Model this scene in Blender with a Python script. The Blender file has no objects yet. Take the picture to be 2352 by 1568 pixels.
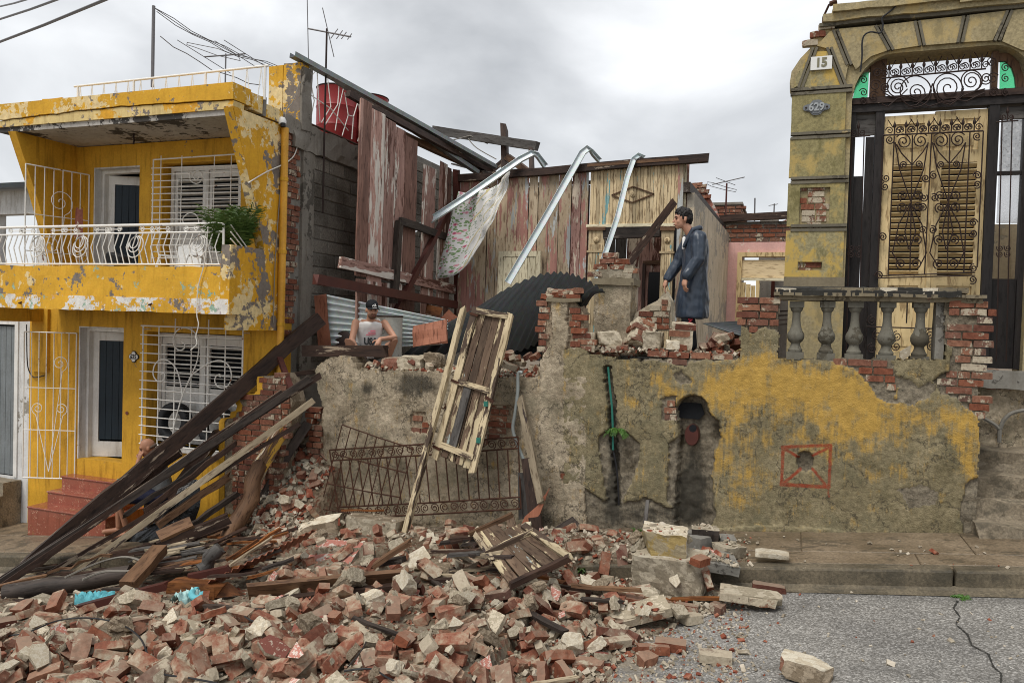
import bpy, math, random
from math import radians, sin, cos, pi, tau
from mathutils import Vector, Matrix, noise as mnoise
import numpy as np

SC = bpy.context.scene
COL = SC.collection
V = Vector
# ------------------------------------------------------------------ camera
YAW, PITCH, ROLL, FPX = radians(20.0), radians(-1.5), radians(1.7), 1767.0     # facade seen 20 degrees off square
CAM = V((0, 0, 2.3))
_f = V((-sin(YAW) * cos(PITCH), cos(YAW) * cos(PITCH), sin(PITCH)))
_r = V((cos(YAW), sin(YAW), 0)); _u = _r.cross(_f)
RT = _r * cos(ROLL) + _u * sin(ROLL); UP = _u * cos(ROLL) - _r * sin(ROLL); FW = _f
cam = bpy.data.cameras.new('camera'); cam.sensor_width = 36; cam.lens = 36 * FPX / 2352; cam.clip_start = 0.05; cam.clip_end = 2000
camo = bpy.data.objects.new('camera', cam); COL.objects.link(camo); SC.camera = camo
m = Matrix.Identity(4)
for i in range(3):
    m[i][0], m[i][1], m[i][2], m[i][3] = RT[i], UP[i], -FW[i], CAM[i]
camo.matrix_world = m
# ------------------------------------------------------------------ sky, sun, exposure
world = bpy.data.worlds.new('World'); SC.world = world; world.use_nodes = True
wt = world.node_tree; wt.nodes.clear()
SUN_EL, SUN_AZ = radians(58), radians(200)          # azimuth from +y clockwise: high, behind the camera, a little left
def wn(t, **k):
    n = wt.nodes.new(t)
    for a, b in k.items(): setattr(n, a, b)
    return n
sky = wn('ShaderNodeTexSky', sky_type='NISHITA'); sky.sun_disc = False; sky.sun_elevation = SUN_EL; sky.sun_rotation = SUN_AZ
tc = wn('ShaderNodeTexCoord'); mp = wn('ShaderNodeMapping'); mp.inputs['Scale'].default_value = (1, 1, 1.7); mp.inputs['Location'].default_value = (0.9, 0.35, 0.2)
nz = wn('ShaderNodeTexNoise'); nz.inputs['Scale'].default_value = 2.1; nz.inputs['Detail'].default_value = 7; nz.inputs['Roughness'].default_value = 0.5; nz.inputs['Distortion'].default_value = 0.35
rp = wn('ShaderNodeValToRGB'); e = rp.color_ramp.elements
e[0].position = 0.34; e[0].color = (0.33, 0.34, 0.352, 1); e[1].position = 0.68; e[1].color = (0.80, 0.81, 0.82, 1)
k = rp.color_ramp.elements.new(0.48); k.color = (0.49, 0.50, 0.512, 1)
bgc = wn('ShaderNodeBackground'); bgc.inputs['Strength'].default_value = 1.0
bgs = wn('ShaderNodeBackground'); bgs.inputs['Strength'].default_value = 0.10
mx = wn('ShaderNodeMixShader'); mx.inputs['Fac'].default_value = 0.92
wo = wn('ShaderNodeOutputWorld'); L = wt.links.new
L(tc.outputs['Generated'], mp.inputs['Vector']); L(mp.outputs[0], nz.inputs['Vector']); L(nz.outputs['Fac'], rp.inputs['Fac'])
L(rp.outputs['Color'], bgc.inputs['Color']); L(sky.outputs['Color'], bgs.inputs['Color'])
L(bgs.outputs[0], mx.inputs[1]); L(bgc.outputs[0], mx.inputs[2]); L(mx.outputs[0], wo.inputs['Surface'])
sun = bpy.data.lights.new('sun', 'SUN'); sun.energy = 1.5; sun.angle = radians(24); sun.color = (1.0, 0.955, 0.89)
suno = bpy.data.objects.new('sun', sun); COL.objects.link(suno); suno.location = (-6, -12, 20)
sd = V((sin(SUN_AZ) * cos(SUN_EL), cos(SUN_AZ) * cos(SUN_EL), sin(SUN_EL)))
suno.rotation_euler = (-sd).to_track_quat('-Z', 'Y').to_euler()
SC.view_settings.view_transform = 'Standard'; SC.view_settings.look = 'None'; SC.view_settings.gamma = 1
SC.view_settings.exposure = 0.66; SC.view_settings.use_curve_mapping = False
SC.render.engine = 'CYCLES'; SC.cycles.use_denoising = True; SC.cycles.max_bounces = 5; SC.cycles.diffuse_bounces = 4; SC.cycles.filter_width = 1.0
SC.cycles.transparent_max_bounces = 12; SC.cycles.caustics_reflective = False; SC.cycles.caustics_refractive = False

# ------------------------------------------------------------------ where things stand (survey of the photograph)
def ray(u, v): return FW * FPX + RT * (u - 1176) - UP * (v - 784)
def PY(u, v, y):                                   # point seen at (u, v) that lies y metres in front of the street line
    d = ray(u, v); return CAM + d * ((y - CAM.y) / d.y)
def PX(u, v, x):
    d = ray(u, v); return CAM + d * ((x - CAM.x) / d.x)
def PZ(u, v, z):
    d = ray(u, v); return CAM + d * ((z - CAM.z) / d.z)
def road_z(x): return -0.07 + 0.11 * max(-30, min(30, x))
def pave_z(x): return road_z(x) + 0.195
def kerb_y(x): return 7.45 + 0.04 * x
def PG(u, v, dz=0.0):                              # on the sloping street
    d = ray(u, v); k0 = -0.07 + dz
    t = (k0 + 0.11 * CAM.x - CAM.z) / (d.z - 0.11 * d.x)
    return CAM + d * t
YF, YB, YT = 8.8, 7.8, 9.9                         # street wall, balcony front, front of the raised house
XS = -6.6                                          # side wall of the yellow house
rng = random.Random(7)
def fbm(p, o=4, s=1.0): return mnoise.fractal(V(p) * s, 1.0, 2.0, o)

# ------------------------------------------------------------------ mesh builder
class MB:
    def __init__(s): s.v, s.f, s.m, s.cur = [], [], [], 0
    def mat(s, i): s.cur = i; return s
    def add(s, vs, fs):
        b = len(s.v); s.v += [V(a) for a in vs]
        for f in fs: s.f.append([b + i for i in f]); s.m.append(s.cur)
        return s
    def box(s, c, size, R=None, taper=1.0):
        c = V(c); h = V(size) / 2; vs = []
        for z in (-1, 1):
            for x, y in ((-1, -1), (1, -1), (1, 1), (-1, 1)):
                k_ = taper if z > 0 else 1.0
                p = V((x * h.x * k_, y * h.y * k_, z * h.z)); vs.append(c + (R @ p if R else p))
        return s.add(vs, [(3, 2, 1, 0), (4, 5, 6, 7), (0, 1, 5, 4), (1, 2, 6, 5), (2, 3, 7, 6), (3, 0, 4, 7)])
    def box2(s, a, b):
        a, b = V(a), V(b); return s.box((a + b) / 2, [abs(q) for q in (b - a)])
    def beam(s, p0, p1, w, h, up=(0, 0, 1), jag=0.0, r=None, n=1, warp=0.0, w1=None):
        # timber from p0 to p1: w across, h along 'up'; n segments with a little warp; jag = broken ends
        p0, p1 = V(p0), V(p1); d = (p1 - p0); ln = d.length; d = d / ln
        up = V(up)
        if abs(d.dot(up.normalized())) > 0.97: up = V((0.3, 1, 0.1))
        a = d.cross(up).normalized(); b = a.cross(d).normalized(); r = r or rng
        rows = []; n = max(1, n)
        for i in range(n + 1):
            t = i / n; c = p0 + d * ln * t; ww = w + ((w1 if w1 else w) - w) * t
            if 0 < i < n: c = c + a * r.uniform(-warp, warp) + b * r.uniform(-warp, warp)
            ring = []
            for x, y in ((-1, -1), (1, -1), (1, 1), (-1, 1)):
                q = c + a * (x * ww / 2) + b * (y * h / 2)
                if jag and i in (0, n): q += d * r.uniform(-jag, jag)
                if warp and 0 < i < n: q += a * r.uniform(-.25, .25) * warp + b * r.uniform(-.25, .25) * warp
                ring.append(q)
            rows.append(ring)
        vs = [q for ring in rows for q in ring]; fs = [(3, 2, 1, 0), tuple(4 * n + i for i in range(4))]
        for i in range(n):
            for j in range(4):
                fs.append((4 * i + j, 4 * i + (j + 1) % 4, 4 * i + 4 + (j + 1) % 4, 4 * i + 4 + j))
        return s.add(vs, fs)
    def tube(s, pts, r, seg=6, closed=False, caps=True):
        pts = [V(p) for p in pts]; n = len(pts); rows = []
        rad = r if isinstance(r, (list, tuple)) else [r] * n
        prev = None
        for i, p in enumerate(pts):
            a = pts[(i - 1) % n] if (closed or i > 0) else p
            b = pts[(i + 1) % n] if (closed or i < n - 1) else p
            d = (b - a)
            d = d.normalized() if d.length > 1e-9 else V((0, 0, 1))
            if prev is None:
                ref = V((0, 0, 1)) if abs(d.z) < 0.9 else V((1, 0, 0)); x = d.cross(ref).normalized()
            else:
                x = prev - d * prev.dot(d)
                x = x.normalized() if x.length > 1e-6 else d.orthogonal().normalized()
            prev = x; y = d.cross(x)
            rows.append([p + (x * cos(tau * j / seg) + y * sin(tau * j / seg)) * rad[i] for j in range(seg)])
        vs = [q for row in rows for q in row]; fs = []
        for i in range(n if closed else n - 1):
            a0, b0 = i * seg, ((i + 1) % n) * seg
            for j in range(seg): fs.append((a0 + j, a0 + (j + 1) % seg, b0 + (j + 1) % seg, b0 + j))
        if caps and not closed: fs += [tuple(range(seg))[::-1], tuple((n - 1) * seg + j for j in range(seg))]
        return s.add(vs, fs)
    def loft(s, rings, caps=True):
        seg = len(rings[0]); vs = [q for r_ in rings for q in r_]; fs = []
        for i in range(len(rings) - 1):
            for j in range(seg): fs.append((i * seg + j, i * seg + (j + 1) % seg, (i + 1) * seg + (j + 1) % seg, (i + 1) * seg + j))
        if caps: fs += [tuple(range(seg))[::-1], tuple((len(rings) - 1) * seg + j for j in range(seg))]
        return s.add(vs, fs)
    def lathe(s, c, prof, seg=16, R=None, caps=True, squash=1.0):
        c = V(c); rings = []
        for r_, z in prof:
            ring = []
            for j in range(seg):
                p = V((r_ * cos(tau * j / seg), r_ * squash * sin(tau * j / seg), z)); ring.append(c + (R @ p if R else p))
            rings.append(ring)
        return s.loft(rings, caps)
    def prism(s, poly, dirv, ends=True):
        # polygon (3D points, any simple outline) extruded by dirv
        n = len(poly); poly = [V(p) for p in poly]; d = V(dirv)
        vs = poly + [p + d for p in poly]; fs = []
        if ends: fs = [tuple(range(n)), tuple(range(2 * n - 1, n - 1, -1))]
        for i in range(n): fs.append((i, n + i, n + (i + 1) % n, (i + 1) % n))
        return s.add(vs, fs)
    def sheet(s, fn, nu, nv, th=None):
        vs = [fn(i / nu, j / nv) for j in range(nv + 1) for i in range(nu + 1)]; w = nu + 1
        fs = [(j * w + i, j * w + i + 1, (j + 1) * w + i + 1, (j + 1) * w + i) for j in range(nv) for i in range(nu)]
        if th is not None:
            th = V(th); n = len(vs); vs = vs + [V(p) + th for p in vs]; fs = fs + [tuple(n + q for q in f[::-1]) for f in fs]
            edge = [i for i in range(w)] + [j * w + nu for j in range(1, nv + 1)] + [nv * w + i for i in range(nu - 1, -1, -1)] + [j * w for j in range(nv - 1, 0, -1)]
            for a_, b_ in zip(edge, edge[1:] + edge[:1]): fs.append((b_, a_, n + a_, n + b_))
        return s.add(vs, fs)
    def mesh(s, name, mats, off=(0, 0, 0), smooth=None):
        off = V(off); me = bpy.data.meshes.new(name)
        me.from_pydata([tuple(a - off) for a in s.v], [], s.f)
        for q in (mats if isinstance(mats, (list, tuple)) else [mats]): me.materials.append(q)
        if max(s.m, default=0) > 0: me.polygons.foreach_set('material_index', s.m)
        if smooth is not None:
            me.polygons.foreach_set('use_smooth', [True] * len(me.polygons))
            if smooth < 3: me.set_sharp_from_angle(angle=smooth)
        me.validate(); me.update(); return me
ORG = {}
def tag(o, label, cat, group=None):
    o['label'] = label; o['category'] = cat
    if group: o['group'] = group
    return o
def thing(name, label, cat, base, group=None):
    o = bpy.data.objects.new(name, None); COL.objects.link(o); o.location = base; o.empty_display_size = 0.2
    ORG[o] = V(base); return tag(o, label, cat, group)
def part(name, mb, mats, parent, smooth=None, label=None):
    off = ORG[parent]; o = bpy.data.objects.new(name, mb.mesh(name, mats, off, smooth)); COL.objects.link(o)
    o.parent = parent; ORG[o] = off
    if label: o['label'] = label
    return o
def single(name, mb, mats, label, cat, group=None, smooth=None, base=None):
    if base is None:
        n = len(mb.v); base = V((sum(p.x for p in mb.v) / n, sum(p.y for p in mb.v) / n, min(p.z for p in mb.v)))
    o = bpy.data.objects.new(name, mb.mesh(name, mats, base, smooth)); COL.objects.link(o); o.location = base
    ORG[o] = V(base); return tag(o, label, cat, group)
def struct(name, mb, mats, smooth=None):
    o = bpy.data.objects.new(name, mb.mesh(name, mats, (0, 0, 0), smooth)); COL.objects.link(o); ORG[o] = V((0, 0, 0)); o['kind'] = 'structure'; return o
def stuff(name, mb, mats, label, cat, parent=None, smooth=None):
    if parent: o = part(name, mb, mats, parent, smooth)
    else: o = single(name, mb, mats, label, cat, None, smooth)
    o['kind'] = 'stuff'; return o
def bevel(o, w=0.004, seg=1):
    b = o.modifiers.new('bevel', 'BEVEL'); b.width = w; b.segments = seg; b.limit_method = 'ANGLE'; b.angle_limit = radians(40); return o
def spiral(c, ax, ay, r0, r1, turns, a0=0.0, n=26):    # scroll ironwork: centre c, plane axes ax, ay
    return [V(c) + (V(ax) * cos(a0 + tau * turns * i / n) + V(ay) * sin(a0 + tau * turns * i / n)) * (r0 + (r1 - r0) * (i / n)) for i in range(n + 1)]

# ------------------------------------------------------------------ materials
class NT:
    def __init__(s, name):
        s.mat = bpy.data.materials.new(name); s.mat.use_nodes = True; s.t = s.mat.node_tree; s.t.nodes.clear()
        s.out = s.n('ShaderNodeOutputMaterial'); s.b = s.n('ShaderNodeBsdfPrincipled'); s.l(s.b.outputs[0], s.out.inputs['Surface'])
        s._pos = None; s._obj = None
    def n(s, t, **k):
        q = s.t.nodes.new(t)
        for a, b in k.items(): setattr(q, a, b)
        return q
    def l(s, a, b): s.t.links.new(a, b)
    def put(s, sock, v):
        if isinstance(v, bpy.types.NodeSocket): s.l(v, sock)
        elif isinstance(v, (tuple, list)) and sock.type == 'RGBA': sock.default_value = (*v[:3], 1)
        elif v is not None: sock.default_value = v
    def pos(s):
        if not s._pos: s._pos = s.n('ShaderNodeNewGeometry').outputs['Position']
        return s._pos
    def obj(s):
        if not s._obj:
            tcn = s.n('ShaderNodeTexCoord'); oi = s.n('ShaderNodeObjectInfo'); ad = s.n('ShaderNodeVectorMath', operation='ADD'); ml = s.n('ShaderNodeVectorMath', operation='SCALE')
            cb = s.n('ShaderNodeCombineXYZ'); s.l(oi.outputs['Random'], cb.inputs[0]); s.l(oi.outputs['Random'], cb.inputs[2]); s.l(cb.outputs[0], ml.inputs[0]); ml.inputs['Scale'].default_value = 37.0
            s.l(tcn.outputs['Object'], ad.inputs[0]); s.l(ml.outputs[0], ad.inputs[1]); s._obj = ad.outputs[0]
        return s._obj
    def rnd(s): return s.n('ShaderNodeObjectInfo').outputs['Random']
    def map(s, vec, scale=(1, 1, 1), rot=(0, 0, 0), loc=(0, 0, 0)):
        q = s.n('ShaderNodeMapping'); s.l(vec, q.inputs['Vector']); q.inputs['Scale'].default_value = scale; q.inputs['Rotation'].default_value = rot; q.inputs['Location'].default_value = loc; return q.outputs[0]
    def noise(s, vec, scale, detail=4, rough=0.55, dist=0.0):
        q = s.n('ShaderNodeTexNoise'); s.l(vec, q.inputs['Vector']); q.inputs['Scale'].default_value = scale; q.inputs['Detail'].default_value = detail; q.inputs['Roughness'].default_value = rough; q.inputs['Distortion'].default_value = dist; return q.outputs['Fac']
    def cn(s, vec, scale, detail=5, rough=0.62, k=2.4, dist=0.0):      # noise with the contrast pulled up
        f = s.noise(vec, scale, detail, rough, dist); q = s.n('ShaderNodeMapRange'); s.l(f, q.inputs['Value']); q.inputs['From Min'].default_value = .5 - .5 / k; q.inputs['From Max'].default_value = .5 + .5 / k; return q.outputs[0]
    def voro(s, vec, scale, feature='F1', out='Distance', rand=1.0):
        q = s.n('ShaderNodeTexVoronoi', feature=feature); s.l(vec, q.inputs['Vector']); q.inputs['Scale'].default_value = scale; q.inputs['Randomness'].default_value = rand; return q.outputs[out]
    def wave(s, vec, scale, dist=2.0, detail=2, direction='X', dscale=1.0):
        q = s.n('ShaderNodeTexWave', wave_type='BANDS', bands_direction=direction); s.l(vec, q.inputs['Vector']); q.inputs['Scale'].default_value = scale; q.inputs['Distortion'].default_value = dist; q.inputs['Detail'].default_value = detail; q.inputs['Detail Scale'].default_value = dscale; return q.outputs['Fac']
    def ramp(s, fac, *stops):
        q = s.n('ShaderNodeValToRGB'); s.put(q.inputs['Fac'], fac); el = q.color_ramp.elements
        while len(el) < len(stops): el.new(0.5)
        for i, (p, c) in enumerate(stops):
            el[i].position = p; el[i].color = (*c[:3], 1) if isinstance(c, (tuple, list)) else (c, c, c, 1)
        return q.outputs['Color']
    def step(s, fac, a, w=0.03):   # soft threshold
        q = s.n('ShaderNodeMapRange', interpolation_type='SMOOTHSTEP'); s.put(q.inputs['Value'], fac); q.inputs['From Min'].default_value = a - w; q.inputs['From Max'].default_value = a + w; return q.outputs[0]
    def mix(s, fac, a, b, mode='MIX'):
        q = s.n('ShaderNodeMix', data_type='RGBA', blend_type=mode); s.put(q.inputs[0], fac); s.put(q.inputs[6], a); s.put(q.inputs[7], b); return q.outputs[2]
    def math(s, op, a, b=None, c=None):
        q = s.n('ShaderNodeMath', operation=op)
        for i, x in enumerate((a, b, c)):
            if x is not None: s.put(q.inputs[i], x)
        return q.outputs[0]
    def attr(s, name):
        q = s.n('ShaderNodeAttribute', attribute_name=name); return q.outputs['Fac']
    def hsv(s, col, h=0.5, sat=1.0, val=1.0):
        q = s.n('ShaderNodeHueSaturation'); s.put(q.inputs['Color'], col); s.put(q.inputs['Hue'], h); s.put(q.inputs['Saturation'], sat); s.put(q.inputs['Value'], val); return q.outputs[0]
    def set(s, col=None, rough=0.8, metal=0.0, spec=0.3, height=None, bump=0.3, dist=0.01, **k):
        if col is not None: s.put(s.b.inputs['Base Color'], col)
        s.put(s.b.inputs['Roughness'], rough); s.put(s.b.inputs['Metallic'], metal); s.put(s.b.inputs['Specular IOR Level'], spec)
        if height is not None:
            q = s.n('ShaderNodeBump'); s.l(height, q.inputs['Height']); q.inputs['Strength'].default_value = bump; q.inputs['Distance'].default_value = dist; s.l(q.outputs[0], s.b.inputs['Normal'])
        for a, b in k.items(): s.put(s.b.inputs[a.replace('_', ' ')], b)
        return s.mat
# ================================================================== materials
def peel(name, base, layers, stain=(0.5, 0.45, 0.38), stain_amt=0.35, rough=0.75, bump=0.35, spec=0.3, space='pos', vary=0.12):
    """old wall paint: base colour, then layers (colour, scale, threshold, seed, fine) where it has flaked off"""
    n = NT(name); p = getattr(n, space)()
    col = n.mix(n.cn(p, 2.2, 6, 0.65), tuple(c * (1 - vary * 1.6) for c in base), tuple(min(1, c * (1 + vary)) for c in base))
    streak = n.noise(n.map(p, (6, 6, 0.7)), 2.2, 4, 0.6)
    col = n.mix(n.math('MULTIPLY', n.step(streak, 0.62, 0.14), stain_amt), col, n.mix(1.0, col, stain, 'MULTIPLY'))
    h = None
    for (c, sc, th, seed, fine) in layers:
        q = n.map(p, (1, 1, 1), loc=(seed, seed * .7, seed * 1.3))
        f = n.math('ADD', n.math('MULTIPLY', n.noise(q, sc, 3, 0.5), 1 - fine), n.math('MULTIPLY', n.noise(q, sc * 6.5, 5, 0.65), fine))
        mk = n.step(f, th, 0.008)
        cc = n.mix(n.cn(q, 14, 4), tuple(x * 0.8 for x in c), tuple(min(1, x * 1.15) for x in c))
        col = n.mix(mk, col, cc); h = n.math('ADD', h, mk) if h is not None else mk
    fine = n.noise(p, 60, 4, 0.6); col = n.mix(.5, col, n.mix(n.cn(p, 34, 5, .7), (.36, .35, .34), (.62, .62, .62)), 'OVERLAY')
    hh = n.math('SUBTRACT', n.math('MULTIPLY', fine, 0.35), h) if h is not None else n.math('MULTIPLY', fine, 0.35)
    return n.set(col, rough, 0, spec, hh, bump, 0.006)
YEL = (0.65, 0.355, 0.032)
GREYC = (0.20, 0.17, 0.145); CREAM = (0.74, 0.58, 0.30); LIL = (0.52, 0.44, 0.46); AQUA = (0.30, 0.44, 0.34); WHT = (0.72, 0.70, 0.66)
M = {}
M['yel'] = peel('yellow_wall_paint', YEL, [(AQUA, 1.3, 0.70, 3, .35), (GREYC, 2.0, 0.69, 9, .35)], stain_amt=0.85)
M['yel_band'] = peel('yellow_band_paint', (0.70, 0.39, 0.035), [(CREAM, 1.7, 0.57, 21, .48), (GREYC, 1.5, 0.555, 5, .45), (AQUA, 2.4, 0.61, 2, .45)], stain_amt=0.4)
M['yel_low'] = peel('yellow_paint_flaked_to_white', (0.70, 0.39, 0.035), [(WHT, 2.0, 0.53, 31, .45), (LIL, 2.4, 0.58, 12, .45), (AQUA, 2.6, 0.57, 2, .4), (GREYC, 2.3, 0.63, 6, .4)], stain_amt=0.3)
M['yel_peel'] = peel('yellow_paint_peeling', (0.66, 0.345, 0.02), [(CREAM, 1.6, 0.52, 11, .42), (GREYC, 1.5, 0.535, 4, .42), (LIL, 3.0, 0.66, 8, .4)], stain_amt=0.4)
M['yel_par'] = peel('yellow_parapet_paint', (0.67, 0.37, 0.03), [(CREAM, 1.8, 0.55, 14, .45), (GREYC, 1.6, 0.57, 24, .48)], stain_amt=0.4)
M['cream_edge'] = peel('cream_slab_edge', (0.70, 0.54, 0.24), [((0.68, 0.35, 0.03), 1.5, 0.56, 3, .4), (GREYC, 1.7, 0.58, 19, .45), (LIL, 2.5, 0.64, 5, .3)], stain_amt=0.5)
M['soffit'] = peel('peeling_grey_soffit', (0.42, 0.40, 0.37), [((0.05, 0.045, 0.04), 1.2, 0.525, 7, .38), ((0.10, 0.085, 0.07), 2.0, 0.62, 3, .5)], stain_amt=0.6)
M['white'] = peel('white_woodwork_paint', (0.74, 0.73, 0.70), [((0.34, 0.30, 0.25), 3.0, 0.70, 3, .5)], stain_amt=0.5, bump=0.15, rough=0.5)
M['whitewall'] = peel('grubby_white_wall', (0.66, 0.66, 0.65), [((0.30, 0.28, 0.24), 1.5, 0.62, 5, .4)], stain_amt=0.8)
M['greydoor'] = peel('grey_door_paint', (0.19, 0.21, 0.22), [((0.3, 0.3, 0.3), 2, 0.7, 1, .4)], bump=.1, rough=.5)
M['bluedoor'] = peel('dark_blue_door', (0.012, 0.024, 0.036), [], bump=.08, rough=.45)
M['tile'] = peel('red_marbled_step_tile', (0.29, 0.085, 0.052), [((0.48, 0.27, 0.18), 7, 0.585, 3, .6), ((0.30, 0.14, 0.06), 2.5, 0.60, 9, .45)], stain_amt=.5, rough=0.14, spec=.6, bump=.06)
M['tile_red'] = peel('glossy_red_tile', (0.34, 0.025, 0.025), [((0.75, 0.45, 0.42), 9, 0.62, 3, .7)], stain_amt=.4, rough=0.12, spec=.6, bump=.05)
def white_iron():
    n = NT('white_painted_iron'); p = n.pos(); r = n.step(n.noise(p, 9, 5, .65), .66, .03)
    return n.set(n.mix(r, (0.80, 0.78, 0.73), (0.22, 0.075, 0.025)), 0.45, 0, .4)
M['wiron'] = white_iron()
def rust(name, a=(0.10, 0.035, 0.015), b=(0.022, 0.014, 0.012), rough=.75):
    n = NT(name); p = n.pos(); return n.set(n.mix(n.noise(p, 7, 5, .65), b, a), rough, .25, .3, n.noise(p, 90, 3), .2, .002)
M['rust'] = rust('rusty_iron'); M['iron'] = rust('dark_iron', (0.048, 0.024, 0.018), (0.014, 0.012, 0.012), .6)
M['rustmaroon'] = rust('maroon_painted_steel', (0.12, 0.035, 0.025), (0.05, 0.02, 0.017), .5)
def flat(name, c, rough=.7, metal=0, spec=.3, nz=25, var=.2, bump=.15, space='pos', d=.003):
    n = NT(name); p = getattr(n, space)(); f = n.noise(p, nz, 5, .6)
    return n.set(n.mix(f, tuple(x * (1 - var) for x in c), tuple(min(1, x * (1 + var)) for x in c)), rough, metal, spec, f, bump, d)
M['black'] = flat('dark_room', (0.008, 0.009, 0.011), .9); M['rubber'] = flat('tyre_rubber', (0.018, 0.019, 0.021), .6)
M['enamel'] = flat('white_enamel', (0.75, 0.75, 0.73), .3, var=.05); M['blackink'] = flat('black_lettering', (0.012, 0.012, 0.012), .5)
M['conc'] = peel('raw_concrete', (0.23, 0.21, 0.18), [((0.10, 0.09, 0.075), 1.6, 0.57, 3, .4)], stain_amt=.6, bump=.5, rough=.9)
M['mortar'] = peel('cement_mortar', (0.225, 0.21, 0.185), [((0.12, 0.11, 0.09), 2.5, 0.60, 3, .4)], stain_amt=.4, bump=.8, rough=.95)
def block():
    n = NT('cement_block'); p = n.obj(); f = n.cn(p, 40, 5, .7); g = n.noise(n.pos(), 1.1, 4, .6)
    c = n.mix(f, (0.105, 0.095, 0.08), (0.28, 0.255, 0.215)); c = n.mix(n.step(g, .56, .1), c, n.mix(1.0, c, (0.55, 0.53, 0.5), 'MULTIPLY'))
    c = n.hsv(c, 0.5, 1.0, n.math('ADD', n.math('MULTIPLY', n.rnd(), .45), .78)); return n.set(c, .95, 0, .2, f, .8, .006)
M['block'] = block()
def brick(name, dusty):
    n = NT(name); p = n.obj(); r = n.rnd(); f = n.cn(p, 24, 5, .68)
    red = n.ramp(r, (0, (0.16, 0.062, 0.042)), (.25, (0.29, 0.095, 0.046)), (.5, (0.23, 0.11, 0.075)), (.75, (0.36, 0.165, 0.095)), (1, (0.15, 0.085, 0.065)))
    c = n.mix(f, n.mix(1.0, red, (0.45, 0.42, 0.42), 'MULTIPLY'), red)
    mort = n.mix(n.cn(p, 40, 4, .65), (0.33, 0.275, 0.20), (0.52, 0.455, 0.34))
    w = n.noise(n.map(p, (1, 1, 1), loc=(4, 1, 9)), 5.0, 7, .7)
    th = n.math('SUBTRACT', 0.66 - dusty * .16, n.math('MULTIPLY', n.math('SUBTRACT', n.n('ShaderNodeObjectInfo').outputs['Random'], .5), dusty * .20))
    mk = n.math('MINIMUM', n.math('MAXIMUM', n.math('MULTIPLY', n.math('SUBTRACT', w, th), 22), 0), 1)
    ge = n.n('ShaderNodeNewGeometry'); sz_ = n.n('ShaderNodeSeparateXYZ'); n.l(ge.outputs['Normal'], sz_.inputs[0]); dst = n.math('MULTIPLY', n.step(n.math('ADD', sz_.outputs[2], n.math('MULTIPLY', n.math('SUBTRACT', w, .5), 2.0)), .62, .3), .5 * dusty); col = n.mix(dst, n.mix(mk, c, mort), (0.36, 0.30, 0.22))
    return n.set(col, n.math('SUBTRACT', .9, n.math('MULTIPLY', f, .2)), 0, .3, n.math('ADD', n.math('MULTIPLY', f, .6), n.math('MULTIPLY', mk, .7)), .6, .006)
M['brick'] = brick('red_brick', .62); M['brick_dusty'] = brick('mortared_brick', .98); M['brick_grey'] = brick('grimy_brick', .6)
def timber(name, dark, light, flake=None, fl_th=.6, rough=.7, gscale=1.0, spec=.3, fl2=None):
    """wood grain runs along each piece's own long axis (uv attribute-free: stretched object noise, three axes blended by the longest)"""
    n = NT(name); p = n.obj(); at = n.n('ShaderNodeAttribute', attribute_name='grain', attribute_type='OBJECT').outputs['Vector']
    q = n.n('ShaderNodeVectorMath', operation='MULTIPLY'); n.l(p, q.inputs[0]); n.l(at, q.inputs[1]); g = q.outputs[0]
    f = n.cn(g, 9 * gscale, 6, .7, 2.2, .6); k = n.noise(n.map(g, (.35, .35, .35) if False else (1, 1, 1)), 38 * gscale, 4, .6)
    c = n.mix(f, dark, light); c = n.mix(n.step(k, .42, .06), n.mix(1.0, c, (.5, .45, .42), 'MULTIPLY'), c)
    c = n.hsv(c, .5, 1, n.math('ADD', n.math('MULTIPLY', n.rnd(), .5), .75)); h = n.math('ADD', f, n.math('MULTIPLY', k, .6))
    for i, fl in enumerate((flake, fl2)):
        if fl:
            gg = n.map(g, (1, 1, 1), loc=(5 + 9 * i, 2, 8))
            w = n.math('ADD', n.math('MULTIPLY', n.noise(gg, 4.2, 3, .55), .6), n.math('MULTIPLY', n.noise(gg, 17, 5, .7), .4))
            mk = n.step(w, fl_th + .05 * i, .012); fc = n.mix(n.cn(gg, 9, 4), tuple(x * .75 for x in fl), tuple(min(1, x * 1.2) for x in fl))
            c = n.mix(mk, c, fc); h = n.math('ADD', h, n.math('MULTIPLY', mk, .5))
    return n.set(c, rough, 0, spec, h, .55, .004)
M['wood_dark'] = timber('wet_dark_timber', (0.014, 0.008, 0.006), (0.075, 0.041, 0.028), (0.33, 0.26, 0.19), .59, .6)
M['wood_black'] = timber('soaked_black_timber', (0.012, 0.010, 0.009), (0.075, 0.056, 0.045), (0.17, 0.145, 0.12), .60, .62)
M['wood_brown'] = timber('weathered_brown_timber', (0.06, 0.030, 0.016), (0.21, 0.115, 0.06), (0.36, 0.29, 0.2), .68, .65)
M['wood_yel'] = timber('yellow_flaked_timber', (0.06, 0.032, 0.02), (0.2, 0.12, 0.07), (0.60, 0.36, 0.06), .50, .7, fl2=(0.62, 0.55, 0.42))
M['wood_rot'] = timber('orange_rotten_timber', (0.05, 0.018, 0.008), (0.36, 0.13, 0.035), None, .6, .6)
M['wood_pale'] = timber('pale_split_lath', (0.20, 0.155, 0.10), (0.47, 0.39, 0.27), (0.05, 0.035, 0.03), .56, .75)
M['wood_grey'] = timber('grey_weathered_plank', (0.035, 0.032, 0.03), (0.13, 0.12, 0.11), (0.5, 0.47, 0.42), .70, .7)
M['plank_pink'] = timber('pink_flaking_plank', (0.27, 0.145, 0.115), (0.52, 0.32, 0.265), (0.66, 0.60, 0.53), .535, .75, .8, fl2=(0.11, 0.045, 0.03))
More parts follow.
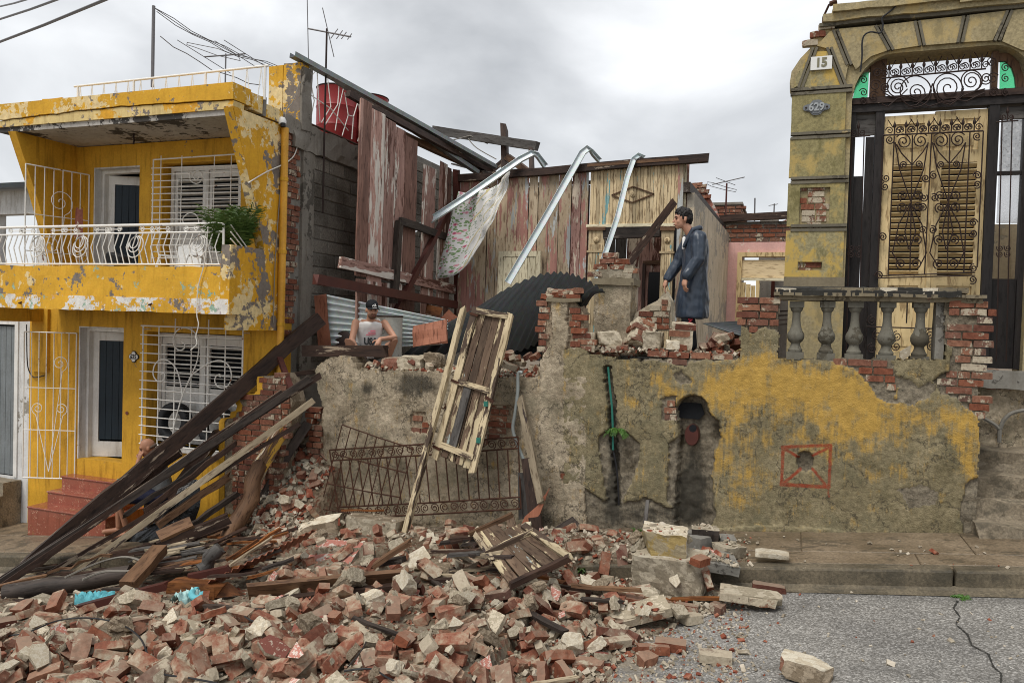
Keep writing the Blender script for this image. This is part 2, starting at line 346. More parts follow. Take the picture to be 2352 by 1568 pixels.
M['plank_brown'] = timber('brown_bare_plank', (0.10, 0.052, 0.04), (0.27, 0.145, 0.11), (0.44, 0.27, 0.22), .57, .75, .8)
M['plank_cream'] = timber('pale_flaking_plank', (0.36, 0.265, 0.17), (0.60, 0.50, 0.36), (0.40, 0.20, 0.165), .53, .75, .8, fl2=(0.46, 0.48, 0.47))
M['plank_rose'] = timber('rose_flaking_plank', (0.34, 0.18, 0.15), (0.50, 0.30, 0.255), (0.62, 0.53, 0.42), .50, .75, .8, fl2=(0.14, 0.06, 0.045))
M['bead'] = timber('cream_beadboard', (0.52, 0.40, 0.23), (0.68, 0.55, 0.35), (0.20, 0.42, 0.44), .60, .7, .7, fl2=(0.16, 0.085, 0.06))
M['cream_wood'] = timber('cream_painted_wood', (0.60, 0.54, 0.37), (0.74, 0.68, 0.50), (0.30, 0.22, 0.14), .70, .6)
M['door_ochre'] = timber('ochre_door_paint', (0.64, 0.48, 0.235), (0.77, 0.60, 0.33), (0.36, 0.25, 0.13), .70, .6, .7)
M['char'] = timber('charred_timber', (0.010, 0.009, 0.009), (0.030, 0.024, 0.022), (0.13, 0.045, 0.03), .70, .6)
M['door_flake'] = timber('flaking_door_panel', (0.055, 0.033, 0.022), (0.17, 0.115, 0.075), (0.52, 0.43, 0.27), .56, .75, .8, fl2=(0.36, 0.42, 0.40))
M['door_frame'] = timber('worn_cream_door_frame', (0.34, 0.27, 0.165), (0.60, 0.50, 0.33), (0.075, 0.05, 0.035), .54, .7, .9)
M['red_rust_sheet'] = timber('rusty_red_sheet', (0.20, 0.07, 0.04), (0.36, 0.15, 0.09), (0.6, 0.55, 0.48), .66, .6, .6)
def galv(name, c, rough=.42, metal=.75, var=.15):
    n = NT(name); p = n.pos(); f = n.voro(p, 34, out='Color'); g = n.noise(p, 5, 4, .6)
    c2 = n.mix(g, tuple(x * (1 - var) for x in c), tuple(min(1, x * (1 + var)) for x in c)); c2 = n.mix(.12, c2, f, 'OVERLAY')
    return n.set(c2, rough, metal, .5, g, .08, .004)
M['galv'] = galv('galvanised_steel', (0.60, 0.66, 0.67), .5, .45); M['corr_light'] = galv('zinc_sheet', (0.58, 0.63, 0.62), .5, .3, .2)
M['corr_dark'] = galv('dark_roof_sheet', (0.035, 0.04, 0.042), .38, .3, .35); M['gutter'] = galv('weathered_gutter', (0.20, 0.215, 0.21), .45, .55, .3)
M['pipe_grey'] = flat('grey_pipe', (0.30, 0.33, 0.32), .5, .2); M['pipe_green'] = flat('green_conduit', (0.03, 0.17, 0.13), .45)
M['drum_red'] = flat('red_drum_paint', (0.27, 0.028, 0.028), .42, var=.22, nz=6); M['drum_grey'] = peel('grey_drum', (0.42, 0.43, 0.39), [((0.2, 0.19, 0.16), 3, .6, 3, .5)], rough=.6)
M['cable'] = flat('black_cable', (0.02, 0.02, 0.022), .5); M['cable_white'] = flat('white_cable', (0.70, 0.68, 0.62), .5); M['cable_dull'] = flat('dull_cable', (0.22, 0.20, 0.17), .6); M['alu'] = flat('dull_aluminium', (0.16, 0.155, 0.16), .5, .4)
def leafmat(name, a, b):
    n = NT(name); r = n.noise(n.pos(), 9, 3); return n.set(n.mix(r, a, b), .5, 0, .4, Subsurface_Weight=0.0)
M['leaf'] = leafmat('palm_leaf', (0.022, 0.06, 0.010), (0.10, 0.17, 0.03)); M['fern'] = leafmat('fern_leaf', (0.03, 0.09, 0.012), (0.09, 0.19, 0.03))
M['skin'] = flat('skin', (0.50, 0.27, 0.18), .5, nz=12, var=.10, bump=.03); M['skin2'] = flat('tanned_skin', (0.36, 0.175, 0.105), .5, nz=12, var=.10, bump=.03)
M['hair'] = flat('dark_hair', (0.010, 0.008, 0.007), .5, nz=120, bump=.6, var=.4); M['beard'] = flat('short_beard', (0.13, 0.07, 0.045), .7); M['hair_grey'] = flat('cropped_hair', (0.10, 0.07, 0.05), .8)
M['eye'] = flat('eye', (0.02, 0.014, 0.012), .25); M['lip'] = flat('lips', (0.30, 0.11, 0.09), .5)
def coat():
    n = NT('navy_raincoat'); p = n.pos(); f = n.noise(n.map(p, (1, 1, .45)), 6, 2, .4, .8); g = n.noise(n.map(p, (1, 1, .5)), 14, 2, .4, .5)
    h = n.math('ADD', f, n.math('MULTIPLY', g, .3)); return n.set(n.mix(n.noise(p, 2), (0.020, 0.031, 0.050), (0.034, 0.049, 0.074)), .38, 0, .55, h, .5, .04)
M['coat'] = coat()
M['cotton'] = flat('white_cotton', (0.80, 0.79, 0.77), .85, nz=14, var=.04, bump=.3, d=.01); M['grey_cotton'] = flat('grey_cotton', (0.17, 0.175, 0.175), .9, nz=12, bump=.4, d=.01); M['navy'] = flat('navy_cloth', (0.018, 0.020, 0.045), .85, nz=12, bump=.4, d=.01)
M['blackcloth'] = flat('black_cloth', (0.008, 0.009, 0.012), .8, nz=12, bump=.4, d=.01); M['redink'] = flat('red_print', (0.55, 0.05, 0.07), .7); M['pinkink'] = flat('pink_print', (0.72, 0.16, 0.22), .7)
M['plastic_black'] = flat('black_plastic_sheet', (0.012, 0.013, 0.014), .22, spec=.6, nz=9, bump=.9, d=.02); M['turq'] = flat('turquoise_cloth', (0.13, 0.44, 0.50), .85, nz=22, var=.18, bump=.7, d=.02)
M['turq_pale'] = flat('pale_turquoise_cloth', (0.42, 0.62, 0.60), .85, nz=9, var=.4, bump=.7, d=.02)
def floral():
    n = NT('floral_curtain'); p = n.n('ShaderNodeTexCoord').outputs['UV']; q = n.map(p, (1, 1.55, 1))
    d = n.noise(q, 5, 3); pv = n.n('ShaderNodeVectorMath', operation='ADD'); n.l(q, pv.inputs[0])
    vor = n.n('ShaderNodeTexVoronoi'); n.l(q, vor.inputs['Vector']); vor.inputs['Scale'].default_value = 11; fl = n.math('LESS_THAN', vor.outputs['Distance'], .30)
    v2 = n.n('ShaderNodeTexVoronoi'); n.l(q, v2.inputs['Vector']); v2.inputs['Scale'].default_value = 26
    sep = n.n('ShaderNodeSeparateXYZ'); n.l(p, sep.inputs[0]); edge = n.math('LESS_THAN', n.math('ADD', sep.outputs[0], n.math('MULTIPLY', n.math('SUBTRACT', d, .5), .25)), .30)
    leaf = n.math('MULTIPLY', n.math('LESS_THAN', v2.outputs['Distance'], .33), n.math('GREATER_THAN', n.noise(q, 7, 2), .50))
    c = n.mix(leaf, (0.70, 0.69, 0.67), (0.17, 0.25, 0.17))
    rose = n.mix(n.step(vor.outputs['Distance'], .17, .05), (0.42, 0.07, 0.14), (0.66, 0.33, 0.38))
    c = n.mix(n.math('MULTIPLY', edge, n.math('LESS_THAN', v2.outputs['Distance'], .40)), c, (0.20, 0.31, 0.14)); c = n.mix(n.math('MULTIPLY', fl, edge), c, rose)
    ring = n.math('MULTIPLY', n.math('GREATER_THAN', n.wave(n.map(q, rot=(0, 0, .7)), 1.2, 8, 2), .95), n.math('SUBTRACT', 1.0, edge)); c = n.mix(n.math('MULTIPLY', ring, .7), c, (0.52, 0.42, 0.16))
    return n.set(c, .9, 0, .2, n.noise(q, 3, 2), .1, .01)
M['floral'] = floral()
def asphalt():
    n = NT('wet_asphalt'); p = n.pos(); a = n.voro(p, 80, out='Color'); a1 = n.cn(p, 60, 4, .7); b = n.noise(p, .9, 5, .6)
    sep = n.n('ShaderNodeSeparateColor'); n.l(a, sep.inputs[0]); g = n.math('MULTIPLY', n.math('ADD', n.math('POWER', sep.outputs[0], 1.6), n.math('MULTIPLY', a1, .9)), .58)
    c = n.ramp(g, (.05, (0.095, 0.09, 0.082)), (.4, (0.20, 0.192, 0.177)), (.75, (0.38, 0.366, 0.34)), (1, (0.58, 0.565, 0.53)))
    c = n.mix(n.step(b, .55, .15), c, n.mix(1.0, c, (.72, .72, .73), 'MULTIPLY')); dk = n.step(n.noise(n.map(p, (1, 3, 1)), 4, 4, .6), .70, .03); c = n.mix(n.math('MULTIPLY', dk, .6), c, (0.06, 0.058, 0.055))
    sx = n.n('ShaderNodeSeparateXYZ'); n.l(p, sx.inputs[0]); du = n.step(n.math('ADD', n.noise(p, 3.2, 7, .68), n.math('MULTIPLY', n.math('ADD', sx.outputs[0], .75), -.22)), .62, .12); c = n.mix(n.math('MULTIPLY', du, .8), c, n.mix(n.cn(p, 50, 5, .7), (0.19, 0.155, 0.11), (0.42, 0.36, 0.27)))
    tr = n.step(n.noise(n.map(p, (.25, 2.2, 1), loc=(3, 1, 0)), 1.3, 5, .6), .56, .08); c = n.mix(n.math('MULTIPLY', tr, .3), c, (0.07, 0.066, 0.06))
    return n.set(c, n.math('ADD', n.math('MULTIPLY', b, .4), .35), 0, .4, g, .6, .006)
M['asphalt'] = asphalt()
def paving(name, c1, c2, wet=.35, joints=True):
    n = NT(name); p = n.pos(); f = n.cn(p, 1.7, 7, .68); g = n.cn(p, 40, 5, .7); c = n.mix(f, c1, c2); c = n.mix(.8, c, n.mix(g, (.22, .22, .22), (.76, .76, .75)), 'OVERLAY'); c = n.mix(n.math('MULTIPLY', n.step(n.noise(n.map(p, (1, 1.6, 1)), 3.4, 7, .7), .56, .05), .6), c, (0.045, 0.040, 0.028))
    sp = n.step(n.noise(p, 19, 6, .72), .67, .012); c = n.mix(n.math('MULTIPLY', sp, n.step(n.noise(p, 1.4, 3), .5, .06)), c, (0.42, 0.34, 0.26))
    return n.set(c, n.math('ADD', n.math('MULTIPLY', f, .5), wet - .1), 0, .4, n.math('ADD', g, f), .4, .006)
M['pave'] = paving('wet_brown_pavement', (0.11, 0.08, 0.05), (0.26, 0.20, 0.135)); M['kerb'] = paving('kerb_concrete', (0.06, 0.05, 0.033), (0.19, 0.155, 0.105), .55); M['earth'] = paving('packed_earth', (0.12, 0.09, 0.06), (0.22, 0.17, 0.12), .8)
M['step_stone'] = paving('worn_stone_steps', (0.13, 0.105, 0.07), (0.36, 0.30, 0.22), .7)
M['baluster'] = peel('weathered_cast_stone', (0.15, 0.142, 0.115), [((0.085, 0.075, 0.055), 3.2, 0.55, 3, .4), ((0.27, 0.24, 0.18), 5, 0.65, 8, .5)], stain_amt=.6, bump=.5, rough=.9)
M['rail_black'] = peel('mossy_black_coping', (0.035, 0.034, 0.03), [((0.14, 0.13, 0.11), 2.5, 0.57, 3, .5)], bump=.9, rough=.95)
M['rail_tan'] = peel('worn_tan_moulding', (0.22, 0.185, 0.125), [((0.11, 0.09, 0.06), 2.4, 0.57, 3, .45), ((0.30, 0.20, 0.15), 2.8, .63, 9, .4)], bump=.6, rough=.9)
M['stucco_grey'] = peel('rough_grey_stucco', (0.22, 0.21, 0.185), [((0.12, 0.11, 0.095), 3, 0.57, 3, .5)], bump=1.0, rough=.95)
def ochre(name, base, yel, th, dark=(0.14, 0.125, 0.05)):
    n = NT(name); p = n.pos(); a = n.noise(p, 2.0, 6, .68); b = n.noise(n.map(p, (1, 1, .55)), 9, 6, .7); f = n.math('ADD', n.math('MULTIPLY', a, .6), n.math('MULTIPLY', b, .4))
    c = n.mix(n.cn(p, 30, 5, .7), tuple(x * .6 for x in base), tuple(x * 1.3 for x in base)); c = n.mix(n.step(f, th, .05), c, yel)
    c = n.mix(n.math('MULTIPLY', n.step(n.noise(n.map(p, (1, 1, .4), loc=(3, 3, 3)), 4, 6, .7), .60, .06), .75), c, dark); pit = n.step(n.noise(p, 42, 3, .7), .71, .02); c = n.mix(n.math('MULTIPLY', pit, .8), c, (0.06, 0.05, 0.035))
    return n.set(c, .9, 0, .2, n.math('SUBTRACT', n.noise(p, 70, 4, .7), n.math('MULTIPLY', pit, 1.2)), .5, .005)
M['pil'] = ochre('mossy_ochre_stucco', (0.27, 0.235, 0.115), (0.42, 0.315, 0.12), .55); M['pil_top'] = ochre('pale_ochre_stucco', (0.36, 0.30, 0.175), (0.43, 0.33, 0.155), .55, (0.24, 0.20, 0.11)); M['pil_yel'] = ochre('yellow_ochre_stucco', (0.31, 0.27, 0.15), (0.50, 0.35, 0.10), .52)
M['mould'] = peel('grey_string_moulding', (0.155, 0.14, 0.105), [((0.09, 0.08, 0.06), 3, .58, 2, .4), ((0.34, 0.27, 0.15), 3, .63, 6, .4)], bump=.4, rough=.9)
M['slate'] = flat('grey_number_plate', (0.16, 0.17, 0.18), .6); M['slate_light'] = flat('pale_number_relief', (0.33, 0.35, 0.36), .6); M['olive'] = flat('olive_numeral', (0.20, 0.185, 0.12), .7)
def wallrelief(name, base, base2, paint, bare, bare2):
    """old street wall: vertex fields say where the colour wash survives (paint), where the render coat is gone (bare) and where damp or painted recess shade blackens it (mould)"""
    n = NT(name); p = n.pos(); a = n.cn(p, 2.4, 8, .72, 3.2); f = n.cn(p, 22, 6, .74, 2.6); c = n.mix(a, base, base2); c = n.mix(.75, c, n.mix(f, (.2, .2, .19), (.74, .74, .74)), 'OVERLAY')
    gr = n.step(n.noise(n.map(p, (1, 1, .8), loc=(7, 0, 3)), 2.6, 6, .68), .57, .07); c = n.mix(n.math('MULTIPLY', gr, .42), c, (0.125, 0.12, 0.075)); ck = n.math('MULTIPLY', n.step(n.math('ABSOLUTE', n.math('SUBTRACT', n.noise(p, 1.6, 7, .62), .5)), .006, .004), 1.0); c = n.mix(n.math('SUBTRACT', .7, n.math('MULTIPLY', ck, .7)), c, (0.05, 0.042, 0.032)); sp_ = n.step(n.noise(p, 13, 6, .72), .66, .02); c = n.mix(n.math('MULTIPLY', sp_, .55), c, (0.52, 0.45, 0.34))
    st = n.noise(n.map(p, (9, 9, .55)), 2.4, 5, .65); w = n.math('ADD', n.math('MULTIPLY', n.noise(p, 6.5, 7, .72), .62), n.math('MULTIPLY', st, .38))
    pa = n.math('MULTIPLY', n.math('MINIMUM', n.attr('paint'), 1.25), .72); mk = n.step(n.math('ADD', pa, n.math('MULTIPLY', n.math('SUBTRACT', w, .5), 4.0)), .5, .36)
    yc = n.mix(n.cn(p, 11, 5, .65), tuple(x * .78 for x in paint), tuple(min(1, x * 1.12) for x in paint)); c = n.mix(n.math('MULTIPLY', mk, .92), c, yc)
    bc = n.mix(n.cn(p, 30, 6, .72, 2.2), tuple(x * .55 for x in bare), tuple(x * 1.15 for x in bare2)); b2 = n.noise(p, 3.0, 5, .6); bc = n.mix(n.step(b2, .58, .08), bc, n.mix(1.0, bc, (.5, .48, .45), 'MULTIPLY')); c = n.mix(n.step(n.attr('bare'), .5, .12), c, bc)
    md = n.step(n.math('ADD', n.attr('mould'), n.math('MULTIPLY', n.math('SUBTRACT', w, .5), 1.6)), .5, .22); c = n.mix(n.math('MULTIPLY', md, .82), c, (0.035, 0.033, 0.027))  # mould field: damp stains plus recess shade painted into the colour
    red = n.step(n.attr('redline'), .5, .25); c = n.mix(n.math('MULTIPLY', red, n.math('ADD', .62, n.math('MULTIPLY', n.step(f, .5, .1), .3))), c, (0.30, 0.052, 0.024))
    h = n.math('ADD', n.math('MULTIPLY', f, .5), n.noise(p, 85, 3, .65)); return n.set(c, n.math('SUBTRACT', .95, n.math('MULTIPLY', mk, .12)), 0, .25, h, .9, .012)
M['rwall'] = wallrelief('ochre_washed_wall', (0.18, 0.15, 0.085), (0.32, 0.27, 0.165), (0.54, 0.335, 0.075), (0.13, 0.115, 0.09), (0.30, 0.255, 0.185))
M['mwall'] = wallrelief('old_tan_render', (0.23, 0.185, 0.125), (0.54, 0.455, 0.335), (0.50, 0.30, 0.06), (0.19, 0.15, 0.105), (0.46, 0.365, 0.255))
def rubbleplaster(name, face, alt, th=.5):
    n = NT(name); p = n.obj(); f = n.cn(p, 32, 6, .72); w = n.noise(p, 8, 6, .65); c = n.mix(n.step(w, th, .02), face, alt); c = n.mix(.45, c, n.mix(f, (.3, .3, .3), (.72, .72, .72)), 'OVERLAY')
    c = n.hsv(c, .5, 1, n.math('ADD', n.math('MULTIPLY', n.rnd(), .5), .74)); return n.set(c, .92, 0, .2, f, .7, .006)
M['rub_mortar'] = rubbleplaster('broken_lime_mortar', (0.34, 0.29, 0.21), (0.47, 0.41, 0.31)); M['rub_pink'] = rubbleplaster('pink_plaster_face', (0.52, 0.22, 0.17), (0.68, 0.58, 0.50), .53)
M['rub_cream'] = rubbleplaster('cream_plaster_face', (0.50, 0.43, 0.32), (0.58, 0.52, 0.41)); M['rub_brown'] = rubbleplaster('muddy_plaster', (0.20, 0.155, 0.105), (0.31, 0.25, 0.18)); M['rub_yel'] = rubbleplaster('ochre_plaster_face', (0.33, 0.245, 0.10), (0.30, 0.25, 0.16)); M['rub_maroon'] = rubbleplaster('maroon_plaster_face', (0.22, 0.08, 0.06), (0.5, 0.42, 0.33), .6)
def debris():
    n = NT('rubble_dust'); p = n.pos(); a = n.voro(p, 26, out='Color'); f = n.cn(p, 45, 6, .72); sep = n.n('ShaderNodeSeparateColor'); n.l(a, sep.inputs[0])
    c = n.ramp(sep.outputs[0], (0, (0.17, 0.125, 0.085)), (.3, (0.27, 0.225, 0.16)), (.6, (0.36, 0.31, 0.23)), (.8, (0.20, 0.085, 0.05)), (1, (0.44, 0.39, 0.30))); c = n.mix(.5, c, n.mix(f, (.28, .28, .28), (.72, .72, .72)), 'OVERLAY')
    c = n.mix(n.step(n.noise(p, 1.1, 4), .52, .12), c, n.mix(1.0, c, (.62, .55, .5), 'MULTIPLY')); return n.set(c, .9, 0, .25, n.math('ADD', n.voro(p, 26), f), .9, .02)
M['debris'] = debris()
def glass(name, c, alpha_t=.6):
    n = NT(name); p = n.pos(); return n.set(c, .25, 0, .5, n.noise(p, 60, 3), .5, .004, Transmission_Weight=alpha_t)
M['glass_green'] = glass('green_stained_glass', (0.12, 0.78, 0.36), .85); M['glass_frost'] = glass('frosted_glass', (0.80, 0.80, 0.81), .75)
def pattern_glass():
    n = NT('patterned_glass'); p = n.map(n.pos(), (1, 0.02, 1)); c = n.n('ShaderNodeTexChecker'); n.l(p, c.inputs['Vector']); c.inputs['Scale'].default_value = 26; f = n.voro(p, 40)
    return n.set(n.mix(c.outputs['Fac'], (0.62, 0.63, 0.64), n.mix(f, (.3, .3, .31), (.9, .9, .9))), .3, 0, .5, f, .5, .004, Transmission_Weight=.55)
M['glass_pat'] = pattern_glass()
M['pinkwall'] = peel('pink_lime_wash', (0.70, 0.42, 0.38), [((0.72, 0.60, 0.52), 2.0, .64, 4, .4)], stain_amt=.25, bump=.2); M['ochrewood'] = M['door_ochre']
M['sidewall'] = peel('stained_cream_sidewall', (0.56, 0.48, 0.36), [((0.33, 0.30, 0.25), 1.1, .56, 4, .35), ((0.50, 0.24, 0.19), 1.4, .66, 9, .3), ((0.20, 0.36, 0.28), 1.6, .70, 13, .3)], stain_amt=.9, bump=.3)
GRAINX, GRAINY, GRAINZ = (0.17, 1, 1), (1, 0.17, 1), (1, 1, 0.17)
def grain(o, g=GRAINZ): o['grain'] = g; return o
def grain_of(d):
    d = [abs(q) for q in V(d).normalized()]; i = d.index(max(d)); return (GRAINX, GRAINY, GRAINZ)[i]
# ================================================================== ground, road, pavement
mb = MB(); mb.sheet(lambda a, b: V((-300 + 600 * a, -200 + 700 * b, road_z(-300 + 600 * a) - 0.06)), 60, 4); struct('ground', mb, M['earth'])
mb = MB()
def _road(a, b):
    x = -24 + 48 * a; y = -14 + (kerb_y(x) + 0.05 + 14) * b
    return V((x, y, road_z(x) + 0.004 * fbm((x, y, 0), 3, 1.5)))
mb.sheet(_road, 96, 60); struct('road', mb, M['asphalt'])
# kerb stones and paving slabs: each a stone of its own, laid along the slope
def slab(mb, x0, x1, y0f, y1f, z0f, th, gap=0.004):
    x0 += gap; x1 -= gap
    top = [V((x, y(x), z0f(x))) for x, y in ((x0, y0f), (x1, y0f), (x1, y1f), (x0, y1f))]
    mb.prism(top, (0, 0, -th))
pv = MB(); pv.prism([V((-24, kerb_y(-24) + .1, pave_z(-24) - .02)), V((24, kerb_y(24) + .1, pave_z(24) - .02)), V((24, 9.2, pave_z(24) - .02)), V((-24, 9.2, pave_z(-24) - .02))], (0, 0, -.3))
pave = struct('pavement', pv, M['pave'])
x = -15.0; r = random.Random(3)
while x < 6:
    w = r.uniform(2.0, 2.9)
    if x < 1.39 < x + w: w = 1.39 - x
    mb = MB(); dz = r.uniform(-.006, .006)
    slab(mb, x, x + w, lambda q: kerb_y(q) - .02, lambda q: kerb_y(q) + .16, lambda q: pave_z(q) + dz, .34, .012 if abs(x + w - 1.39) < .01 else .004)
    o = part('kerb_stone', mb, M['kerb'], pave); bevel(o, .022, 2); x += w
x = -15.0
while x < 6:
    w = r.uniform(1.1, 1.5); mb = MB(); dz = r.uniform(-.004, .004)
    slab(mb, x, x + w, lambda q: kerb_y(q) + .165, lambda q: 8.02, lambda q: pave_z(q) - .005 + dz, .1); bevel(part('paving_slab', mb, M['pave'], pave), .006)
    mb = MB(); slab(mb, x + .5, x + w + .5, lambda q: 8.03, lambda q: 8.80, lambda q: pave_z(q) - .003 + dz, .1); bevel(part('paving_slab', mb, M['pave'], pave), .006); x += w
# concrete gutter strip at the foot of the kerb
mb = MB(); mb.sheet(lambda a, b: V((-15 + 21 * a, kerb_y(-15 + 21 * a) - .13 + .12 * b, road_z(-15 + 21 * a) + .006 + .05 * b * b)), 60, 3); struct('gutter_strip', mb, M['kerb'])
# ================================================================== yellow two-storey house (no. 625)
def wall_grid(mb, x0, x1, z0, z1, y0, y1, holes):
    """wall in the x-z plane from y0 (front) to y1 with rectangular openings; only outer faces"""
    xs = sorted({x0, x1, *[h[0] for h in holes], *[h[1] for h in holes]}); zs = sorted({z0, z1, *[h[2] for h in holes], *[h[3] for h in holes]})
    def solid(i, j):
        if not (0 <= i < len(xs) - 1 and 0 <= j < len(zs) - 1): return False
        cx, cz = (xs[i] + xs[i + 1]) / 2, (zs[j] + zs[j + 1]) / 2
        return not any(h[0] < cx < h[1] and h[2] < cz < h[3] for h in holes)
    for i in range(len(xs) - 1):
        for j in range(len(zs) - 1):
            if not solid(i, j): continue
            a, b, c, d = xs[i], xs[i + 1], zs[j], zs[j + 1]
            mb.add([(a, y0, c), (b, y0, c), (b, y0, d), (a, y0, d)], [(0, 1, 2, 3)]); mb.add([(a, y1, c), (b, y1, c), (b, y1, d), (a, y1, d)], [(3, 2, 1, 0)])
            if not solid(i - 1, j): mb.add([(a, y0, c), (a, y0, d), (a, y1, d), (a, y1, c)], [(0, 1, 2, 3)])
            if not solid(i + 1, j): mb.add([(b, y0, c), (b, y1, c), (b, y1, d), (b, y0, d)], [(0, 1, 2, 3)])
            if not solid(i, j - 1): mb.add([(a, y0, c), (a, y1, c), (b, y1, c), (b, y0, c)], [(0, 1, 2, 3)])
            if not solid(i, j + 1): mb.add([(a, y0, d), (b, y0, d), (b, y1, d), (a, y1, d)], [(0, 1, 2, 3)])
    return mb
def bars(parent, mat, segs, r=.008, name='bar', seg=5):
    for s_ in segs:
        mb = MB(); mb.tube(s_, r, seg); part(name, mb, mat, parent, smooth=1.0)
YH = thing('house', 'two storey yellow house with peeling paint and white iron balcony railing', 'house', (-9, 8.8, -1.0))
XL = -11.3
du0, du1 = PY(180, 900, YF).x, PY(282, 900, YF).x
wx0, wx1, wz0, wz1 = PY(336, 900, YF).x, PY(556, 900, YF).x, PY(340, 1020, YF).z, PY(440, 765, YF).z
mb = wall_grid(MB(), XL, XS, -1.6, 2.28, YF, YF + .28, [(du0, du1, 0.0, 2.03), (wx0, wx1, wz0, wz1)]); part('wall', mb, M['yel'], YH)
uz0 = 2.46; ud0, ud1 = PY(216, 450, YF).x, PY(320, 450, YF).x; uw0, uw1 = PY(372, 450, YF).x, PY(553, 450, YF).x
mb = wall_grid(MB(), -10.6, XS - .12, 2.3, 4.75, YF, YF + .28, [(ud0, ud1, uz0, PY(270, 383, YF).z), (uw0, uw1, 2.75, PY(450, 372, YF).z)]); part('upper_wall', mb, M['yel'], YH)
# rooms behind: back and side shells so no light shines through
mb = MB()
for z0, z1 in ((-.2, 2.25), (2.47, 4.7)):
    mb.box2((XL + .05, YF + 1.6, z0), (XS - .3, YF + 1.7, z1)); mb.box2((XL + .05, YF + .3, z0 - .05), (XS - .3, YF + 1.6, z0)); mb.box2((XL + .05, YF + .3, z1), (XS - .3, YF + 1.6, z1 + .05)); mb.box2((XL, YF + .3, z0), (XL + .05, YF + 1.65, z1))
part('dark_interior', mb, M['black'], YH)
# balcony: slab, band, side block and bracket
mb = MB(); mb.box2((-10.7, YB + .04, 2.29), (XS - .06, YF - .005, 2.45)); part('balcony_slab', mb, M['soffit'], YH)
def rough_box(mb, a, b, n=6, j=.006, seed=0):
    """box with slightly uneven faces"""
    a, b = V(a), V(b); r = random.Random(seed); nx = max(1, int((b.x - a.x) / .12)); nz = max(1, int((b.z - a.z) / .12)); ny = max(1, int((b.y - a.y) / .12))
    def f(p): q = V(p); return q + V((mnoise.noise(q * 5), mnoise.noise(q * 5 + V((9, 2, 1))), mnoise.noise(q * 5 + V((3, 8, 4))))) * j * 2
    def face(o, e1, e2, n1, n2): mb.sheet(lambda s, t: f(o + e1 * s + e2 * t), n1, n2)
    X_, Y_, Z_ = V((b.x - a.x, 0, 0)), V((0, b.y - a.y, 0)), V((0, 0, b.z - a.z))
    face(a, X_, Z_, nx, nz); face(a + X_, Y_, Z_, ny, nz); face(a + X_ + Y_, -X_, Z_, nx, nz); face(a + Y_, -Y_, Z_, ny, nz); face(a + Z_, X_, Y_, nx, ny); face(a + Y_, X_, -Y_, nx, ny); return mb
mb = rough_box(MB(), (-10.7, YB, 2.47), (XS - .012, YB + .12, 2.875)); part('balcony_band', mb, M['yel_band'], YH)
mb = rough_box(MB(), (-10.7, YB - .003, 2.28), (XS - .01, YB + .115, 2.472), seed=4); part('balcony_edge', mb, M['yel_low'], YH)
mb = MB(); mb.prism([(XS, YB - .004, 2.28), (XS, YB - .004, 2.9), (XS, YB + .01, 3.15), (XS, 8.46, 3.15), (XS, YF, 3.15), (XS, YF, 2.28)], (-.14, 0, 0)); part('balcony_end', mb, M['yel_peel'], YH)
mb = rough_box(MB(), (-6.83, 7.98, 2.08), (XS + .004, YF, 2.282)); part('bracket', mb, M['yel_peel'], YH)
mb = rough_box(MB(), (-11.25, 7.98, 2.08), (-10.95, YF, 2.282), seed=8); part('bracket', mb, M['yel'], YH)
# slanting end fins carrying the roof
for xf, nm, mt in ((XS, 'fin', 'yel_peel'), (-10.35, 'fin', 'yel')):
    prof = [(7.80, 4.86), (YF + .03, 4.86), (YF + .03, 3.15), (8.46, 3.15), (8.30, 3.6), (8.0, 4.35)]
    if mt == 'yel': prof = [(7.80, 4.76), (YF, 4.76), (YF, 2.46), (8.55, 2.46), (8.38, 3.2), (8.1, 4.0)]
    mb = MB(); mb.prism([(xf, y, z) for y, z in prof], (-.14, 0, 0)); part(nm, mb, M[mt], YH)
# front edge strip of the right fin (smoother yellow)
mb = MB(); mb.prism([(XS - .004, y, z) for y, z in ((7.785, 4.84), (7.80, 4.84), (8.012, 4.35), (8.312, 3.6), (8.47, 3.16), (8.452, 3.16), (8.29, 3.6), (7.99, 4.35))], (-.132, 0, 0)); part('fin_edge', mb, M['yel_par'], YH)
mb = MB(); mb.box2((-10.7, YB + .03, 4.76), (XS - .145, YF + .3, 4.83)); part('balcony_ceiling', mb, M['soffit'], YH)
mb = MB(); r = random.Random(5); top = []
# roof edge in two courses with a ragged crack between them
xs = [-10.7 + i * (4.1 / 90) for i in range(91)]
crk = [4.955 + .022 * fbm((q * 3, 1, 0), 3) + .02 * sin(q * 1.3) for q in xs]
mb.prism([(q, YB - .012, z) for q, z in zip(xs, crk)] + [(XS, YB - .012, 5.15), (-10.7, YB - .012, 5.15)], (0, .34, 0)); part('roof_parapet', mb, M['yel_par'], YH)
mb = MB(); mb.prism([(-10.7, YB + .006, 4.83), (XS - .01, YB + .006, 4.83)] + [(q, YB + .006, z - .014) for q, z in reversed(list(zip(xs, crk)))], (0, .2, 0)); part('roof_slab_edge', mb, M['cream_edge'], YH)
mb = rough_box(MB(), (XS - .3, YB + .33, 4.90), (XS + .012, 8.35, 5.12)); part('side_parapet', mb, M['yel_par'], YH)
mb = rough_box(MB(), (XS - .3, 8.352, 4.88), (XS + .02, 8.41, 5.13), seed=3); part('side_parapet_joint', mb, M['conc'], YH)
mb = rough_box(MB(), (XS - .3, 8.41, 4.88), (XS + .008, 8.78, 5.05), seed=7); part('side_parapet', mb, M['yel_par'], YH)
mb = rough_box(MB(), (XS - .5, 8.78, 4.80), (XS + .03, 9.3, 5.02), j=.02, seed=9); part('roof_corner', mb, M['conc'], YH)
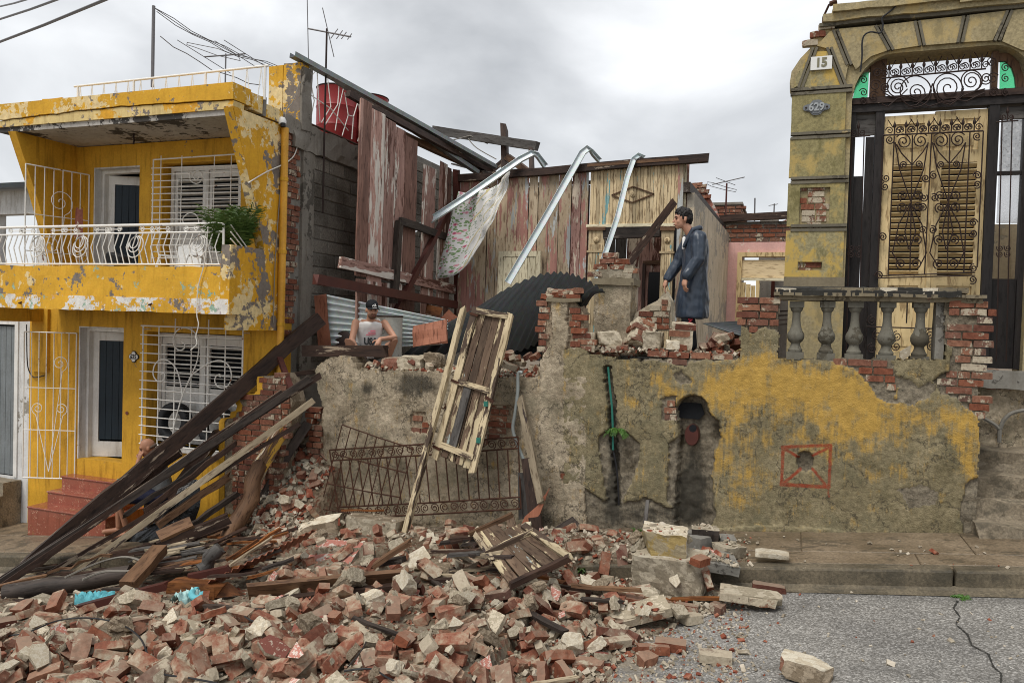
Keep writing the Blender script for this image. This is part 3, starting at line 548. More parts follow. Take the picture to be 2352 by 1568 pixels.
mb = MB(); mb.box2((-10.7, YB + .1, 4.835), (XS - .3, 11.2, 4.95)); part('roof_slab', mb, M['conc'], YH)
for x0, x1 in ((-7.10, -6.87), (-6.86, -6.57)):
    mb = rough_box(MB(), (x0, 9.12, 5.0), (x1, 9.30, 5.80 + .02 * (x1 > -6.6)), seed=int(-x0 * 10)); part('roof_pier', mb, M['yel_par'], YH)
mb = rough_box(MB(), (-6.575, 9.13, 4.9), (-6.53, 9.34, 5.76), j=.015); part('roof_pier_edge', mb, M['conc'], YH)
mb = rough_box(MB(), (-10.1, 8.0, 5.0), (-9.72, 8.2, 5.24), seed=2); part('roof_pier', mb, M['yel_par'], YH)
# roof railing: pipe with zigzag rods
RY = 8.1; a, b = PY(171, 199, RY), PY(617, 151, RY); a2 = V((a.x, a.y, a.z)); rr = MB(); rr.tube([a2, b], .016, 8); rail = part('roof_rail', rr, M['wiron'], YH, 1)
n = 15
segs = []
for i in range(n):
    t = (i + .5) / n; p = a2.lerp(b, t); zb = 5.0; segs.append([p, V((p.x - .05, p.y, zb))]); segs.append([p, V((p.x + .05, p.y, zb))])
bars(rail, M['wiron'], segs, .006, 'zigzag_rod')
for t in (.02, .33, .70, .985):
    p = a2.lerp(b, t); mb = MB(); mb.tube([p, V((p.x, p.y, 5.0))], .016, 6); part('rail_post', mb, M['wiron'], rail, 1)
# downpipe with lamp holder
mb = MB(); p0, p1 = V((XS + .05, YF - .03, 4.82)), V((XS + .05, YF - .03, .9)); mb.tube([p0, p0.lerp(p1, .5), p1], .05, 12); part('downpipe', mb, peel('yellow_downpipe', (0.68, 0.35, 0.04), [((0.10, 0.03, 0.015), 1.6, .66, 3, .3)], rough=.4, bump=.05), YH, 1)
for t in (.17, .42, .67):
    mb = MB(); q = p0.lerp(p1, t); mb.tube([q, q + V((0, 0, -.05))], .058, 12); part('pipe_collar', mb, M['yel'], YH, 1)
mb = MB(); mb.lathe((XS + .02, YF - .06, 4.86), [(.0, .10), (.04, .095), (.06, .05), (.055, .0), (.0, -.01)], 12); part('lamp_holder', mb, M['enamel'], YH, 1)
mb = MB(); mb.lathe((XS + .06, YF - .09, 4.82), [(.0, .06), (.035, .05), (.035, .0), (.0, -.01)], 10); part('lamp_socket', mb, M['blackink'], YH, 1)
# balcony railing
RYB = 7.86; rz1, rz2, rz0 = 3.42, PY(200, 537, RYB).z, 2.905; rx0, rx1 = -10.75, PY(514, 512, RYB).x
mb = MB(); mb.tube([(rx0, RYB, rz1), (rx1, RYB, rz1)], .019, 8); brl = part('balcony_railing', mb, M['wiron'], YH, 1)
bars(brl, M['wiron'], [[(rx0, RYB, rz2), (rx1, RYB, rz2)], [(rx0, RYB, rz0), (rx1, RYB, rz0)]], .013, 'rail')
bars(brl, M['wiron'], [[(rx1, RYB, rz1 + .02), (rx1, RYB, 2.87)]], .017, 'rail_post')
x = rx0 + .05; segs = []
while x < rx1 - .04: segs.append([(x + .035, RYB, rz2), (x - .02, RYB - .02, (rz2 + rz0) / 2 + .02), (x + .03, RYB, rz0)]); x += .104
bars(brl, M['wiron'], segs, .0085)
AX, AZ = V((1, 0, 0)), V((0, 0, 1))
segs = []
for u in (-60, 88, 186, 312, 458):
    c = PY(u, 563, RYB - .03)
    for k, (rad, off) in enumerate(((.075, (-.02, .035)), (.105, (-.01, .012)), (.14, (.0, -.022)))):
        cc = c + V((off[0], -.01, off[1])); segs.append([cc + AX * rad * cos(tau * i / 28) * .93 + AZ * rad * sin(tau * i / 28) + AX * rad * .3 * sin(tau * i / 28) for i in range(29)])
bars(brl, M['wiron'], segs, .007, 'ring')
segs = []
for u in (-75, 37, 65, 134, 163, 235, 264, 339, 375, 440, 480):
    c1 = PY(u - 12, 526, RYB); c2 = PY(u + 11, 526, RYB); c1.z = c2.z = (rz1 + rz2) / 2
    sgn = 1 if int(u) % 2 else -1; R_ = .043
    s1 = spiral(c1, AX, AZ * sgn, .01, R_, 1.5, 0, 16); s2 = spiral(c2, -AX, -AZ * sgn, .01, R_, 1.5, 0, 16)
    segs.append(s1 + s2[::-1])
bars(brl, M['wiron'], segs, .0065, 'scroll')
# sloping side bars between the railing post and the fin
segs = []
for i in range(7):
    z = 3.40 - i * .085; segs.append([(XS - .05, RYB, z), (XS - .05, RYB + .62, z - .5 + i * .045)])
bars(brl, M['wiron'], segs, .009, 'side_bar')
# ---- doors and windows
def shutter_window(x0, x1, z0, z1, y, parent, open_z0, mid=None):
    """white timber window: frame, two leaves of louvres, open slats above open_z0"""
    mb = MB(); t = .055
    mb.box2((x0, y, z0), (x0 + t, y + .08, z1)); mb.box2((x1 - t, y, z0), (x1, y + .08, z1)); mb.box2((x0 + t, y, z1 - t), (x1 - t, y + .08, z1)); mb.box2((x0 + t, y, z0), (x1 - t, y + .08, z0 + t)); cx = (x0 + x1) / 2; mb.box2((cx - .03, y, z0 + t), (cx + .03, y + .08, z1 - t))
    w = part('window', mb, M['white'], parent)
    for a_, b_ in ((x0 + t, cx - .03), (cx + .03, x1 - t)):
        mb = MB(); s_ = .05; aa, bb = a_ + .006, b_ - .006; za, zb = z0 + t + .004, z1 - t - .004
        for q in ((aa, aa + s_, za, zb), (bb - s_, bb, za, zb), (aa + s_, bb - s_, zb - .1, zb), (aa + s_, bb - s_, za, za + .07)): mb.box2((q[0], y + .02, q[2]), (q[1], y + .06, q[3]))
        part('shutter_leaf', mb, M['white'], w)
        z = za + .09
        while z < zb - .11:
            mb = MB(); op = z > open_z0; ang = radians(12 if op else 76); Rm = Matrix.Rotation(-ang, 3, 'X')
            mb.box(((aa + bb) / 2, y + .045, z + .02), (bb - aa - 2 * s_ - .004, .07, .008), Rm); part('slat', mb, M['white'], w); z += .062
    return w
shutter_window(wx0 + .02, wx1 - .02, wz0 + .03, wz1 - .02, YF + .2, YH, PY(430, 895, YF + .2).z)
shutter_window(uw0 + .05, uw1 - .05, 2.78, PY(450, 372, YF).z - .04, YF + .12, YH, PY(450, 515, YF + .2).z)
mb = MB(); mb.box2((wx0 - .03, YF - .05, wz0 - .06), (wx1 + .03, YF + .2, wz0)); part('window_sill', mb, M['white'], YH)
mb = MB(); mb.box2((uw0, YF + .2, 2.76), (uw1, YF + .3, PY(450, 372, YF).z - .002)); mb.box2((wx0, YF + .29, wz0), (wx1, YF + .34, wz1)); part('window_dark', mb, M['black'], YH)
def door_set(x0, x1, z0, z1, y, mat, parent, ajar=0.0):
    mb = MB(); t = .07
    mb.box2((x0, y + .12, z0), (x0 + t, y + .22, z1)); mb.box2((x1 - t * .4, y + .12, z0), (x1, y + .22, z1)); mb.box2((x0 + t, y + .12, z1 - t), (x1 - t * .4, y + .22, z1)); d = part('door_frame', mb, M['white'], parent)
    mb = MB(); mb.box2((x0 + .001, y - .004, z0), (x0 + .022, y + .12, z1)); mb.box2((x0 + .022, y - .004, z1 - .02), (x1, y + .118, z1 - .001)); part('white_reveal', mb, M['whitewall'], parent)
    Rm = Matrix.Rotation(ajar, 3, 'Z'); h = V((x0 + t, y + .2, 0)); w = x1 - x0 - t * 1.4
    lf = MB(); pan = MB()
    for q in ((0, .09, 0, 1), (w - .09, w, 0, 1), (.09, w - .09, 0, .12), (.09, w - .09, .93, 1)):
        za, zb = z0 + .01 + (z1 - z0 - t - .02) * q[2], z0 + .01 + (z1 - z0 - t - .02) * q[3]; lf.box(h + Rm @ V(((q[0] + q[1]) / 2, .02, 0)) + V((0, 0, (za + zb) / 2)), (q[1] - q[0], .04, zb - za), Rm)
    k = 6
    lfo = part('door', lf, M['white'], parent)
    for i in range(k):
        mb = MB(); ww = (w - .18) / k; mb.box(h + Rm @ V((.09 + ww * (i + .5), .024, 0)) + V((0, 0, z0 + (z1 - z0) * .53)), (ww - .006, .02, (z1 - z0) * .79), Rm); part('door_board', mb, mat, lfo)
    return lfo
door_set(du0, du1, 0.0, 2.03, YF, M['bluedoor'], YH, radians(20)); door_set(ud0, ud1, uz0, PY(270, 383, YF).z, YF, M['bluedoor'], YH, radians(26))
# ---- ground-floor window cage
GY = YF - .13; gx0, gx1, gz0, gz1 = PY(327, 880, GY).x, PY(556, 880, GY).x, PY(440, 1030, GY).z, PY(440, 752, GY).z
mb = MB(); g = .012
for p_, q_ in (((gx0, GY, gz0), (gx0, GY, gz1)), ((gx1, GY, gz0), (gx1, GY, gz1)), ((gx0 - .04, GY, gz1), (gx1 + .02, GY, gz1)), ((gx0 - .04, GY, gz0), (gx1, GY, gz0))): mb.tube([p_, q_], g, 6)
cage = part('window_grille', mb, M['wiron'], YH, 1)
bars(cage, M['wiron'], [[(gx0 - .04, GY - .01, gz0 + (gz1 - gz0) * i / 13), (gx1 + .01, GY - .01, gz0 + (gz1 - gz0) * i / 13)] for i in range(1, 13)], .0085)
bars(cage, M['wiron'], [[(gx0 + (gx1 - gx0) * i / 6, GY, gz0 - (.1 if i == 2 else 0)), (gx0 + (gx1 - gx0) * i / 6, GY, gz1 + (.12 if i in (2, 4) else 0))] for i in range(1, 6)], .009)
bars(cage, M['wiron'], [[(x_, GY, z_), (x_, YF + .01, z_)] for x_ in (gx0, gx1) for z_ in (gz0 + .05, gz1 - .05)], .009, 'fixing')
def img_curve(pts, y): return [PY(u, v, y) for u, v in pts]
def smooth_pts(pts, k=6):
    out = []; n = len(pts)
    for i in range(n - 1):
        p0, p1, p2, p3 = pts[max(0, i - 1)], pts[i], pts[i + 1], pts[min(n - 1, i + 2)]
        for j in range(k):
            t = j / k; out.append(.5 * ((2 * p1) + (p2 - p0) * t + (2 * p0 - 5 * p1 + 4 * p2 - p3) * t * t + (3 * p1 - p0 - 3 * p2 + p3) * t ** 3))
    out.append(pts[-1]); return out
c5 = lambda x_, y_: (291.7 + x_ * .2233, 700 + y_ * .2233)
sc = [[(560, 385), (590, 400), (585, 450), (540, 465), (490, 430), (475, 350), (510, 270), (580, 237), (660, 255), (720, 320), (740, 420), (725, 560), (690, 660), (640, 770), (570, 930), (520, 1100), (480, 1260), (475, 1400), (500, 1460)],
      [(350, 715), (380, 700), (388, 740), (365, 780), (310, 780), (270, 720), (280, 630), (330, 570), (400, 565), (470, 610), (520, 690), (548, 800), (565, 900), (570, 940)],
      [(960, 745), (955, 715), (920, 730), (903, 780), (930, 835), (980, 853), (1040, 830), (1075, 740), (1055, 640), (1000, 585), (930, 572), (840, 600), (760, 650), (690, 700), (640, 760)]]
bars(cage, M['wiron'], [smooth_pts(img_curve([c5(*p) for p in s_], GY - .025), 4) for s_ in sc], .0095, 'scroll')
# upper window cage (slimmer, sagging bars)
UY = YF - .1; c1 = lambda x_, y_: (x_ * .409, 116.7 + y_ * .409)
mb = MB(); mb.tube(img_curve([c1(860, 612), c1(1340, 580)], UY), .010, 6); mb.tube(img_curve([c1(862, 612), c1(850, 1190)], UY), .010, 6); ucage = part('window_grille', mb, M['wiron'], YH, 1)
segs = []
for i in range(15):
    yy = 660 + 36 * i; segs.append(img_curve([c1(850, yy), c1(1350, yy - 18 + i * 1.6)], UY))
for xx in (905, 1022, 1205, 1300): segs.append(img_curve([c1(xx, 590), c1(xx - 14, 1190)], UY))
bars(ucage, M['wiron'], segs, .0075)
bars(ucage, M['wiron'], [img_curve([(u, v) for u, v in [(c1(1105, 705)[0] + q * 18 * cos(a_), c1(1105, 705)[1] + q * 20 * sin(a_)) for q, a_ in [(.25 + .75 * i / 24, i / 24 * tau * 1.6) for i in range(25)]]], UY - .02), smooth_pts(img_curve([c1(1100, 1010), c1(1060, 1000), c1(1025, 950), c1(1060, 912), c1(1105, 925), c1(1120, 980)], UY - .02), 5)], .007, 'scroll')
# security gates standing open
def gate(hx, z0, z1, w, ang, n, parent, scrolls):
    d = V((cos(ang), sin(ang), 0)); o_ = V((hx, YF - .02, 0)); f = lambda s, z: o_ + d * s + V((0, 0, z)); mb = MB()
    for a_, b_ in ((f(0, z0), f(0, z1)), (f(w, z0), f(w, z1)), (f(0, z1), f(w, z1)), (f(0, z0), f(w, z0))): mb.tube([a_, b_], .010, 6)
    g_ = part('gate', mb, M['wiron'], parent, 1)
    bars(g_, M['wiron'], [[f(w * i / n, z0), f(w * i / n, z1)] for i in range(1, n)] + [[f(0, z0 + (z1 - z0) * k), f(w, z0 + (z1 - z0) * k)] for k in (.33, .62)], .007)
    segs = []
    for s_, z_, r_, dirn in scrolls: segs.append(spiral(f(s_, z_), d * dirn, AZ, .015, r_, 1.7, 0, 24) + [f(w * .5, z0 + .1)])
    bars(g_, M['wiron'], segs, .006, 'scroll')
gate(du0 - .03, -.32, 1.92, .80, radians(200), 7, YH, [(.25, 1.45, .13, 1), (.22, .75, .10, 1), (.58, .75, .10, -1)])
gate(ud0 - .08, 2.5, 4.32, .90, radians(258), 7, YH, [(.42, 3.85, .2, 1), (.55, 3.2, .17, -1), (.12, 3.1, .12, 1)])
# steps up to the street door, red marbled tile
for i, (ul, ur, vt) in enumerate(((196, 276, 1064), (139, 272, 1092), (106, 262, 1127), (61, 242, 1162))):
    y0 = YF + .05 - .26 * i; zt = PY(ul, vt, y0).z; x0 = PY(ul, vt, y0).x; x1 = PY(ur, vt, y0).x
    mb = MB(); mb.box2((x0 + .012, y0 + .015, zt - .7), (x1 - .012, YF + .1 if i == 0 else YF - .004 * i, zt - .025)); s_ = part('step', mb, M['tile_red' if i == 0 else 'tile'], YH)
    mb = MB(); mb.box2((x0, y0, zt - .025), (x1, YF + .12 if i == 0 else YF - .004 * i - .002, zt)); bevel(part('step_tread', mb, M['tile'], s_), .01, 2)
# house number
def plaque(parent, c, w, h, mat_plate, mat_edge, name='number_plate', d=-.014, n=V((0, -1, 0))):
    pts = []
    for i in range(48):
        a_ = tau * i / 48; k = 1 + .10 * cos(4 * a_) - .05 * cos(8 * a_); pts.append(V((cos(a_) ** 3 * .25 + cos(a_) * .8, 0, sin(a_) * .85 + .15 * sin(a_) ** 3)) * k)
    mb = MB(); mb.prism([V(c) + V((p.x * w / 2, 0, p.z * h / 2)) for p in pts], (0, .012, 0)); pl = part(name, mb, mat_edge, parent)
    mb = MB(); mb.prism([V(c) + V((p.x * w / 2 * .86, -.006, p.z * h / 2 * .84)) for p in pts], (0, .0055, 0)); part('plate_face', mb, mat_plate, pl); return pl
def text(parent, s, c, size, mat, rot=(pi / 2, 0, 0), ext=.003, name='lettering', bold=0.0, sx=1.0, shear=0.0):
    cu = bpy.data.curves.new(name, 'FONT'); cu.body = s; cu.size = size; cu.align_x = 'CENTER'; cu.align_y = 'CENTER'; cu.extrude = ext; cu.offset = bold; cu.resolution_u = 3; cu.shear = shear
    t = bpy.data.objects.new(name, cu); COL.objects.link(t); bpy.context.view_layer.update()
    me = bpy.data.meshes.new_from_object(t.evaluated_get(bpy.context.evaluated_depsgraph_get())); bpy.data.objects.remove(t); me.name = name
    me.materials.clear(); me.materials.append(mat); o = bpy.data.objects.new(name, me); COL.objects.link(o); o.parent = parent; o.location = V(c) - ORG[parent]; o.rotation_euler = rot; o.scale = (sx, 1, 1); return o
c = PY(307, 819, YF - .016); pl = plaque(YH, c, .17, .165, M['enamel'], M['blackink']); text(pl, '625', c + V((0, -.0075, -.002)), .095, M['blackink'], bold=.002, sx=.82)
# soffit ring and old fittings
mb = MB(); p = PY(307, 312, 8.3); p.z = 4.765; mb.tube([p, p + V((0, 0, -.06)), p + V((.01, 0, -.11)), p + V((-.005, 0, -.16))], .012, 6); part('ceiling_hook', mb, M['iron'], YH, 1)
for u, v in ((48, 697), (346, 701)):
    mb = MB(); p = PY(u, v, YB - .004); mb.tube([p + V((0, .03, 0)), p + V((0, -.03, .005)), p + V((.05, -.03, .02))], .012, 6); part('drain_stub', mb, M['rust'], YH, 1)
mb = MB(); p = PY(292, 948, YF - .002); mb.lathe(p, [(.0, -.004), (.02, 0), (.028, .008), (.0, .01)], 10, Matrix.Rotation(pi / 2, 3, 'X')); part('broken_bell_push', mb, M['rub_maroon'], YH)
# loose white cable hanging down the front and the one looping from the lamp
mb = MB(); mb.tube(smooth_pts(img_curve([(478, 520), (470, 600), (455, 660), (452, 720), (456, 745), (450, 772), (452, 790), (438, 804)], YB - .03), 4), .0075, 5); part('loose_cable', mb, M['cable_white'], YH, 1)
mb = MB(); mb.tube(smooth_pts([PX(690, 300, XS + .03), PX(678, 352, XS + .03), PX(655, 375, XS + .03), PX(612, 395, XS + .03), PX(570, 420, XS + .03)], 5), .008, 5); part('loose_cable', mb, M['cable_white'], YH, 1)
mb = MB(); mb.tube(smooth_pts([PX(688, 190, XS + .05), PX(672, 235, XS + .05), PX(655, 268, XS + .03), PX(645, 420, XS + .02), PX(632, 600, XS + .02), PX(628, 740, XS + .02)], 5), .007, 5); part('loose_cable', mb, M['cable_dull'], YH, 1)
mb = MB(); mb.tube(smooth_pts(img_curve([(61, 745), (62, 820), (66, 850), (78, 866), (102, 862)], YF - .03), 5), .009, 5); part('loose_cable', mb, M['cable'], YH, 1)
mb = MB(); mb.box2((PY(72, 800, YF - .05).x, YF - .05, PY(72, 852, YF).z), (PY(108, 800, YF - .05).x, YF, 2.28)); part('wall_pier', mb, M['yel'], YH)
# ---- tyres stored behind the cage
def tyre(c, R_, w, label):
    prof = [(R_ * .62, -w * .40), (R_ * .70, -w * .5), (R_ * .90, -w * .52), (R_ * .985, -w * .40), (R_, -w * .15), (R_, w * .15), (R_ * .985, w * .40), (R_ * .90, w * .52), (R_ * .70, w * .5), (R_ * .62, w * .40)]
    mb = MB(); mb.lathe(c, prof + [prof[0]], 40, Matrix.Rotation(pi / 2 - .12, 3, 'X'), caps=False)
    t = thing('tyre', label, 'tyre', V(c) - V((0, 0, R_)), 'tyres behind the window bars'); tp = part('casing', mb, M['rubber'], t, 1)
    tr = MB()
    for i in range(40):
        a_ = tau * i / 40; Rm = Matrix.Rotation(pi / 2 - .12, 3, 'X') @ Matrix.Rotation(a_, 3, 'Z'); tr.box(V(c) + Rm @ V((R_ + .002, 0, 0)), (.012, .03, w * .8), Rm)
    part('tread', tr, M['rubber'], t)
tz = wz0 + .27
tyre((PY(396, 970, YF - .02).x, YF + .02, PY(396, 970, YF - .02).z), .275, .15, 'bare black tyre standing whole in the barred window, nearer the door')
tyre((PY(491, 978, YF - .02).x, YF + .02, PY(491, 978, YF - .02).z), .275, .15, 'bare black tyre in the barred window, half hidden by the fallen beam')
# ---- white neighbour at the left edge
NB = thing('house', 'white house with grey plank door at the left edge', 'house', (-12.2, 8.8, -1.3))
nd0, nd1 = PY(-40, 900, YF).x, PY(41, 900, YF).x
mb = wall_grid(MB(), -15.5, XL - .005, -1.8, 2.25, YF + .01, YF + .3, [(nd0, nd1, -.42, 2.02)]); part('wall', mb, M['whitewall'], NB)
mb = MB(); mb.box2((nd0, YF + .05, -.42), (nd1 - .07, YF + .12, 2.02)); nd = part('door', mb, M['black'], NB)
for i in range(6):
    w_ = (nd1 - nd0 - .08) / 6; mb = MB(); mb.box2((nd0 + w_ * i + .004, YF + .035, -.40), (nd0 + w_ * (i + 1) - .004, YF + .049, 1.98)); part('door_board', mb, M['greydoor'], nd)
mb = MB(); mb.box2((nd1 - .075, YF - .01, -.42), (nd1 - .001, YF + .06, 2.08)); mb.box2((nd0 - .1, YF - .01, 2.01), (nd1 - .076, YF + .06, 2.09)); part('door_frame', mb, M['white'], NB)
for i in range(3):
    mb = rough_box(MB(), (nd0 - .3, YF - .3 * (i + 1), -1.6), (nd1 + .1 - .002 * i, YF - .3 * i, -.45 - .2 * i), seed=i); part('step', mb, M['step_stone'], NB)
mb = MB(); mb.box2((-15.5, YF + .0, 2.26), (XL - .01, YF + .5, 2.34)); part('roof_edge', mb, M['wood_black'], NB)
mb = wall_grid(MB(), -16, -11.2, 2.35, 4.3, 9.6, 9.8, [(-13.2, -12.2, 2.7, 3.9)]); part('upper_wall', mb, M['whitewall'], NB)
mb = MB(); mb.prism([(-16, 9.3, 4.3), (-10.9, 9.3, 4.3), (-10.9, 9.3, 4.38), (-16, 9.3, 4.38)], (0, .8, .1)); part('roof', mb, M['corr_dark'], NB)
# ================================================================== helpers for pieces of timber and masonry
def frame_along(p0, p1, up):
    d = (V(p1) - V(p0)).normalized(); up = V(up)
    if abs(d.dot(up.normalized())) > .97: up = V((0.2, 1, 0.1))
    a = up.cross(d).normalized(); b = d.cross(a).normalized()
    return Matrix((d, a, b)).transposed()
def lumber(name, p0, p1, w, h, mat, parent=None, up=(0, 0, 1), n=4, warp=.006, jag=.02, label=None, cat=None, group=None, w1=None, seed=None, rnd=0):
    """one plank or beam as its own object, its local x along the grain"""
    p0, p1 = V(p0), V(p1); L_ = (p1 - p0).length; R3 = frame_along(p0, p1, up); mid = (p0 + p1) / 2; r = random.Random(seed if seed is not None else hash((round(p0.x, 3), round(p1.z, 3), round(w, 3))) & 0xffff)
    mb = MB()
    if rnd:
        pts = [V((-L_ / 2 + L_ * i / n, r.uniform(-warp, warp) * 2, r.uniform(-warp, warp) * 2)) for i in range(n + 1)]; mb.tube(pts, [w / 2 * r.uniform(.9, 1.06) for _ in pts], rnd)
        for q in mb.v: q += V((r.uniform(-jag, jag) if abs(abs(q.x) - L_ / 2) < .01 else 0, 0, 0))
    else: mb.beam((-L_ / 2, 0, 0), (L_ / 2, 0, 0), w, h, (0, 0, 1), jag, r, n, warp, w1)
    o = bpy.data.objects.new(name, mb.mesh(name, mat, (0, 0, 0), 0.9 if rnd else None)); COL.objects.link(o); o['grain'] = GRAINX
    o.rotation_euler = R3.to_euler()
    if parent: o.parent = parent; o.location = mid - ORG[parent]; ORG[o] = ORG[parent]
    else: o.location = mid; ORG[o] = mid; tag(o, label, cat, group)
    return o
_bm = {}
def brick_mesh(kind, mat, size=(.235, .115, .068)):
    """a few worn brick shapes, shared by every brick of that kind"""
    key = (kind, mat, size)
    if key in _bm: return _bm[key]
    r = random.Random(kind * 13 + 5); mb = MB(); L_, W_, H_ = size; nx, ny, nz = 3, 2, 1
    if kind >= 6: L_ *= r.uniform(.45, .7)
    def f(a, b, c):
        p = V((a * L_ / 2, b * W_ / 2, c * H_ / 2)); e = sum(abs(q) > .99 for q in (a, b, c))
        k = 1 - (.0 if e < 2 else .035 * (e - 1)); p = V((p.x * (1 - .012 * (e > 1)), p.y * k, p.z * k)); return p + V((r.uniform(-1, 1), r.uniform(-1, 1), r.uniform(-1, 1))) * (.003 + .004 * (kind > 2))
    idx = {}
    vs = []
    for i in range(nx + 1):
        for j in range(ny + 1):
            for k in range(nz + 1):
                if 0 < i < nx and 0 < j < ny and 0 < k < nz: continue
                a, b, c = 2 * i / nx - 1, 2 * j / ny - 1, 2 * k / nz - 1; p = f(a, b, c)
                if kind >= 3 and i == nx: p.x -= r.uniform(0, .03 + .05 * (kind >= 6))
                if kind in (4, 7) and i == nx and j == ny: p += V((-.035, -.03, 0))
                idx[i, j, k] = len(vs); vs.append(p)
    fs = []
    for i in range(nx):
        for j in range(ny): fs += [(idx[i, j, nz], idx[i + 1, j, nz], idx[i + 1, j + 1, nz], idx[i, j + 1, nz]), (idx[i, j, 0], idx[i, j + 1, 0], idx[i + 1, j + 1, 0], idx[i + 1, j, 0])]
    for i in range(nx):
        for k in range(nz): fs += [(idx[i, 0, k], idx[i + 1, 0, k], idx[i + 1, 0, k + 1], idx[i, 0, k + 1]), (idx[i, ny, k], idx[i, ny, k + 1], idx[i + 1, ny, k + 1], idx[i + 1, ny, k])]
    for j in range(ny):
        for k in range(nz): fs += [(idx[0, j, k], idx[0, j, k + 1], idx[0, j + 1, k + 1], idx[0, j + 1, k]), (idx[nx, j, k], idx[nx, j + 1, k], idx[nx, j + 1, k + 1], idx[nx, j, k + 1])]
    mb.add(vs, fs); _bm[key] = mb.mesh('brick', M[mat]); return _bm[key]
def put_brick(parent, c, mat='brick', rotz=0.0, rot=None, kind=None, sx=1.0, size=(.235, .115, .068), name='brick'):
    k = rng.randrange(0, 3) if kind is None else kind
    o = bpy.data.objects.new(name, brick_mesh(k, mat, size)); COL.objects.link(o); o.parent = parent; o.location = V(c) - ORG[parent]
    o.rotation_euler = rot if rot is not None else (rng.uniform(-.02, .02), rng.uniform(-.012, .012), rotz + rng.uniform(-.03, .03)); o.scale = (sx, 1, 1); return o
def inpoly(poly, u, v):
    c = False; n = len(poly); j = n - 1
    for i in range(n):
        (a, b), (d, e) = poly[i], poly[j]
        if (b > v) != (e > v) and u < (d - a) * (v - b) / (e - b) + a: c = not c
        j = i
    return c
def uv_of(p):
    q = V(p) - CAM; w = q.dot(FW); return 1176 + FPX * q.dot(RT) / w, 784 - FPX * q.dot(UP) / w
def brick_fill(parent, poly, y, mat='brick', L_=.235, C=.079, proud=.012, x_off=0.0, z_off=0.0, miss=.04, axis='y', xfix=None):
    """courses of single bricks laid in the region whose outline in the photograph is poly"""
    us = [p[0] for p in poly]; vs = [p[1] for p in poly]
    P_ = (lambda u, v: PY(u, v, y)) if axis == 'y' else (lambda u, v: PX(u, v, xfix))
    cs = [P_(u, v) for u, v in poly]; g = 0 if axis == 'y' else 1
    a0, a1, z0, z1 = min(c[g] for c in cs), max(c[g] for c in cs), min(c.z for c in cs), max(c.z for c in cs); row = math.floor((z0 - z_off) / C); n = 0
    while row * C + z_off < z1 + C:
        z = row * C + z_off; a = math.floor((a0 - x_off) / (L_ + .012)) * (L_ + .012) + x_off + (row % 2) * (L_ + .012) * .5 - .3
        while a < a1 + .3:
            head = rng.random() < .18; w = L_ * (.5 if head else 1); w -= rng.uniform(0, .02); c = a + w / 2
            e = 4; js = rng.uniform(-e, e); ok = []
            for k in range(6):
                cc = a + w * k / 5; p = V((cc, y, z)) if axis == 'y' else V((xfix, cc, z)); uu, vv = uv_of(p)
                if inpoly(poly, uu + js * .5, vv + js): ok.append(cc)
            if ok and max(ok) - min(ok) > .06 and rng.random() > miss:
                c = (min(ok) + max(ok)) / 2; ww = max(ok) - min(ok)
                if axis == 'y': put_brick(parent, (c, y - proud + .055 + rng.uniform(-.006, .006), z), mat, sx=ww / .235)
                else: put_brick(parent, (xfix + proud - .055 + rng.uniform(-.006, .006), c, z), mat, pi / 2, sx=ww / .235)
                n += 1
            a += w + .013
        row += 1
    return n
# ================================================================== side wall of the yellow house: bricks, column, blocks
mb = MB(); mb.box2((XS - .2, YF + .03, -.6), (XS - .012, 15.5, 4.62)); SW = part('side_wall', mb, M['mortar'], YH)
brick_fill(SW, [(657, 285), (690, 300), (688, 520), (678, 760), (640, 830), (640, 600), (655, 400)], None, 'brick_grey', axis='x', xfix=XS, proud=.012, L_=.2)
mb = rough_box(MB(), (XS - .1, 9.23, 1.2), (XS + .035, 9.5, 4.62), j=.008); part('column', mb, M['conc'], YH)
mb = rough_box(MB(), (XS - .15, 9.0, 4.622), (XS + .05, 11.6, 5.0), j=.02, seed=5); part('ring_beam', mb, M['conc'], YH)
mb = MB(); mb.box2((XS - .2, 11.62, 4.63), (XS - .012, 15.5, 5.3)); part('upper_side_wall', mb, M['mortar'], YH)
row = 0; z = 1.62
while z < 5.2:
    y = (9.53 if z < 4.45 else 11.73) - (.2 if row % 2 else 0)
    while y < 14.4:
        y0 = max(y, 9.515 if z < 4.45 else 11.61); y1 = y + .385
        if y1 - y0 > .08:
            mb = MB(); mb.box2((XS - .1, y0, z), (XS + .006 + rng.uniform(-.005, .006), y1, z + .182)); bevel(part('cement_block', mb, M['block'], SW), .008)
        y += .4
    z += .2; row += 1
# broken stepped end of the fallen front wall, yellow on its return
ST = thing('wall_stump', 'broken stepped brick wall end with yellow moulded edge beside the yellow house', 'wall', (-7.0, 8.5, -.6))
def c5p(x_, y_, y): return PY(*c5(x_, y_), y)
prof = [c5p(*q, 8.45) for q in ((950, 2150), (950, 1200), (975, 1165), (1060, 1155), (1075, 1100), (1125, 1085), (1140, 1040), (1105, 985), (1105, 935), (1150, 920), (1310, 915), (1345, 880), (1340, 770), (1350, 735), (1480, 735), (1620, 700), (1700, 1000), (1600, 1400), (1500, 2150))]
mb = MB(); mb.prism(prof, (0, .3, 0)); part('core', mb, M['rub_brown'], ST)
e = prof[:14]; mb = MB()
mb.prism(e + [p + V((.09, 0, 0)) for p in reversed(e)], (0, .28, 0)); 
for q in mb.v: q.y -= .012
part('yellow_moulding', mb, M['yel'], ST)
brick_fill(ST, [c5(*q) for q in ((1080, 1150), (1180, 1090), (1170, 940), (1370, 910), (1360, 750), (1480, 740), (1640, 720), (1700, 1000), (1640, 1500), (1560, 2100), (1080, 2100))], 8.45, 'brick_grey', proud=.02, L_=.22)

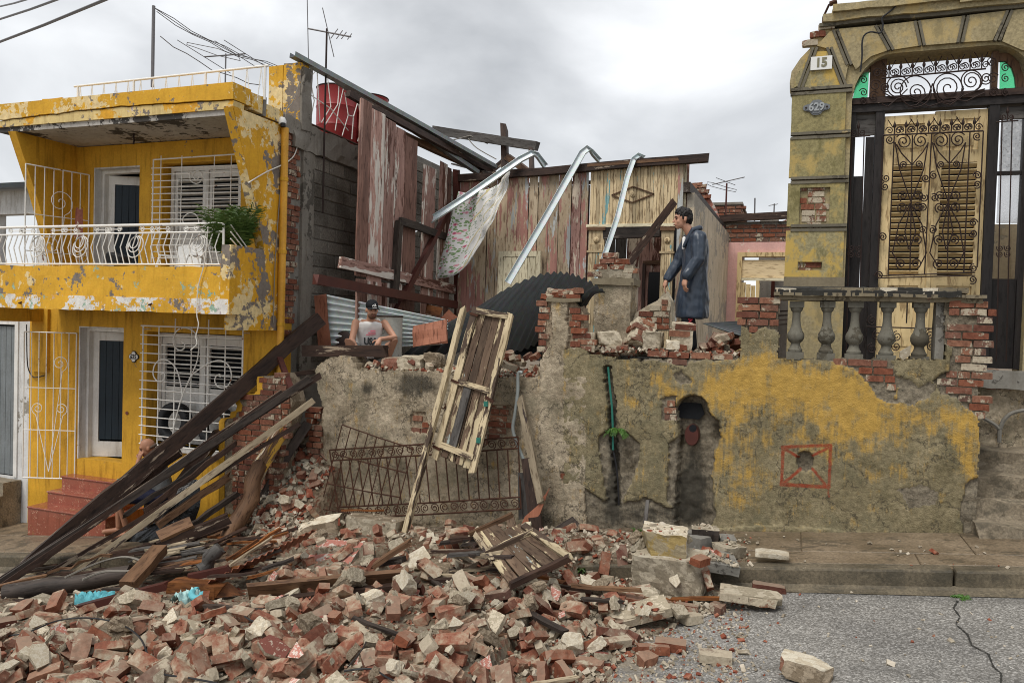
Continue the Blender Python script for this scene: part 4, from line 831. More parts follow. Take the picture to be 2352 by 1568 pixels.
# ================================================================== the wrecked timber house behind
WH = thing('wooden_house', 'roofless timber house with flaking pink and cream plank walls', 'house', (-4, 13, 1.9))
XW = -5.95
c3 = lambda x_, y_: (641.7 + x_ * .3719, 116.7 + y_ * .3719)
mb = MB(); mb.box2((XW - .12, 13.25, 1.9), (XW - .05, 13.3, 2.0)); LW = part('left_wall', mb, M['wood_dark'], WH)
def top_left(y): t = (y - 9.95) / 3.15; return 5.45 + (5.04 - 5.45) * t - .04
ed = [(480, 552, 'plank_brown'), (553, 642, 'plank_pink'), (641, 704, 'plank_pink'), (702, 768, 'plank_pink'), (771, 848, 'plank_brown'), (885, 962, 'plank_pink'), (986, 1030, 'plank_pink'), (1030, 1062, 'plank_brown')]
for a_, b_, mt in ed:
    y0, y1 = PX(*c3(a_, 800), XW).y, PX(*c3(b_, 800), XW).y; yc = (y0 + y1) / 2; zt = top_left(yc) - (.25 if a_ == 885 else 0)
    lumber('plank', (XW, yc, 2.86 + rng.uniform(-.03, .03)), (XW + rng.uniform(-.02, .02), yc, zt), y1 - y0 - .012, .022, M[mt], LW, up=(1, 0, 0), n=6, warp=.006, jag=.012)
    lumber('plank', (XW, yc + .03, 2.0), (XW, yc + .03, 2.84), (y1 - y0) * .92, .022, M[mt], LW, up=(1, 0, 0), n=3, warp=.006, jag=.02)
lumber('rail', PX(*c3(375, 1305), XW + .05), PX(*c3(1085, 1475), XW + .05), .05, .16, M['plank_pink'], WH, n=6)
lumber('corner_post', PX(*c3(1093, 735), XW + .08), V((XW + .09, 13.15, 1.9)), .1, .1, M['rustmaroon'], WH, up=(0, 1, 0), n=3)
lumber('stud', PX(*c3(742, 1050), XW + .07), PX(*c3(705, 1560), XW + .07), .12, .09, M['wood_black'], WH, up=(1, 0, 0), n=4)
lumber('rail', PX(*c3(745, 1050), XW + .09), PX(*c3(1078, 1165), XW + .09), .06, .12, M['wood_black'], WH, n=4)
lumber('brace', PY(1030, 483, 12.6), PY(905, 726, 10.7), .075, .1, M['rustmaroon'], WH, n=3)
lumber('rail', PX(724, 641, XW + .22), PX(1046, 700, XW + .22), .09, .13, M['rustmaroon'], WH, n=3, warp=.003)
# back wall
YBK = 13.0; mb = MB(); mb.box2((-5.8, YBK + .05, 4.72), (-1.9, YBK + .09, 4.78)); mb.box2((-5.8, YBK + .03, 1.9), (PY(1352, 500, YBK).x, YBK + .045, 4.7)); BW = part('back_wall', mb, M['wood_dark'], WH)  # includes a dark sheet added behind the planks so the gaps read unlit
r = random.Random(11); x = -5.84; xe = PY(1350, 500, YBK).x
while x < xe - .05:
    w = r.uniform(.15, .23); w = min(w, xe - x); mt = r.choice(['plank_cream', 'plank_cream', 'plank_rose', 'plank_cream', 'plank_cream'])
    zt = 4.92 + .042 * (x + 5.84) - .06
    lumber('plank', (x + w / 2, YBK + r.uniform(-.008, .008), 1.9), (x + w / 2 + r.uniform(-.012, .012), YBK, zt), w - .010, .022, M[mt], BW, up=(0, 1, 0), n=8, warp=.004, jag=.01); x += w
lumber('wall_plate', PY(1052, 410, YBK - .06), PY(1628, 363, YBK - .06), .14, .13, M['wood_dark'], WH, n=8, warp=.01)
lumber('cornice', PY(1352, 381, YBK - .09), PY(1560, 367, YBK - .09), .1, .05, M['wood_brown'], WH, n=3)
# beadboard frieze panel over the doorway
fx0, fx1 = PY(1356, 450, YBK).x, PY(1557, 450, YBK).x; fz0, fz1 = PY(1450, 518, YBK).z, PY(1450, 378, YBK).z
n = 26; mb = MB(); mb.box2((fx0, YBK + .0, fz0), (fx1, YBK + .02, fz1)); FP = part('frieze_panel', mb, M['wood_brown'], WH)
for i in range(n):
    w = (fx1 - fx0) / n; xx = fx0 + w * (i + .5); lumber('beadboard_strip', (xx, YBK - .012, fz0 + .02), (xx, YBK - .012, fz1 - .02 + rng.uniform(-.02, .005)), w - .006, .02, M['bead'], FP, up=(0, 1, 0), n=1, warp=0, jag=.004)
lumber('frame_rail', (fx0 - .03, YBK - .02, fz0), (fx1 + .03, YBK - .02, fz0), .05, .05, M['cream_wood'], FP, n=2)
lumber('frame_rail', (fx0 - .03, YBK - .02, fz1), (fx1 + .03, YBK - .02, fz1 + .06), .05, .05, M['wood_brown'], FP, n=2)
dc = PY(1453, 447, YBK - .03); dw, dh = .36, .135
q4 = [dc + V((-dw, 0, 0)), dc + V((0, 0, dh)), dc + V((dw, 0, 0)), dc + V((0, 0, -dh))]
for i in range(4): lumber('diamond_moulding', q4[i], q4[(i + 1) % 4], .02, .024, M['wood_brown'], FP, up=(0, 1, 0), n=1, warp=0, jag=0)
def rosette(c, r_, parent):
    mb = MB(); mb.lathe(c, [(0, .035), (r_ * .3, .03), (r_ * .35, .015), (r_ * .6, .02), (r_ * .8, .012), (r_, .0)], 20, Matrix.Rotation(pi / 2, 3, 'X')); grain(part('rosette', mb, M['bead'], parent, 1))
rosette(dc + V((0, .01, 0)), .055, FP)
# door jamb pilasters and broken doorway
for u0, u1, tp in ((1350, 1386, 522), (1517, 1545, 522)):
    x0, x1 = PY(u0, 600, YBK - .04).x, PY(u1, 600, YBK - .04).x; zt = PY((u0 + u1) / 2, tp, YBK).z; mb = MB(); mb.box2((x0, YBK - .03, 1.9), (x1, YBK + .04, zt)); jp = grain(part('jamb', mb, M['bead'], WH))
    for i in range(4):
        w = (x1 - x0 - .05) / 4; xx = x0 + .025 + w * (i + .5); lumber('beadboard_strip', (xx, YBK - .04, 1.92), (xx, YBK - .04, zt - .3), w - .006, .016, M['bead'], jp, up=(0, 1, 0), n=1, warp=0, jag=.003)
    for zz, hh in ((zt - .03, .06), (zt - .42, .035)): mb = MB(); mb.box2((x0 - .02, YBK - .06, zz - hh / 2), (x1 + .02, YBK + .01, zz + hh / 2)); grain(part('jamb_moulding', mb, M['wood_brown' if hh > .05 else 'bead'], jp), GRAINX)
    rosette(V(((x0 + x1) / 2, YBK - .045, zt - .22)), .05, jp)
lumber('door_head', PY(1386, 536, YBK + .02), PY(1517, 530, YBK + .02), .12, .20, M['wood_black'], WH, n=2, warp=.004)
x = PY(1388, 600, 13.7).x; xe2 = PY(1530, 600, 13.7).x
while x < xe2:
    w = rng.uniform(.17, .24); lumber('inner_plank', (x + w / 2, 13.7, 1.9 + (1.35 if x + w / 2 > PY(1482, 600, 13.7).x else 0)), (x + w / 2, 13.7, 4.3), w - .008, .02, M[rng.choice(['plank_pink', 'plank_rose', 'wood_grey'])], WH, up=(0, 1, 0), n=5); x += w
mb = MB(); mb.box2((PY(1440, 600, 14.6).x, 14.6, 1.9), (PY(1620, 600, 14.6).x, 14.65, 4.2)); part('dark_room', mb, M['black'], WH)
lumber('door_lintel', PY(1478, 604, 13.66), PY(1530, 602, 13.66), .06, .07, M['wood_brown'], WH, n=1); lumber('door_jamb', PY(1480, 604, 13.66), V((PY(1480, 604, 13.66).x, 13.66, 1.9)), .05, .06, M['wood_dark'], WH, n=2, up=(0, 1, 0))
# splintered right-hand posts
for u0, mt, zt in ((1561, 'plank_cream', 372), (1568, 'cream_wood', 372), (1575, 'plank_pink', 365)):
    lumber('corner_plank', V((PY(u0, 600, YBK - .02).x, YBK - .02 + (u0 - 1561) * .012, 1.9)), PY(u0 + 3, zt, YBK - .02 + (u0 - 1561) * .012), .085, .05, M[mt], WH, up=(0, 1, 0), n=7, warp=.008)
lumber('brace', PY(1443, 606, 12.2), PY(1549, 463, 12.4), .1, .12, M['wood_dark'], WH, n=3)
# stained return wall on the right
A_, B_ = PY(1579, 432, 13.05), PY(1661, 528, 16.3); mb = MB(); mb.sheet(lambda s, t: V((A_.x + (B_.x - A_.x) * s, A_.y + (B_.y - A_.y) * s, 1.85 + (A_.z - .08 + (B_.z - A_.z) * s - 1.85) * t)) + V((.004 * fbm((s * 9, t * 9, 2), 3), 0, 0)), 20, 16, th=(.12, 0, 0)); part('right_wall', mb, M['sidewall'], WH)
lumber('wall_plate', A_ + V((-.02, -.1, 0)), B_ + V((-.02, .1, 0)), .16, .16, M['wood_black'], WH, n=4)
# cream shutter leaning inside, roof timbers
sx0, sx1 = PY(1146, 620, 12.9).x, PY(1243, 620, 12.9).x; sz1 = PY(1195, 577, 12.9).z; mb = MB(); mb.box2((sx0, 12.88, 2.0), (sx1, 12.93, sz1)); sh = grain(part('shutter', mb, M['cream_wood'], WH))
for q in ((sx0, sx0 + .09, 2.0, sz1), (sx1 - .09, sx1, 2.0, sz1), (sx0 + .091, sx1 - .091, sz1 - .1, sz1)): mb = MB(); mb.box2((q[0], 12.855, q[2]), (q[1], 12.879, q[3])); grain(part('shutter_rail', mb, M['cream_wood'], sh))
for i in range(4): w = (sx1 - sx0 - .19) / 4; mb = MB(); mb.box2((sx0 + .095 + w * i + .004, 12.865, 2.0), (sx0 + .095 + w * (i + 1) - .004, 12.879, sz1 - .105)); grain(part('shutter_board', mb, M['cream_wood'], sh))
lumber('ridge_beam', PY(996, 299, 14.2), PY(1234, 336, 13.6), .12, .16, M['wood_grey'], WH, n=5); lumber('king_post', PY(1158, 292, 14.05), PY(1160, 400, 13.9), .12, .12, M['wood_dark'], WH, up=(0, 1, 0), n=3, jag=.08)
lumber('strut', PY(1120, 400, 13.8), PY(1172, 356, 14), .08, .1, M['wood_dark'], WH, n=2); lumber('strut', PY(1165, 360, 13.9), PY(1225, 405, 13.6), .1, .12, M['wood_brown'], WH, n=2); lumber('post', PY(1220, 340, 13.6), PY(1222, 400, 13.4), .08, .08, M['wood_dark'], WH, up=(0, 1, 0), n=2)
lumber('rafter', PX(878, 288, XW - .3), PY(1105, 392, 13.6), .1, .1, M['wood_brown'], WH, n=4); lumber('rafter', PX(800, 215, XW - .2), PY(1128, 395, 13.8), .08, .1, M['wood_dark'], WH, n=4)
lumber('roof_board', PY(1060, 380, 14.2), PY(1150, 402, 13.4), .5, .03, M['wood_black'], WH, n=2)
mb = MB(); mb.tube([PY(996, 300, 14.1), PY(1040, 322, 13.9), PY(1080, 312, 13.9), PY(1120, 330, 13.9)], .012, 5); mb.tube(smooth_pts([PY(1075, 318, 13.7), PY(1095, 340, 13.7), PY(1140, 366, 13.7)], 5), .01, 5); part('roof_wire', mb, M['cable_dull'], WH)
# long sheet-steel gutters lying along the wall head
def channel(mb, pts, w, d, up):
    """folded sheet channel through pts"""
    rows = []
    for i, p in enumerate(pts):
        t = (pts[min(i + 1, len(pts) - 1)] - pts[max(i - 1, 0)]).normalized(); a = t.cross(V(up)).normalized(); b = a.cross(t).normalized()
        sec = [(-w / 2, d), (-w / 2, 0), (w / 2, 0), (w / 2, d), (w / 2 - .004, d), (w / 2 - .004, .004), (-w / 2 + .004, .004), (-w / 2 + .004, d)]
        rows.append([p + a * x_ + b * y_ for x_, y_ in sec])
    return mb.loft(rows)
for (p0, p1, w, lb) in ((PY(671, 131, 9.0), PY(1136, 388, 13.5), .12, 'long steel roof gutter sloping down from the yellow roof pier'), (PY(774, 191, 10.0), PY(1096, 400, 13.2), .10, 'shorter steel roof gutter lying just below the long one')):
    mb = MB(); channel(mb, [p0, p0.lerp(p1, .5) + V((0, 0, .01)), p1], w, .07, (0, 0, 1)); single('roof_gutter', mb, M['gutter'], lb, 'gutter', 'steel gutters along the plank wall')
# bent galvanised strips hanging over the wall plate
for pts, lb in ((((934, 543, 11.9), (1080, 448, 12.4), (1195, 368, 12.85), (1222, 354, 12.95), (1232, 358, 13.1), (1252, 384, 13.3)), 'bent galvanised steel strip slanting across the floral curtain'),
                (((1167, 650, 12.1), (1260, 490, 12.5), (1338, 352, 12.86), (1349, 343, 12.92), (1358, 352, 13.05), (1377, 373, 13.3)), 'bent galvanised steel strip crossing the cream shutter'),
                (((1369, 646, 12.0), (1418, 500, 12.4), (1440, 410, 12.7), (1455, 368, 12.86), (1466, 359, 12.95), (1480, 366, 13.1)), 'narrow galvanised steel strip hanging across the diamond panel')):
    w = .115 if 'narrow' not in lb else .085; mb = MB(); P3 = [PY(*p) for p in pts]; channel(mb, P3, w, .045, (.35, -1, .5)); single('steel_strip', mb, M['galv'], lb, 'steel strip', 'bent galvanised strips')
# floral curtain caught on the post
cp = lambda x_, y_, y: PY(*c3(x_, y_), y)
top = [cp(1425, 742, 12.6), cp(1370, 800, 12.55), cp(1300, 850, 12.5), cp(1200, 875, 12.45), cp(1115, 870, 12.45)]
bot = [cp(1420, 800, 12.6), cp(1335, 1040, 12.5), cp(1245, 1190, 12.45), cp(1120, 1375, 12.4), cp(960, 1408, 12.35)]
ts, bs = smooth_pts(top, 6), smooth_pts(bot, 6); nT = len(ts) - 1; nS = 22
mb = MB()
def cur(s, t):
    i = min(nT, round(s * nT)); a_, b_ = ts[i], bs[i]; p = a_.lerp(b_, t); return p + V((.015 * sin(s * 31 + t * 5), -.06 * sin(s * 13 + t * 4) * (1 - .3 * t) - .025 * sin(s * 33 - t * 3) - .05 * t + .03 * fbm((s * 6, t * 6, 0), 2), -.05 * sin(t * pi) * s))
mb.sheet(cur, nT, nS)
ct = single('curtain', mb, M['floral'], 'white floral curtain caught on the wall beam, hanging in a torn triangle', 'curtain', smooth=3.1)
uvl = ct.data.uv_layers.new(name='UVMap'); w_ = nT + 1
for lp in ct.data.loops: uvl.data[lp.index].uv = (1 - (lp.vertex_index % w_) / nT, 1 - (lp.vertex_index // w_) / nS)
for lp in ct.data.loops:
    a_, b_ = uvl.data[lp.index].uv; uvl.data[lp.index].uv = (1 - a_ if False else (1 - b_) * 0 + a_, b_)
sol = ct.modifiers.new('thick', 'SOLIDIFY'); sol.thickness = .004

# ================================================================== pink house beyond, roofs and masts
PK = thing('house', 'pink walled house with yellow door frame beyond the wrecked rooms', 'house', (-.8, 16.3, 1.9))
px0, px1 = PY(1658, 640, 16.3).x, .4; dz1 = PY(1750, 590, 16.3).z; pd0, pd1 = PY(1703, 640, 16.3).x, PY(1800, 640, 16.3).x + .15; pz = PY(1720, 556, 16.3).z
mb = wall_grid(MB(), px0, px1, 1.5, pz, 16.3, 16.5, [(pd0, pd1, 1.5, dz1)]); part('wall', mb, M['pinkwall'], PK)
mb = MB(); mb.box2((px0 - .08, 16.34, pz + .0), (px1, 16.5, pz + .42)); bk = part('brick_head', mb, M['mortar'], PK)
row = 0
for zz in (pz + .05, pz + .14, pz + .23, pz + .32):
    x = px0 - .1 + (row % 2) * .12
    while x < .3: put_brick(bk, (x + .12, 16.37, zz), 'brick_grey'); x += .25
    row += 1
zq = 1.9
while zq < pz: put_brick(bk, (px0 - .06 + rng.uniform(-.03, .03), 16.33, zq), 'brick_grey', sx=.7); zq += .085
lumber('wall_plate', V((px0 - .1, 16.28, pz + .47)), V((.5, 16.28, pz + .56)), .12, .14, M['wood_dark'], PK, n=5)
mb = MB(); mb.box2((pd0 - .09, 16.24, 1.5), (pd0, 16.36, dz1 + .09)); mb.box2((pd0, 16.24, dz1), (pd1, 16.36, dz1 + .09)); fr = grain(part('door_frame', mb, M['door_ochre'], PK))
mb = MB(); mb.box2((pd0 + .005, 16.3, dz1 - .42), (pd1, 16.33, dz1 - .06)); grain(part('transom_board', mb, M['bead'], PK), GRAINX)
mb = MB(); mb.box2((pd0 + .005, 16.25, dz1 - .48), (pd1, 16.31, dz1 - .425)); grain(part('transom_bar', mb, M['cream_wood'], PK), GRAINX)
xm = PY(1737, 640, 16.3).x
mb = MB(); mb.box2((xm, 16.25, 1.5), (xm + .07, 16.34, dz1 - .48)); grain(part('mullion', mb, M['door_ochre'], PK))
for i in range(3):
    w = (xm - pd0 - .01) / 3; mb = MB(); mb.box2((pd0 + .005 + w * i, 16.27, 1.5), (pd0 + w * (i + 1), 16.3, dz1 - .52 - .03 * i)); grain(part('door_board', mb, M['door_ochre'], fr))
mb = MB(); mb.box2((xm, 17.4, 1.5), (pd1 + .4, 17.5, dz1 + .4)); part('dark_room', mb, M['stucco_grey'], PK)
mb = MB(); mb.box2((PY(1772, 640, 17.2).x, 17.15, 1.5), (PY(1780, 640, 17.2).x, 17.3, dz1)); part('inner_post', mb, M['rustmaroon'], PK)
for i in range(4): lumber('fallen_board', V((xm + .1, 16.6 + .1 * i, 2.35 + .1 * i)), V((pd1, 16.7 + .1 * i, 2.42 + .09 * i)), .12, .03, M['wood_black'], PK, n=1)
# ragged masonry stub above the return wall, brick water-tank housing, far roofs
mb = MB(); pl_ = [PY(u, v, 16.0) for u, v in ((1580, 470), (1590, 430), (1605, 421), (1618, 425), (1626, 448), (1640, 470), (1652, 500), (1664, 524), (1640, 524), (1600, 500))]; mb.prism(pl_, (0, .3, 0)); bs_ = single('wall_remnant', mb, M['rub_pink'], 'ragged pink plastered masonry stub rising above the stained side wall', 'wall')
for (u, v) in ((1592, 430), (1602, 424), (1612, 428), (1596, 440), (1608, 438), (1618, 440), (1622, 452)):
    p = PY(u, v, 15.98); put_brick(bs_, p, 'brick_grey', kind=3, sx=.9)
TB = thing('brick_tank_housing', 'low brick roof structure beside the red antenna mast', 'roof structure', (-1, 19, 3))
p0, p1, p2 = PY(1632, 480, 19), PY(1703, 470, 19), PY(1738, 511, 21.5); mb = MB(); zt = p1.z
def hb(mb, inset, z0, z1): mb.prism([V((p0.x - 1.2, 19 + inset, z1)), V((p1.x - inset, 19 + inset, z1)), V((p1.x - inset, 21.5, z1)), V((p0.x - 1.2, 21.5, z1))], (0, 0, z0 - z1))
hb(mb, .03, 3.5, zt); part('core', mb, M['mortar'], TB)
for i in range(9):
    z = zt - .06 - i * .085; x = p0.x - .3 + (i % 2) * .12
    while x < p1.x: put_brick(TB, (x, 19.05, z), 'brick_grey'); x += .25
    y = 19.1
    while y < 21.4: put_brick(TB, (p1.x - .06, y, z), 'brick_grey', pi / 2); y += .25
mb = MB(); hb(mb, -.03, zt - .0, zt + .06); part('coping', mb, M['conc'], TB)
mb = MB(); q = PY(1746, 505, 21); mb.box2((q.x, 21, 4), (q.x + .45, 21.5, q.z + .12)); single('chimney_stub', mb, M['conc'], 'small grey block behind the brick roof structure', 'chimney')
mb = MB(); mb.prism([PY(1756, 520, 20), PY(1802, 506, 20), PY(1812, 500, 20), PY(1812, 530, 20), PY(1756, 530, 20)], (0, .6, 0)); single('far_roof', mb, M['rub_maroon'], 'distant reddish roof edge left of the ochre pilaster', 'roof')
def yagi(base, h, boom, els, label, mast_mat, mast_r=.016, loop=None, group='television antennas on the roofs'):
    """TV antenna: mast, boom, cross rods; els = (fraction along boom, half length, tilt)"""
    base = V(base); top = base + V((0, 0, h)); t = thing('antenna', label, 'antenna', base, group); mb = MB(); mb.tube([base, top], mast_r, 6); part('mast', mb, mast_mat, t, 1)
    b0, b1 = V(boom[0]), V(boom[1]); mb = MB(); mb.tube([b0, b1], .012, 6); part('boom', mb, M['alu'], t, 1); d = (b1 - b0).normalized()
    for f_, hl, dv in els: c_ = b0.lerp(b1, f_); dv = V(dv).normalized(); mb = MB(); mb.tube([c_ - dv * hl, c_ + dv * hl], .007, 5); part('rod', mb, M['alu'], t, 1)
    if loop: mb = MB(); mb.tube(loop, .007, 5, closed=True); part('dipole', mb, M['alu'], t, 1)
    return t
y_ = 17.2; k_ = lambda u, v: PY(u, v, y_)
b_ = k_(1666, 512); tp_ = k_(1666, 421); bm = (k_(1636, 424), k_(1710, 407)); bl = bm[1] - bm[0]
yagi(b_, tp_.z - b_.z, bm, [(.55 + .1 * i, .1 - .008 * i, (.55, 1, .35)) for i in range(5)] + [(.42, .22, (.9, .2, -.35))], 'small aerial on a rust-red mast left of the ochre pilaster', M['rustmaroon'], .02, [k_(1625, 418), k_(1638, 420), k_(1668, 430), k_(1692, 436), k_(1690, 441), k_(1664, 436), k_(1634, 428), k_(1624, 423)])
y_ = 22; yagi(k_(1777, 508), k_(1777, 468).z - k_(1777, 508).z, (k_(1768, 472), k_(1785, 469)), [(.1, .12, (.4, 1, .3)), (.9, .1, (.4, 1, .3))], 'tiny far antenna close to the ochre pilaster', M['alu'], .02)
y_ = 20; mb = MB(); mb.tube([k_(1733, 508), k_(1734, 455)], .02, 6); single('roof_pole', mb, M['alu'], 'plain grey pole behind the brick roof structure', 'pole')
# antennas and wires of the yellow house roof
y_ = 11.0; yagi(k_(517, 210), k_(517, 124).z - k_(517, 210).z, (k_(469, 131), k_(564, 124)), [(.0, .5, (.75, .6, -.5)), (.78, .4, (.75, .6, -.5)), (1, .4, (.75, .6, -.5))], 'flat aerial on a short mast above the yellow parapet', M['alu'], .013, [k_(430, 98), k_(500, 112), k_(548, 131), k_(552, 140), k_(500, 128), k_(445, 108), k_(429, 103)])
y_ = 9.6; yagi(k_(741, 489), k_(735, 68).z - k_(741, 489).z, (k_(707, 66), k_(806, 85)), [(.0, .62, (-.12, .1, 1)), (.48, .36, (.24, .1, -1)), (.62, .1, (.3, .6, 1)), (.74, .085, (.3, .6, 1)), (.84, .07, (.3, .6, 1)), (.97, .06, (.3, .6, 1))], 'tall thin antenna mast standing before the grey block wall', M['iron'], .014)
y_ = 8.25; mb = MB(); mb.tube([k_(350, 200), k_(353, 14)], .022, 8); cl = single('clothes_line_pole', mb, M['alu'], 'tall bare pole on the yellow roof holding the washing lines', 'pole')
for i, (a_, b_) in enumerate((((354, 18), (640, 152)), ((358, 24), (628, 150)), ((360, 30), (636, 156)), ((368, 84), (598, 196)))):
    A, B = PY(*a_, 8.25), PY(*b_, 11.5 if i < 3 else 9.4); mb = MB(); mb.tube([A.lerp(B, t / 8) + V((0, 0, -.10 * sin(pi * t / 8) + .02 * sin(t * 2 + i))) for t in range(9)], .0065, 4); single('washing_line', mb, M['alu'], ('topmost washing line running back from the roof pole', 'second washing line running back from the roof pole', 'slack third washing line running back from the roof pole', 'lowest line, hung from the pole on a short drop wire')[i], 'wire', 'washing lines on the yellow roof')
for i, (a_, b_) in enumerate((((-20, 20), (100, -12)), ((-20, 51), (190, -22)), ((-20, 104), (270, -12)))):
    A, B = PY(*a_, 7.0 - i * .3), PY(*b_, 5.5 - i * .3); mb = MB(); mb.tube([A, A.lerp(B, .5) + V((0, 0, -.01)), B], .010 + .002 * i, 5); single('street_cable', mb, M['alu'], ('highest of the three cables crossing the top left sky', 'middle cable crossing the top left sky', 'lowest and longest cable crossing the top left sky')[i], 'cable', 'overhead cables')
# red oil drums on the roof behind bent fencing
def drum(base, R_, h, mat, label, group=None, ribs=2, open_top=False, squash=1.0):
    prof = [(0, .0), (R_ * .97, 0), (R_, .015), (R_, h * .31), (R_ * 1.03, h * .335), (R_, h * .36), (R_, h * .64), (R_ * 1.03, h * .665), (R_, h * .69), (R_, h - .015), (R_ * 1.02, h - .005), (R_ * 1.02, h), (R_ * .96, h), (R_ * .95, h - .03), (0, h - .03)]
    t = thing('oil_drum', label, 'drum', base, group); mb = MB(); mb.lathe(base, prof, 36, caps=False); part('shell', mb, mat, t, .7); mb = MB(); mb.tube([V(base) + V((R_ * cos(tau * i / 36), R_ * sin(tau * i / 36), h)) for i in range(36)], .012, 6, closed=True); part('rim', mb, M['iron'], t, 1); return t
b_ = PY(772, 322, 11.0); b_.z -= .12; drum(b_, .33, .95, M['drum_red'], 'large red oil drum on the roof nearest the yellow pier', 'red drums on the roof'); b2_ = PY(845, 325, 11.55); b2_.z = b_.z; drum(b2_, .33, .93, M['drum_red'], 'red oil drum half hidden behind the first plank', 'red drums on the roof')
mb = MB(); mb.box2((-8.4, 10.4, 4.952), (XS - .2, 12.4, b_.z - .005)); part('drum_plinth', mb, M['conc'], YH)
FN = thing('roof_fence', 'bent white wire fence with rusty bottom rail in front of the red drums', 'fence', PX(712, 285, XS)); fy = XS
p0, p1 = PX(708, 283, fy), PX(826, 335, fy); mb = MB(); mb.tube([p0, p1], .018, 6); part('bottom_rail', mb, M['rust'], FN, 1)
segs = [[(712, 282), (722, 232), (712, 180)], [(712, 180), (728, 160), (735, 280)], [(738, 282), (760, 245), (752, 175)], [(745, 290), (776, 240), (780, 185)], [(770, 300), (778, 250), (790, 200)], [(786, 312), (800, 265), (792, 212)], [(800, 265), (812, 268), (822, 235)], [(812, 268), (808, 320)], [(822, 325), (830, 290), (824, 235)], [(716, 220), (760, 250), (800, 300)]]
bars(FN, M['wiron'], [[PX(u, v, fy + .02) for u, v in s_] for s_ in segs], .008, 'wire')
bars(FN, M['wiron'], [[PX(705, 285, fy), PX(716, 150, fy)]], .012, 'post')
# ================================================================== old street walls with fallen render
def relief(x0, x1, z0f, z1, step, outline, bares, paints, mould_shade_blobs, reds, depth_back=.34, jit=5.0, seed=0.0, y=YF):
    """masonry wall face as a fine grid: outline, patches of missing render and stains or painted shade are outlines taken from the photograph"""
    nx = int((x1 - x0) / step); zmin = min(z0f(x0), z0f(x1)); nz = int((z1 - zmin) / step); W = nx + 1
    vs, ins, bare, paint, mould, red = [], [], [], [], [], []
    for j in range(nz + 1):
        z = zmin + (z1 - zmin) * j / nz
        for i in range(nx + 1):
            x = x0 + (x1 - x0) * i / nx; p = V((x, y, z)); u, v = uv_of(p)
            n1, n2 = mnoise.noise(V((x * 7, seed, z * 7))), mnoise.noise(V((x * 7, seed + 5, z * 7 + 3))); n3, n4 = mnoise.noise(V((x * 23, seed, z * 23))), mnoise.noise(V((x * 23, seed + 5, z * 23 + 3)))
            ju, jv = u + jit * (n1 + .8 * n3), v + jit * (n2 + .8 * n4); d = .005 * n1 + .004 * n3; b = 0.0
            for poly, dep, kind in bares:
                if inpoly(poly, ju, jv): d = dep + .010 * n1 + .008 * n3 + (.02 * mnoise.noise(V((x * 11, 2, z * 11))) if kind > 1 else 0); b = 1.0 if kind else 0.0
            pa = 0.0
            for (cu, cv, ru, rv, am) in paints:
                q = ((u - cu) / ru) ** 2 + ((v - cv) / rv) ** 2
                if q < 4: pa += am * math.exp(-q)
            mo = 0.0
            for (cu, cv, ru, rv, am) in mould_shade_blobs:
                q = ((u - cu) / ru) ** 2 + ((v - cv) / rv) ** 2
                if q < 4: mo += am * math.exp(-q)
            rd = 0.0
            for (a, c, w) in reds:
                ax, ay = a; dx, dy = c[0] - ax, c[1] - ay; t = max(0, min(1, ((u - ax) * dx + (v - ay) * dy) / (dx * dx + dy * dy))); e = math.hypot(u - ax - dx * t + n3 * 1.2, v - ay - dy * t + n4 * 1.2); rd = max(rd, 1.25 - .75 * e / w)
            vs.append((x, y + d, z)); ins.append(inpoly(outline, ju, jv)); bare.append(b); paint.append(pa); mould.append(mo); red.append(max(0, rd))
    D = np.array([p[1] for p in vs]).reshape(nz + 1, W); E_ = np.pad(D, 1, mode='edge'); D = sum(E_[a:a + nz + 1, b:b + W] * k for a, b, k in ((1, 1, .6), (0, 1, .1), (2, 1, .1), (1, 0, .1), (1, 2, .1))).ravel(); vs = [(p[0], float(d), p[2]) for p, d in zip(vs, D)]
    fs = []
    for j in range(nz):
        for i in range(nx):
            q = (j * W + i, j * W + i + 1, (j + 1) * W + i + 1, (j + 1) * W + i)
            if all(ins[k] for k in q): fs.append(q)
    use = sorted({k for f in fs for k in f}); mp_ = {k: i for i, k in enumerate(use)}; mb = MB(); mb.v = [V(vs[k]) for k in use]; mb.f = [[mp_[k] for k in f] for f in fs]
    cnt = {}
    for f in mb.f:
        for a, b in zip(f, f[1:] + f[:1]): cnt[(a, b)] = 1
    edge = [(a, b) for (a, b) in cnt if (b, a) not in cnt]; nb = {}
    A = {'paint': [paint[k] for k in use], 'mould': [mould[k] for k in use], 'bare': [bare[k] for k in use], 'redline': [red[k] for k in use]}
    for a, b in edge:
        for k in (a, b):
            if k not in nb:
                nb[k] = len(mb.v); p = mb.v[k]; mb.v.append(V((p.x, y + depth_back, p.z)))
                for nm in A: A[nm].append(1.0 if nm == 'bare' else 0.0)
        mb.f.append([b, a, nb[a], nb[b]])
    mb.m = [0] * len(mb.f); return mb, A
def put_attr(o, A):
    for nm, vals in A.items():
        at = o.data.attributes.new(nm, 'FLOAT', 'POINT'); at.data.foreach_set('value', vals)
g0 = lambda x: pave_z(x) - .12
